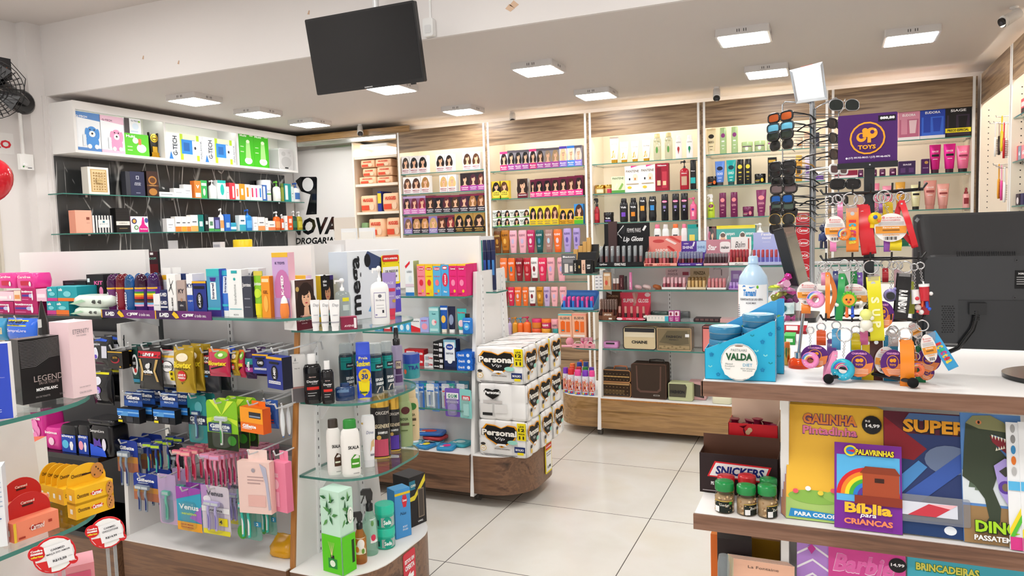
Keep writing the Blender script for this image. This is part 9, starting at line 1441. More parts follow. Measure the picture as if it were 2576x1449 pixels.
for i in range(26):
 a=mp(1105+15*i,512);m.box(a[0],a[0]+.0012,-.0215,-.012,a[1]-.004,a[1]+.004,'141416')
for i in range(5):
 for j in range(13):
  a=mp(1010+17*i+(8 if j%2 else 0),855+14*j);m.box(a[0]-.0012,a[0]+.0012,-.0208,-.0198,a[1]-.0008,a[1]+.0008,'0c0c0e')
m.mk('vent',mo)
m=MB();a,b=mp(1110,1130),mp(1500,815);m.box(a[0],.16,-.0206,-.0199,a[1],b[1],'252628/g');m.box(a[0],.16,-.021,-.0206,b[1]-.0015,b[1],'17181a/g');m.mk('connector_panel',mo)
for q in((1492,555),(1480,798)):a=mp(*q);m=MB();m.cyl((a[0],-.022,a[1]),(a[0],-.0198,a[1]),.003,'3a3a3c/g',12);m.cyl((a[0],-.0224,a[1]),(a[0],-.022,a[1]),.0014,'0c0c0e',8);m.mk('screw',mo)
m=MB();a,b=mp(1480,740),mp(1620,620);m.box(a[0],b[0],-.0208,-.0199,a[1],b[1],'0c0c0e');m.art(lambda u,v,k:(a[0]+u*(b[0]-a[0]),-.0209-.0002*k,a[1]+v*(b[1]-a[1])),[V(.4,.82,.5,.1,'d8d8d8','3GREEN',.04)]+[Q(.08,.6-.12*i,.9,.64-.12*i,'a8a8a8')for i in range(4)]);m.mk('rating_label',mo)
m=MB();a,b,c,d,e=[mp(*q)for q in((1235,830),(1225,900),(1200,1000),(1110,1120),(960,1200))];m.box(a[0]-.014,a[0]+.014,-.034,-.02,a[1]-.022,a[1],'0f0f10/g');m.tube([(a[0],-.03,a[1]-.02),(b[0],-.03,b[1]),(b[0]-.002,-.03,(b[1]+c[1])/2),(c[0],-.032,c[1]),(d[0],-.03,d[1]),(e[0],-.01,e[1])],.0042,'0f0f10/g',8)
for i in range(5):m.cyl((b[0],-.03,b[1]+.006-.004*i),(b[0],-.03,b[1]+.004-.004*i),.0056,'0f0f10/g',10)
m.mk('power_cable',mo)
m=MB();m.box(.03,.10,-.02,.012,.012,zb2+.03,MD);m.mk('neck',mo)
m=MB();n=40
cx_=.0;m.M=Matrix.Translation((.04,-.012,0));m.prism([(.155*cos(2*pi*i/n),.11*sin(2*pi*i/n))for i in range(n)],.003,.009,'17181a/b','1f2022/b',True);m.loft([[(.155*f*cos(2*pi*i/n),.11*f*sin(2*pi*i/n),z)for i in range(n)]for f,z in((.97,0),(1,.003))],'17181a/b');m.M=Matrix.Identity(4);m.mk('base',mo)
# touch monitor, nearly edge-on
A=onY(1999,660,2.5);t=thing('touch_monitor','black touch screen seen nearly edge-on behind the blue bottle','monitor',(A.x+.01,2.5,ct_),R(87))
m=MB();m.M=Matrix.Translation((0,0,.185))@Matrix.Rotation(R(-14),4,'X');m.prismy(rrect(-.17,.17,-.11,.11,.006),0,.03,'1a1a1c/g');m.M=m.M;m.mk('housing',t)
m=MB();m.M=Matrix.Translation((0,0,.185))@Matrix.Rotation(R(-14),4,'X');m.box(-.155,.155,-.0008,0,-.095,.095,'3a3c40/b');m.mk('screen',t)
m=MB();m.box(-.05,.05,.01,.05,.012,.12,'1a1a1c/g');m.mk('neck',t);m=MB();m.prism(rrect(-.1,.1,-.06,.09,.02),0,.014,'1f2022/g');m.mk('base',t)
# sunglasses rack
RX,RY=-.062,3.4
ra=thing('sunglasses_rack','grey wire sunglasses rack with a tilted mirror on top','display rack',(RX,RY,ct_))
GR='a8acb0/m'
def rz_(x,y):q=onY(*zpx(ZD_,x,y),RY);return q.x-RX,q.z-ct_
m=MB();ztop=rz_(860,345)[1];m.cyl((0,0,.01),(0,0,ztop),.011,GR,12);m.mk('pole',ra)
m=MB();m.lathe([(.13,0),(.13,.006),(.03,.012),(.014,.03)],GR,28);m.mk('base',ra)
LY=[455,540,620,690,800,880,940,1020,1110,1190,1260,1330]
for side,xs in((-1,(625,855)),(1,(880,1075))):
 m=MB();a,b=rz_(xs[0],380),rz_(xs[1],345);lo=rz_(xs[0],1400);yb=-.05
 if side<0:m.tube([(a[0],yb,lo[1]),(a[0],yb,a[1]),(a[0]+.01,yb,a[1]+.012),(b[0]-.015,0,b[1]),(b[0]-.003,0,b[1]-.01),(b[0]-.003,0,lo[1])],.0028,GR,6)
 else:m.tube([(b[0],yb,lo[1]),(b[0],yb,b[1]),(b[0]-.01,yb,b[1]+.012),(a[0]+.015,0,a[1]),(a[0]+.003,0,a[1]-.01),(a[0]+.003,0,lo[1])],.0028,GR,6)
 m.mk('wire_frame',ra)
 for i,y in enumerate(LY):
  m=MB();p=rz_(xs[0],y);q=rz_(xs[1],y-12)
  m.tube([(p[0],yb-.004,p[1]),((p[0]+q[0])/2,yb*.5,(p[1]+q[1])/2),(q[0],0,q[1])],.0018,GR,5);m.tube([(p[0],yb-.004,p[1]-.012),((p[0]+q[0])/2,yb*.4,(p[1]+q[1])/2-.01),(q[0],.01,q[1]-.008)],.0018,GR,5);m.mk('wire_arm',ra)
  # mirror
mi=[rz_(*q)for q in((680,105),(945,35),(985,330),(730,365))]
mm_,nt_,b_,N_,L_=newmat('mirror_glass');b_.inputs['Metallic'].default_value=1;b_.inputs['Roughness'].default_value=.02;b_.inputs['Base Color'].default_value=(.86,.88,.88,1)
m=MB();cxm=sum(p[0]for p in mi)/4;czm=sum(p[1]for p in mi)/4
def mq(p,f,y):return(cxm+(p[0]-cxm)*f,y-(.02 if p in mi[:2]else 0),czm+(p[1]-czm)*f)
for f0,f1,y in((1,.84,-.03),):
 vs=[mq(p,1,-.03)for p in mi]+[mq(p,.84,-.03)for p in mi]+[mq(p,1,-.018)for p in mi];m.add(vs,[(i,(i+1)%4,4+(i+1)%4,4+i)for i in range(4)]+[((i+1)%4,i,8+i,8+(i+1)%4)for i in range(4)]+[(8,11,10,9)],'b4b8bc/m')
fr=m.mk('mirror_frame',ra);m=MB();m.add([mq(p,.85,-.0295)for p in mi],[(3,2,1,0)],mm_);m.mk('mirror_glass',fr)
m=MB();a=mq(mi[0],1,0);b=mq(mi[1],1,0);m.tube([(a[0]*.65+b[0]*.35,-.012,a[2]*.65+b[2]*.35+.003),(a[0]*.3+b[0]*.7,-.012,a[2]*.3+b[2]*.7+.003)],.006,'e8502a/g',6);m.mk('handle_tape',ra)
m=MB();m.cyl((0,0,ztop),(cxm*.5,-.01,mi[2][1]+.02),.006,GR,8);m.mk('mirror_arm',ra)
def glasses(frame,lens,shape='w',temple=None,W=.142):
 t=thing('sunglasses',None,None);m=MB();lw,lh=W*.45,(.037 if shape=='w' else.046);x0=W*.25
 def rim(cx,s):return[(cx+px*lw*s,pz*lh-(.12*lh*abs(px)if shape=='a' else 0))for px,pz in([(math.copysign(abs(cos(a))**(.6 if shape=='w' else.85),cos(a))*.5,math.copysign(abs(sin(a))**(.6 if shape=='w' else.8),sin(a))*(.5 if sin(a)>0 else.5))for a in[2*pi*i/22 for i in range(22)]])]
 rr=.0044 if shape=='w' else.0016
 for cx in(-x0,x0):m.tube([(x,.0+.06*x*x*4,z)for x,z in rim(cx,1)],rr,frame,6,True)
 m.tube([(-x0+lw*.45,0,lh*.22),(0,-.003,lh*.3),(x0-lw*.45,0,lh*.22)],rr*.9,frame,6);m.mk('frame',t)
 for cx in(-x0,x0):m=MB();pts=rim(cx,.97);m.add([(x,.06*x*x*4-.0006,z)for x,z in pts]+[(cx,.06*cx*cx*4-.003,0)],[(i,(i+1)%22,22)for i in range(22)],lens,True);m.mk('lens',t)
 for s in(-1,1):m=MB();xx=s*(x0+lw*.5);m.tube([(xx,.06*xx*xx*4,lh*.22),(xx+s*.003,.01,lh*.22),(xx+s*.002,.06,lh*.16),(xx-s*.002,.105,lh*.02),(xx-s*.006,.14,-lh*.42)],.003 if shape=='w' else.0018,temple or frame,6);m.mk('temple',t)
 m=MB();m.tube([(-.004,-.004,lh*.2),(0,-.006,lh*.5),(.004,-.004,lh*.2)],.0015,'c8c8c8/m',5);m.mk('tag_loop',t);return t
BKL='0e0e10/b'
LG_=[(465,500,700,'17171a/g','c8602a/f','w','black sunglasses with orange red mirrored lenses',None),(548,500,700,'2a3a44/g','6ab8d8/f','w','sunglasses with pale blue lenses under the top pair',None),(612,498,700,'17171a/g','1c2a20/b','w','black sunglasses with greenish lenses',None),(688,520,700,'b8b0a0/m','20201e/b','a','thin rimmed dark round sunglasses',None),(862,520,712,'17171a/g','1a1a1e/b','w','black sunglasses with amber temple','c8903a/g'),(905,530,700,'17171a/g','17171a/b','w','black sunglasses below the amber templed pair',None),(985,525,715,'17171a/g',BKL,'w','wide black sunglasses in mid rack',None),(1045,555,700,'2a2422/g','6a5a5c/b','w','sunglasses with smoky grey lenses',None),(1130,512,715,'17171a/g','2a6ac0/f','w','black sunglasses with bright blue mirrored lenses',None),(1185,540,700,'17171a/g','4a5a50/b','w','dark sunglasses under the blue mirrored pair',None),(1240,540,715,'17171a/g',BKL,'w','glossy black sunglasses low on the rack',None),(1290,535,690,'c8a860/m','20201e/b','a','gold rimmed dark sunglasses low on the rack',None),(1370,540,690,'17171a/g','17171a/b','w','lowest black sunglasses beside the touch screen',None)]
for y,x0,x1,fr,le,sh,lab,tm in LG_:
 q=onY(*zpx(ZD_,(x0+x1)/2,y),RY-.07);put(glasses(fr,le,sh,tm),'sunglasses',lab,'sunglasses',(q.x,q.y,q.z),R(-42+5*sin(y)))
RG_=[(365,1120,'c8c8cc/m','1c2420/b','a','dark aviator sunglasses at the top of the rack',32,None),(520,1060,'17171a/g','2a1c1a/b','w','black sunglasses turned away beside the purple sign',62,None),(640,1062,'17171a/g','2a1c1a/b','w','lower black sunglasses turned away beside the purple sign',66,None),(770,1072,'2a1c18/g','3a2420/b','w','brown sunglasses with printed temple behind the purple sign',64,None),(890,1076,'eeeeee/g','5a3a3a/b','w','white framed sunglasses with white temples',60,None),(1008,1130,'17171a/g','1a1618/b','w','large black square sunglasses above the keychains',34,None),(1140,1078,'17171a/g','1a1618/b','w','black sunglasses behind the top keychains',60,None)]
for y,x,fr,le,sh,lab,rz,tm in RG_:
 q=onY(*zpx(ZD_,x,y),RY-.06);put(glasses(fr,le,sh,tm),'sunglasses',lab,'sunglasses',(q.x,q.y,q.z),R(rz))
 # red lip balm cards behind the rack
for i in range(6):
 y=1200+62*i;A,B=onY(*zpx(ZD_,730,y),3.75),onY(*zpx(ZD_,850,y+50),3.75);w=B.x-A.x
 o=carton('box',w,.058,.03,'c82430',[U(.5,.6,.44,.3,'f0e8e8'),U(.5,.6,.4,.26,'d8303a'),V(.5,.6,.6,.24,'ffffff','Carmed' if i<3 else 'Coca-Cola',.03,.2)],'a81c28','d83a44');put(o,'lip_balm_box','red lip balm box, '+ORD[i]+' from the top behind the sunglasses rack','box',((A.x+B.x)/2,3.75,ct_+.0585*(5-i)),0,'red lip balm boxes')
 # lower tray: jars and sweets
TQ=TZ+.0006
def spice(w,h,dd):
 t=thing('jar',None,None);r=w/2;m=MB();m.lathe([(r*.92,0),(r,h*.03),(r,h*.56),(r*.82,h*.64),(r*.8,h*.7)],'e8e4dc/l',22);m.mk('glass',t);m=MB();m.lathe([(r*.88,.002),(r*.95,h*.04),(r*.95,h*.5),(r*.6,h*.56)],SPC,22)
 rn=random.Random(7)
 for i in range(40):a=rn.uniform(pi,2*pi);m.ball((r*.9*cos(a),r*.9*sin(a),rn.uniform(.05,.54)*h),r*rn.uniform(.1,.18),('c8a880','b08a60','d8c09a')[i%3],6,4)
 m.mk('spice',t)
 m=MB();m.lathe([(r*.96,h*.7),(r*1.0,h*.72),(r*1.0,h*.93),(r*.95,h*.97),(r*.5,h)],SPL,24);m.mk('lid',t)
 m=MB()
 def P(u,v,k):a=-pi/2+(u-.5)*2;return((r+.0004+.0004*k)*cos(a),(r+.0004+.0004*k)*sin(a),v*h)
 m.add([P(i/12,v,1)for i in range(13)for v in(.04,.42)],[(2*i,2*i+2,2*i+3,2*i+1)for i in range(12)],'17201a',True);m.art(P,[V(.55,.28,.5,.1,'f4f4e8',SPT,.0,.2),Q(.05,.06,.3,.24,'f0f0f0'),Q(.0,.40,1,.43,'c8a850'),U(.85,.36,.08,.05,'3a8a2a')],1);m.mk('label',t);return t,w
SPC='c8ac88'
for i,(x0,x1,yt,Y,c,tx,lab)in enumerate(((170,322,730,1.472,'1c8a44/g','Gengi','green capped ginger jar at the outer corner of the front row'),(340,495,762,1.472,'1c8a44/g','bre','green capped spice jar in the middle of the front row'),(505,658,762,1.472,'1c8a44/g','bre','green capped spice jar next to the colouring books'),(190,328,684,1.535,'c82a30/g','','red capped spice jar behind the ginger jar'),(352,495,682,1.535,'c82a30/g','','red capped spice jar behind the middle green one'),(522,662,708,1.54,'1c8a44/g','','green capped spice jar in the back row'))):
 SPL,SPT=c,tx or 'x';on(spice,'spice_jar',lab,*[ZQ_[0]+q/3.09 for q in(x0,x1)],980+yt/3.09,Y,TZ,'jar',rz=(0,50,60,0,0,0)[i],group='spice jars')
def openbox(w,h,d,col,inn,art=(),back=1.0):
 t=thing('box',None,None);m=MB();m.box(-w/2,w/2,-d/2,-d/2+.0012,0,h,col,inn);m.art(flat(w,h,d),art);m.mk('front_panel',t)
 m=MB();m.box(-w/2,w/2,d/2-.0012,d/2,0,h*back,inn);m.box(-w/2,-w/2+.0012,-d/2,d/2,0,h,col,inn);m.box(w/2-.0012,w/2,-d/2,d/2,0,h,inn);m.box(-w/2,w/2,-d/2,d/2,0,.0012,inn);m.mk('tray',t);return t
SN=[Z([(.1,.42),(.2,.82),(.92,.78),(.84,.38)],'d8242e'),Z([(.13,.45),(.215,.78),(.885,.745),(.82,.42)],'f4f4f4'),V(.52,.6,.62,.22,'1c2a7a','SNICKERS',.07,.15),V(.3,.25,.3,.1,'f4f4f4','PE DE MOLEQUE',.03),Q(.04,.06,.4,.075,'c8c0c0')]
on(lambda w,h,dd:(openbox(w,h*.78,.06,'2a1a1c','5a3a2c',SN,1.32),.06),'chocolate_box','dark brown open chocolate bar carton behind the spice jars',ZQ_[0]+62/3.09,ZQ_[0]+672/3.09,980+430/3.09,1.585,TZ,'box')
on(lambda w,h,dd:(openbox(w,h*.74,.07,'d8202c','e8c8b0',[U(.4,.86,.05,.04,'d8b890'),U(.44,.9,.05,.04,'d8b890')],1.35),.07),'sweets_box','red open carton of wrapped peanut sweets above the chocolate carton',ZQ_[0]+285/3.09,ZQ_[0]+672/3.09,980+105/3.09,1.665,TZ,'box')
bx_=bpy.data.objects['sweets_box'];bw=max(c.dimensions.x for c in bx_.children);hz0=min(c.dimensions.z for c in bx_.children)
for i in range(6):
 m=MB();rn=random.Random(i);m.loft([[(x*f,y*f,z)for x,y in((-.009,0),(-.006,.008),(.006,.008),(.009,0),(.006,-.008),(-.006,-.008))]for z,f in((0,1.2),(.006,.8),(.012,1),(.046,1),(.052,.8),(.058,1.25))],('8a1c3a/f','b03060/f','7a1c30/f','a82a50/f')[i%4]);m.art(lambda u,v,k:((u-.5)*.012,-.0083-.0004*k,.012+v*.034),[Q(.1,.2,.9,.5,'e8e0dc'),U(.5,.75,.3,.16,'d8a850')])
 o=put(m.mk('candy'),'peanut_candy','shiny wine red wrapped sweet, '+ORD[i]+' along the front of the red carton','sweet',(bx_.location.x-bw*.38+bw*.15*i,bx_.location.y-.02+.012*(i%2),TQ+hz0*.62-.004*(i%3)),.3*i,'wrapped sweets in the red carton');o.rotation_euler.y=.3*sin(i*2.1)
on(lambda w,h,dd:(openbox(w,h*.8,.06,'d8c4a8','d0b898',[Z([(.48+.085*i,.0),(.5+.085*i,.3),(.56+.085*i,.3),(.55+.085*i,.0)],('c82434','f0e0d0')[0])for i in range(6)],1.2),.06),'wafer_box','beige carton with red wafer bars behind the red carton',ZQ_[0]+340/3.09,ZQ_[0]+672/3.09,980+75/3.09,1.74,TZ,'box')
# books leaning on the tray
def leanbook(name,look,x0,x1,yt,zoom,art,col,y0=1.474,lean=17,th=.006,z0=TQ,spine=None,copies=0,cat='book'):
 ox,oy,s=zoom;a=R(lean);n=Vector((0,-cos(a),sin(a)));P0=Vector((0,y0,z0));E=Vector((0,0,EYE));q=ray(ox+(x0+x1)/2/s,oy+yt/s);T=E+q*((P0-E).dot(n)/q.dot(n));h=(T.z-z0)/cos(a)
 ql=ray(ox+x0/s,oy+yt/s);qr=ray(ox+x1/s,oy+yt/s);L=E+ql*((P0-E).dot(n)/ql.dot(n));Rr=E+qr*((P0-E).dot(n)/qr.dot(n));w=Rr.x-L.x;o=None
 for i in range(copies+1):
  m=MB();m.box(-w/2,w/2,0,th,0,h,col,'f0ece4','f0ece4');m.box(-w/2-.0006,-w/2+.0004,-.0002,th+.0002,0,h,spine or col)
  if i==0:m.art(FP(w,h,-.0002),art)
  b=put(m.mk('book'),name,look if i==0 else look+', '+ORD[i]+' copy behind it',cat,((L.x+Rr.x)/2-.0025*i,y0+i*(th+.0012)/cos(a),z0),0);b.rotation_euler.x=-a;b.location.z+=(th+.0005)*sin(a);o=o or b
 return o,w,h
GALA=[Q(0,0,1,.2,'a8c870'),Q(0,.18,1,1,'f0bc3c'),U(.3,.2,.28,.06,'8ab850'),U(.68,.22,.3,.06,'9ac45a'),Z([(.03,.02),(.6,.02),(.65,.07),(.05,.09)],'2a8ac8'),V(.34,.05,.5,.035,'f4f4f4','PARA COLORIR',.04),V(.45,.88,.57,.1,'5a2a78','GALINHA',.1),V(.45,.882,.56,.09,'e88a3a','GALINHA',.05),V(.45,.78,.57,.08,'5a2a78','Pintadinha',.07),V(.45,.782,.56,.07,'e87aa0','Pintadinha',.03),U(.88,.86,.1,.08,'1c1a1c'),V(.89,.85,.14,.035,'ffffff','14,99',.04),V(.84,.89,.05,.02,'ffffff','R$',.02)]+[U(.1+.13*i,.24+.03*(i%2),.03,.02,('e85a6a','f4f4f4','e8d040')[i%3])for i in range(7)]+[U(.75,.55,.22,.14,'5a9ad8'),U(.75,.55,.03,.02,'f4f4f4'),U(.66,.6,.02,.015,'f4f4f4'),U(.84,.6,.02,.015,'f4f4f4')]
leanbook('colouring_book','yellow topped colouring book in shiny film beside the spice jars',745,1490,140,ZQ_,GALA,'f0bc3c',1.488,19,.004,TQ,'6a2a8a',4)
BIB=[Q(0,0,1,1,'7a2a98'),Q(.03,.32,.97,.86,'5ab4e8')]+[Z([(.5+rr*cos(a)*1.05,.4+rr*sin(a)*.72)for a in[pi*i/20 for i in range(21)]]+[(.5+(rr-.062)*cos(a)*1.05,.4+(rr-.062)*sin(a)*.72)for a in[pi*(20-i)/20 for i in range(21)]],c)for rr,c in((.45,'d8282e'),(.39,'f0882a'),(.33,'f0dc30'),(.27,'4ab03a'),(.21,'2a80d0'),(.15,'5a3a98'))]+[Q(.42,.38,.96,.66,'a84a2a'),Z([(.38,.66),(.98,.66),(.9,.74),(.46,.74)],'8a3a20'),Q(.6,.56,.74,.61,'3a1c14'),Q(.3,.3,1,.4,'8a3420'),U(.24,.91,.1,.065,'f0dc30'),U(.24,.91,.07,.045,'2a80d0'),Z([(.18,.91),(.3,.93),(.3,.89)],'d8282e'),V(.6,.9,.58,.075,'1a1414','PALAVRINHAS',.1),V(.6,.902,.57,.068,'f0dc30','PALAVRINHAS',.04),V(.5,.25,.7,.12,'f0c030',u'Bíblia',.08),V(.5,.165,.24,.05,'f4f0f4','para',.02,.2),V(.5,.09,.72,.08,'f08a5a',u'CRIANÇAS',.06)]
leanbook('bible_storybook','purple bible storybook for children with a rainbow',0,518,432,ZR_,BIB,'7a2a98',1.470,15,.006)
SUP=[Q(0,0,1,1,'2a3a6a'),Q(0,.82,1,1,'5a1c2c'),Z([(0,.62),(0,.95),(.5,.7),(.35,.6)],'8a1c28'),U(.75,.62,.28,.12,'6a7a9a'),Z([(.2,.3),(1,.75),(1,.6),(.3,.2)],'3a5aa8'),Z([(0,.35),(.4,.6),(.5,.55),(.1,.25)],'4a8ac8'),Z([(.24,.93),(.3,.99),(1,.99),(1,.93)],'4a6a9a'),V(.6,.88,.76,.12,'1a1420','SUPER',.1),V(.6,.885,.75,.11,'e8a028','SUPER',.06),Q(0,0,1,.12,'1c3a6a'),U(.74,.06,.07,.035,'e8eef4')]
o,w,h=leanbook('comic_activity_book','dark blue activity book with golden capital lettering in film',380,1050,190,ZR_,SUP,'2a3a6a',1.480,17,.006,TQ,'5a1c2c')
m=MB();m.prismy(rrect(-w*.42,w*.46,h*.1,h*.32,.004),-.009,-.0022,'d8dce4/t');m.art(lambda u,v,k:((u-.5)*w*.8,-.0095-.0003*k,h*(.12+.18*v)),[Q(.1,.2,.9,.8,'d8dce8'),Z([(.2,.2),(.5,.75),(.8,.6),(.6,.2)],'c83a48'),Z([(.5,.75),(.8,.6),(.9,.8)],'f0b8c0')]);m.mk('pencil_pouch',o)
DIN=[Q(0,0,1,1,'5a8ac8'),Q(0,.3,1,.55,'d8e0e4'),Q(0,0,1,.28,'9a7a50'),Z([(.1,.42),(.18,.62),(.26,.42)],'5a6a58'),Z([(.2,.4),(.25,.55),(.3,.4)],'6a7a68'),Z([(.0,.5),(.05,.78),(.08,.92),(.2,.98),(.5,.99),(.72,.94),(.84,.86),(.82,.8),(.55,.84),(.5,.8),(.72,.68),(.8,.66),(.7,.62),(.55,.6),(.6,.55),(.5,.42),(.62,.28),(.6,.18),(.46,.1),(.3,.12),(.42,.2),(.36,.34),(.2,.44)],'3a4434'),Z([(.08,.92),(.2,.98),(.5,.99),(.72,.94),(.84,.86),(.6,.87),(.3,.88)],'8a8a60'),Z([(.48,.83),(.8,.8),(.74,.7),(.52,.78)],'8a2a34'),U(.3,.93,.05,.018,'d88a5a'),U(.3,.93,.02,.012,'1a1a14')]+[Z([(.5+.05*i,.84-.006*i),(.54+.05*i,.835-.006*i),(.52+.05*i,.805-.006*i)],'f0ecd8')for i in range(6)]+[Z([(.56+.04*i,.715+.006*i),(.6+.04*i,.72+.006*i),(.58+.04*i,.745+.006*i)],'f0ecd8')for i in range(4)]+[Z([(.52,.6),(.7,.66),(1,.64),(1,.25),(.8,.26),(.6,.4)],'a898d8'),U(.7,.44,.12,.05,'5a3a98'),U(.7,.44,.06,.03,'7a6a50'),Z([(.6,.56),(.72,.6),(.78,.54),(.7,.52)],'3a3a34'),U(.88,.34,.06,.03,'3ab0d0'),V(.55,.13,.76,.1,'1a2a10','DINO',.12),V(.55,.132,.74,.09,'a8d82a','DINO',.08),V(.55,.045,.8,.045,'4a4a4a','PASSATEMPO',.06),V(.55,.047,.79,.04,'f4f4f4','PASSATEMPO',.03)]
leanbook('dinosaur_book','activity book with a roaring dinosaur in film',975,1440,200,ZR_,DIN,'5a8ac8',1.474,17,.006)
PEN=[Q(0,0,1,1,'eef0f2')]+[U(.5,.95-.085*i,.2,.035,('a8a8a8','8a8a8a','3a8ac0','e0762a','b8b8b8')[i%5])for i in range(5)]+[Q(0,.46,1,.53,'5ab8e8'),Z([(0,.1),(1,.28),(1,.34),(0,.16)],'f0d830'),Z([(0,.04),(1,.22),(1,.28),(0,.1)],'5ac03a'),Q(0,0,1,.1,'d83a8a')]
for i in range(2):leanbook('puzzle_book','white puzzle book with leaf shapes, '+('nearer the dinosaur book' if i==0 else 'at the picture edge'),1330+95*i,1425+150*i,258,ZR_,PEN,'eef0f2',1.4665-.003*i,15,.0025)
# lowest tray
T2=.6006
BAR=[Q(0,0,.3,1,'b88ad8')]+[Z([(0,.9-.12*i),(.15,.98-.12*i),(.3,.9-.12*i),(.3,.88-.12*i),(.15,.96-.12*i),(0,.88-.12*i)],'f4f0f8')for i in range(7)]+[Q(.3,0,1,1,'d84a98'),V(.62,.86,.56,.16,'f8d8ec','Barbie',.08,.25),V(.62,.862,.55,.15,'e86ab0','Barbie',.04,.25),U(.93,.9,.08,.06,'1c1a1c'),V(.93,.9,.12,.03,'ffffff','14,99',.03),Z([(.1,.95),(.14,.99),(.18,.95),(.14,.9)],'c83a9a')]
leanbook('doll_colouring_book','pink and lilac colouring book on the lowest tray',820,1790*.0+1660,1230,ZQ_,BAR,'d84a98',1.482,12,.006,T2,'b88ad8')
BRI=[Q(0,0,1,1,'4ab4c8'),V(.35,.9,.56,.07,'2a7a3a','BRINCADEIRAS',.1),V(.35,.902,.55,.06,'e8e060','BRINCADEIRAS',.05),V(.6,.8,.5,.07,'2a7a3a','DIVERTIDAS',.1),V(.6,.802,.49,.06,'e8e060','DIVERTIDAS',.05),U(.9,.84,.1,.06,'e8c83a')]
leanbook('games_book','teal games book beside the pink colouring book',565,1471,1330,ZR_,BRI,'4ab4c8',1.482,12,.006,T2)
leanbook('fable_book','salmon fable book on a stack of thin books',322,800,1345,ZQ_,[V(.5,.93,.5,.03,'5a4a44','La Fontaine',.0),Q(0,0,1,.7,'f0b090')],'f0bca0',1.470,10,.002,T2,'c8d8b8',5)
on(BX('2a2020',[V(.4,.5,.16,.6,'f0f0f0','LINEA',.04,0,1)]+[Q(.2,.05+.05*i,.9,.07+.05*i,'8a7a78')for i in range(6)],'3a2c2c','1f1a1c',.07),'cereal_bar_box','black cereal bar carton on the lowest tray',ZQ_[0]+185/3.09,ZQ_[0]+450/3.09,980+1165/3.09,1.53,.6,'box',rz=8)
on(BX('e8742a',[],'c85a1c','f08a3a',.06),'cereal_bar_box','orange carton behind the black cereal bar carton',ZQ_[0]+150/3.09,ZQ_[0]+240/3.09,980+1130/3.09,1.61,.6,'box')
on(BX('c8962a/f',[],'a87a1c','8a5a20',.05),'wafer_box','gold and brown open carton on the lowest tray',ZQ_[0]+460/3.09,ZQ_[0]+685/3.09,980+1170/3.09,1.62,.6,'box')
def cup(w,h,dd):
 t=thing('cup',None,None);r=w/2;m=MB();m.lathe([(r*.95,0),(r,h*.7)],'4a6a70/t',18);m.mk('body',t);m=MB();m.lathe([(r*1.04,h*.7),(r*1.0,h*.9),(r*.8,h)],'d8e0e4/t',18);m.mk('lid',t);return t,w
on(cup,'plastic_cup','grey plastic cup with clear cap before the fable book',ZQ_[0]+198/3.09,ZQ_[0]+292/3.09,980+1308/3.09,1.468,.6,'cup')
# television, fan, cameras, wall fittings, brush wall
tl,tr,br,bl=(767,50),(1040,0),(1068,205),(797,240)
TYb,TYt=3.40,3.325
p=[onY(*q,y)for q,y in((tl,TYt),(tr,TYt),(br,TYb),(bl,TYb))]
ctr=(p[0]+p[1]+p[2]+p[3])/4;ex=(p[1]-p[0]+p[2]-p[3]).normalized();ez=(p[0]-p[3]+p[1]-p[2]).normalized();ey=ez.cross(ex).normalized();ez=ex.cross(ey);W=((p[1]-p[0]).length+(p[2]-p[3]).length)/2;H=((p[0]-p[3]).length+(p[1]-p[2]).length)/2
tv=thing('television','black flat television hung tilted from the ceiling before the beam','television');tv.matrix_world=Matrix(((ex.x,ey.x,ez.x,ctr.x),(ex.y,ey.y,ez.y,ctr.y),(ex.z,ey.z,ez.z,ctr.z),(0,0,0,1)))
m=MB();m.prismy(rrect(-W/2,W/2,-H/2,H/2,.008),0,.03,'0e0e10/g');m.prismy(rrect(-W*.35,W*.35,-H*.36,H*.3,.02),.03,.07,'141416/g');m.mk('housing',tv)
m=MB();m.box(-W/2+.011,W/2-.011,-.001,0,-H/2+.02,H/2-.011,'07080b/b');m.mk('screen',tv)
m=MB();m.art(lambda u,v,k:(u,-.0008-.0003*k,v),[V(0,-H/2+.009,.05,.007,'b8b8b8','SAMSUNG',.03)]);m.mk('maker_lettering',tv)
m=MB();m.box(W*.38,W*.42,.0,.012,-H/2-.008,-H/2,'0e0e10/g');m.mk('sensor',tv)
tvm=tv.matrix_world.inverted();a=tvm@Vector((ctr.x,ctr.y+.1,ZU));m=MB();m.box(-.06,.06,.07,.085,-.06,.06,'1a1a1c/g');m.cyl((0,.08,0),tvm@Vector((ctr.x,ctr.y+.14,ctr.z+.06)),.018,'1a1a1c/g',10);m.cyl(tvm@Vector((ctr.x,ctr.y+.14,ctr.z+.04)),tvm@Vector((ctr.x,ctr.y+.14,ZU)),.018,'d8d8d8/g',12);m.mk('ceiling_mount',tv)
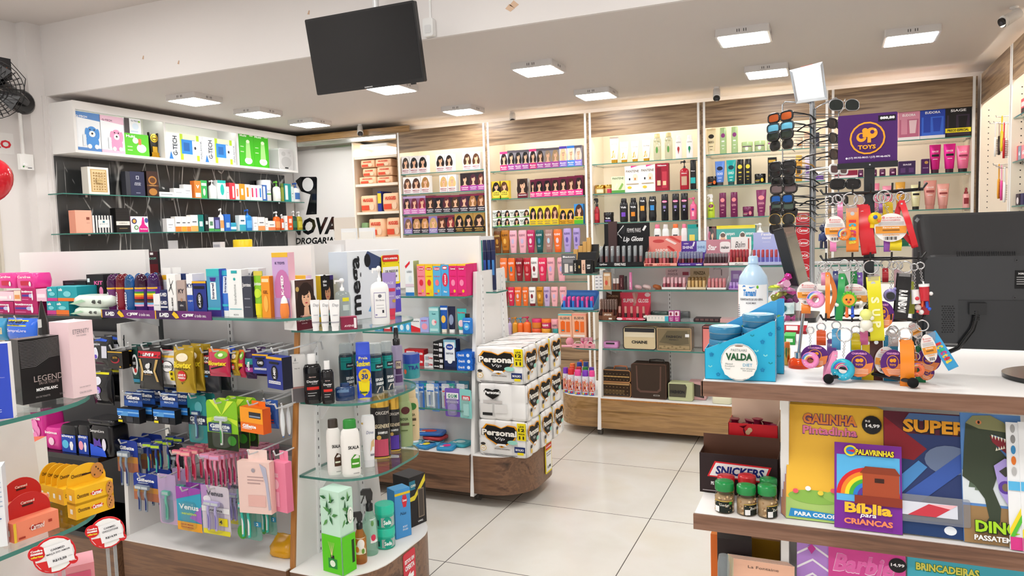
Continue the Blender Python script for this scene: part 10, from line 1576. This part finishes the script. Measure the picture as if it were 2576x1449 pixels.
# cameras
def bullet(px,py,mx,my,look,lx=None):
 tip=onZ(px,py,2.475);top=onZ(mx,my,ZC);top=Vector((tip.x+(top.x-tip.x)*.5,tip.y+.05,ZC));t=thing('security_camera',look,'security camera',top,0,'bullet cameras')
 m=MB();m.lathe([(.022,0),(.022,-.008),(.012,-.012)],'e8e6e4/g',16);m.cyl((0,0,-.01),(0,.0,-.04),.007,'e8e6e4/g',10);m.mk('mount',t);q=tip-top;d=(Vector((0,0,EYE))-tip).normalized()if lx is None else Vector(lx).normalized();d=(d*.7+Vector((0,0,-.65))).normalized()
 a,b=Vector((0,0,-.045))-d*.03,Vector((0,0,-.045))+d*.055;m=MB();m.cyl(a,b,.027,'eceae8/g',18,.029);m.cyl(b,b+d*.016+Vector((0,0,.006)),.0305,'f2f0ee/g',18);m.mk('housing',t)
 m=MB();c=b+d*.017;m.cyl(c-d*.006,c+d*.0035,.0265,'1a1a1c/b',18);m.cyl(c+d*.0035,c+d*.005,.011,'3a3a44/b',14)
 m.mk('lens_face',t);return t
bullet(910,330,912,318,'white bullet camera above the diaper nook');bullet(1287,299,1290,282,'white bullet camera above the coloured shampoo bay');bullet(1802,240,1803,221,'white bullet camera above the mid hair care bay');bullet(2540,50,2568,15,'silvery bullet camera above the brush wall',lx=(-.9,-.4,.45))
# alarm sensor on the beam
q=onY(1084,72,3.72);t=thing('alarm_sensor','small white alarm sensor on the beam beside the television','alarm sensor',(q.x,3.719,q.z))
m=MB();m.prismy(rrect(-.032,.032,-.05,.05,.012),-.035,0,'efefee/g');m.mk('body',t);m=MB();m.prismy(rrect(-.02,.02,-.032,.012,.006),-.038,-.035,'dcdcdc');m.mk('lens_window',t);m=MB();m.box(-.004,.008,-.006,0,.05,.42,'efefee');m.box(.004,.006,-.02,-.006,.045,.052,'2a2a2a');m.mk('cable_duct',t)
# fan
q=onX(55,258,-5.31);t=thing('wall_fan','black wall fan partly cut by the picture edge','fan',(-5.31,q.y,q.z))
m=MB();m.M=Matrix.Rotation(R(90),4,'Y');m.lathe([(.085,0),(.085,.02),(.07,.035)],'17171a/g',22);m.M=Matrix.Identity(4);m.mk('wall_plate',t)
m=MB();m.tube([(.03,0,0),(.1,-.1,.03),(.17,-.25,.08)],.035,'17171a/g',10);m.box(.12,.22,-.3,-.2,.1,.24,'17171a/g');m.mk('arm',t)
fc=Vector((.22,-.36,.02));fd=Vector((.75,-.6,-.1)).normalized();m=MB()
for i in range(9):m.torus(fc+fd*(.04-.012*abs(i-1)),.02+.022*i,.003,fd,'17171a/g',26,5)
a_=fd.orthogonal().normalized();b2=fd.cross(a_)
for i in range(30):th=2*pi*i/30;r_=a_*cos(th)+b2*sin(th);m.tube([fc+fd*.055,fc+fd*.045+r_*.1,fc+r_*.19-fd*.02,fc+r_*.19-fd*.05,fc-fd*.08+r_*.06],.0022,'17171a/g',4)
m.mk('cage',t)
for i in range(4):
 m=MB();th=i*pi/2+.4;r_=a_*cos(th)+b2*sin(th);s_=fd.cross(r_);m.add([fc+r_*.03-s_*.015,fc+r_*.17-s_*.06+fd*.012,fc+r_*.17+s_*.05-fd*.012,fc+r_*.03+s_*.02],[(0,1,2,3)],'202022/g');m.mk('blade',t)
m=MB();m.cyl(fc-fd*.12,fc+fd*.02,.05,'17171a/g',18);m.mk('motor',t)
m=MB();m.tube([(.0,.02,.08),(.06,-.0,.16),(.14,-.15,.24),(.18,-.22,.24)],.003,'17171a/g',5);m.mk('cable',t)
m=MB();m.art(lambda u,v,k:(.2205+.0003*k,-.3+.08*u,.15+.03*v),[Q(.1,.1,.9,.9,'e8702a')]);m.mk('maker_badge',t)
# switch and duct, sign, balloon
q=onX(62,408,-5.31);t=thing('fan_switch','white fan speed switch box under a cable duct','switch',(-5.31,q.y,q.z))
m=MB();m.box(0,.03,-.05,.045,-.055,.055,'eeeeec/g');m.mk('body',t);m=MB();m.M=Matrix.Rotation(R(90),4,'Y');m.cyl((.02,-.02,.03),(.02,-.02,.045),.012,'f4f4f4/g',14);m.M=Matrix.Identity(4);m.mk('knob',t);m=MB();m.art(lambda u,v,k:(.0302+.0003*k,u,v),[U(-.03,-.035,.006,.006,'2a8a3a'),Q(.0,-.045,.03,-.04,'3a3a44')]);m.mk('marking',t);m=MB();m.box(0,.014,-.02,-.004,.055,.4,'eeeeec');m.mk('cable_duct',t)
q0,q1=onX(-150,388,-5.4),onX(22,362,-5.4);sg=thing('wall_sign','taped white paper sign with red capital letters by the fan','sign',(-5.399,(q0 .y+q1 .y)/2+.015,q1 .z-.055));sw_=abs(q1 .y-q0 .y)
m=MB();m.box(0,.0008,-sw_/2-.06,sw_/2+.02,-.02,.13,'f0eeec');m.mk('paper',sg);m=MB();m.art(lambda u,v,k:(.0012+.0004*k,u,v),[V(-.0,.05,sw_,.085,'d8303a',u'ATENÇÃO',.05),V(.0,.12,sw_*.5,.02,'d8303a','PERIGO',.03)]);m.mk('lettering',sg)
q=onY(-28,452,2.7);b=thing('balloon','glossy red balloon cut by the picture edge','balloon',q);m=MB();m.loft([[(r*cos(2*pi*j/20),r*sin(2*pi*j/20),z)for j in range(20)]for r,z in[(.118*sin(pi*(i+.05)/14.1)*(1+.12*cos(pi*i/14)*-1),-.14+.28*i/14 if False else-.13*cos(pi*(i+.05)/14.1))for i in range(15)]],'d8182c/b');m.cyl((0,0,-.142),(0,0,-.125),.012,'d8182c/g',10,.004);m.mk('balloon_skin',b)
m=MB();m.tube([(0,0,.12),(.01,.0,.6),(0,0,ZU-q.z)],.0012,'f0f0f0',4);m.mk('string',b)
# brush wall
def wx(zx,zy,X):return onX(zx,zy,X)
ZS_=(2400,240,2.727)
def hbrush(hd,head,br,L=.22):
 t=thing('brush',None,None);m=MB();m.loft([[(x*f,y*.5*f,z)for x,y in((-.01,0),(-.006,.007),(.006,.007),(.01,0),(.006,-.007),(-.006,-.007))]for z,f in((0,.7),(-.01,1),(-.08,.9),(-.1,.8))],hd);m.mk('handle',t)
 m=MB();m.loft([[(x*w,y,z)for x,y in((-1,0),(-.7,.006),(.7,.006),(1,0),(.7,-.006),(-.7,-.006))]for z,w in((-.095,.01),(-.11,.026),(-.19,.03),(-.215,.02),(-.22,.006))],head);m.mk('head',t)
 m=MB()
 for i in range(5):
  for j in range(9):m.cyl((-.02+.01*i,-.005,-.115-.011*j),(-.021+.0105*i,-.016,-.115-.011*j),.0011,br,4)
 m.mk('bristles',t);return t
BR_=[(285,185,1.000,'e8e8ea/g','f0f0f0/g','3a3a40','white zebra patterned hair brush'),(312,180,1.048,'c8b0a0/g','2a1c18/g','c87a5a','dark round hair brush with coppery bristles'),(330,140,1.000,'e8d020/g','e8d020/g','f4f4f4','yellow handled hair brush'),(345,185,1.000,'d8242a/g','c81c24/g','8a1a1c','red oval hair brush'),(362,190,1.048,'f0ecec/g','e8e4e4/g','a83a3a','white hair brush by the wooden edge'),(310,470,1.000,'e8a830/g','e0a02a/g','e0b860','amber hair brush in the lower bunch'),(328,480,1.012,'f0a0c8/g','e84aa0/g','d83a90','magenta hair brush in the lower bunch'),(348,490,1.012,'e8ecec/g','f4f4f4/g','5a5a60','white packed hair brush in the lower bunch')]
for i,(x,y,X,a,b,c,lab)in enumerate(BR_):
 q=onX(ZS_[0]+x/ZS_[2],ZS_[1]+y/ZS_[2],X);put(hbrush(a,b,c),'hair_brush',lab,'hair brush',q,R(80+10*sin(i)),'hanging hair brushes');m=MB();o=cR.matrix_basis.inverted()@Vector((q.x-.03,q.y,q.z-.006));o2=cR.matrix_basis.inverted()@Vector((1.35,q.y,q.z+.002));m.tube([o2,o+Vector((0,.01,0)),o,o+Vector((0,-.003,.012))],.0026,CHROME,6);m.mk('hook',cR)
q=onX(ZS_[0]+300/ZS_[2],ZS_[1]+770/ZS_[2],1.02)
for i in range(3):
 m=MB();m.box(-.03,.03,-.006,.006,0,.045,'2a3034/g')
 for j in range(10):m.box(-.028+.006*j,-.0255+.006*j,-.004,.004,-.03,0,'2a3034/g')
 put(m.mk('clip'),'hair_comb','dark hair comb, '+ORD[i]+' of three under the hanging brushes','comb',(1.03+.02*i,q.y+.01*i,1.262+.031),R(70-10*i))
m=MB();glass_slab(m,rect(.02,.92,.05,.36),1.262);m.mk('glass_shelf',cR)
# small cosmetics on the last cabinet (front toward -x)
def rowX(items,z,name,where):
 for i,(x0,x1,yt,fn,look)in enumerate(items):
  X=XR+.03;a=onX(ZS_[0]+x0/ZS_[2],ZS_[1]+yt/ZS_[2],X);b=onX(ZS_[0]+x1/ZS_[2],ZS_[1]+yt/ZS_[2],X);w=abs(a.y-b.y);h=max((a.z+b.z)/2-z,.02);o,d=fn(w*.96,h,None)
  put(o,name,look+', '+ORD[i]+' from the white post '+where,cat_of(name),(X+d/2,(a.y+b.y)/2,z+.0006),R(-90))
rowX([(460,492,20,BX('d84a5a',[Q(.1,.5,.9,.8,'f4d8d8'),Q(.1,.1,.9,.4,'2a1c20')],d=.05),'red and black cosmetic box')],2.027,'cosmetic_box','on its top shelf')
rowX([(388,412,362,BX('5a6274',[V(.5,.5,.5,.3,'e8e8f0','6',.04)],d=.05),'slate nail kit box'),(413,438,352,BX('e86a70',[V(.5,.5,.5,.3,'f8f0f0','6',.04)],d=.05),'coral nail kit box'),(440,460,348,BX('8a94a4',[V(.5,.5,.5,.3,'f0f0f8','6',.04)],d=.05),'grey nail kit box'),(462,490,340,BX('e88a94',[V(.5,.5,.5,.3,'f8f0f0','6',.04)],d=.05),'pink nail kit box')],1.77,'nail_kit_box','on its second shelf')
for i,(x,c)in enumerate(((392,'2a2a34/g'),(412,'8a1c2a/g'),(432,'9a2430/g'),(452,'7a1a28/g'))):
 q=onX(ZS_[0]+x/ZS_[2],ZS_[1]+345/ZS_[2],XR+.05);m=MB();m.box(-.016,.016,-.008,.008,0,.03,c)
 for j in range(4):m.cyl((-.012+.008*j,0,.03),(-.012+.009*j-.004,-.006,.075),.0028,c,5)
 put(m.mk('clip'),'hair_claw',['black','wine red','red','dark red'][i]+' hair claw, '+ORD[i]+' from the white post on top of nail kits','hair claw',(XR+.055,q.y,1.77+.064+.012*i),R(-90))
rowX([(398,420,678,BX('4a2a28',[U(.5,.5,.3,.3,'d8c0a8')],d=.05),'brown patterned box'),(424,450,676,BX('3a2a3a',[U(.5,.4,.3,.3,'e0d8d8')],d=.05),'dark patterned box'),(456,478,672,BX('2a2a5a',d=.05),'indigo box')],1.514,'cosmetic_box','on its third shelf')
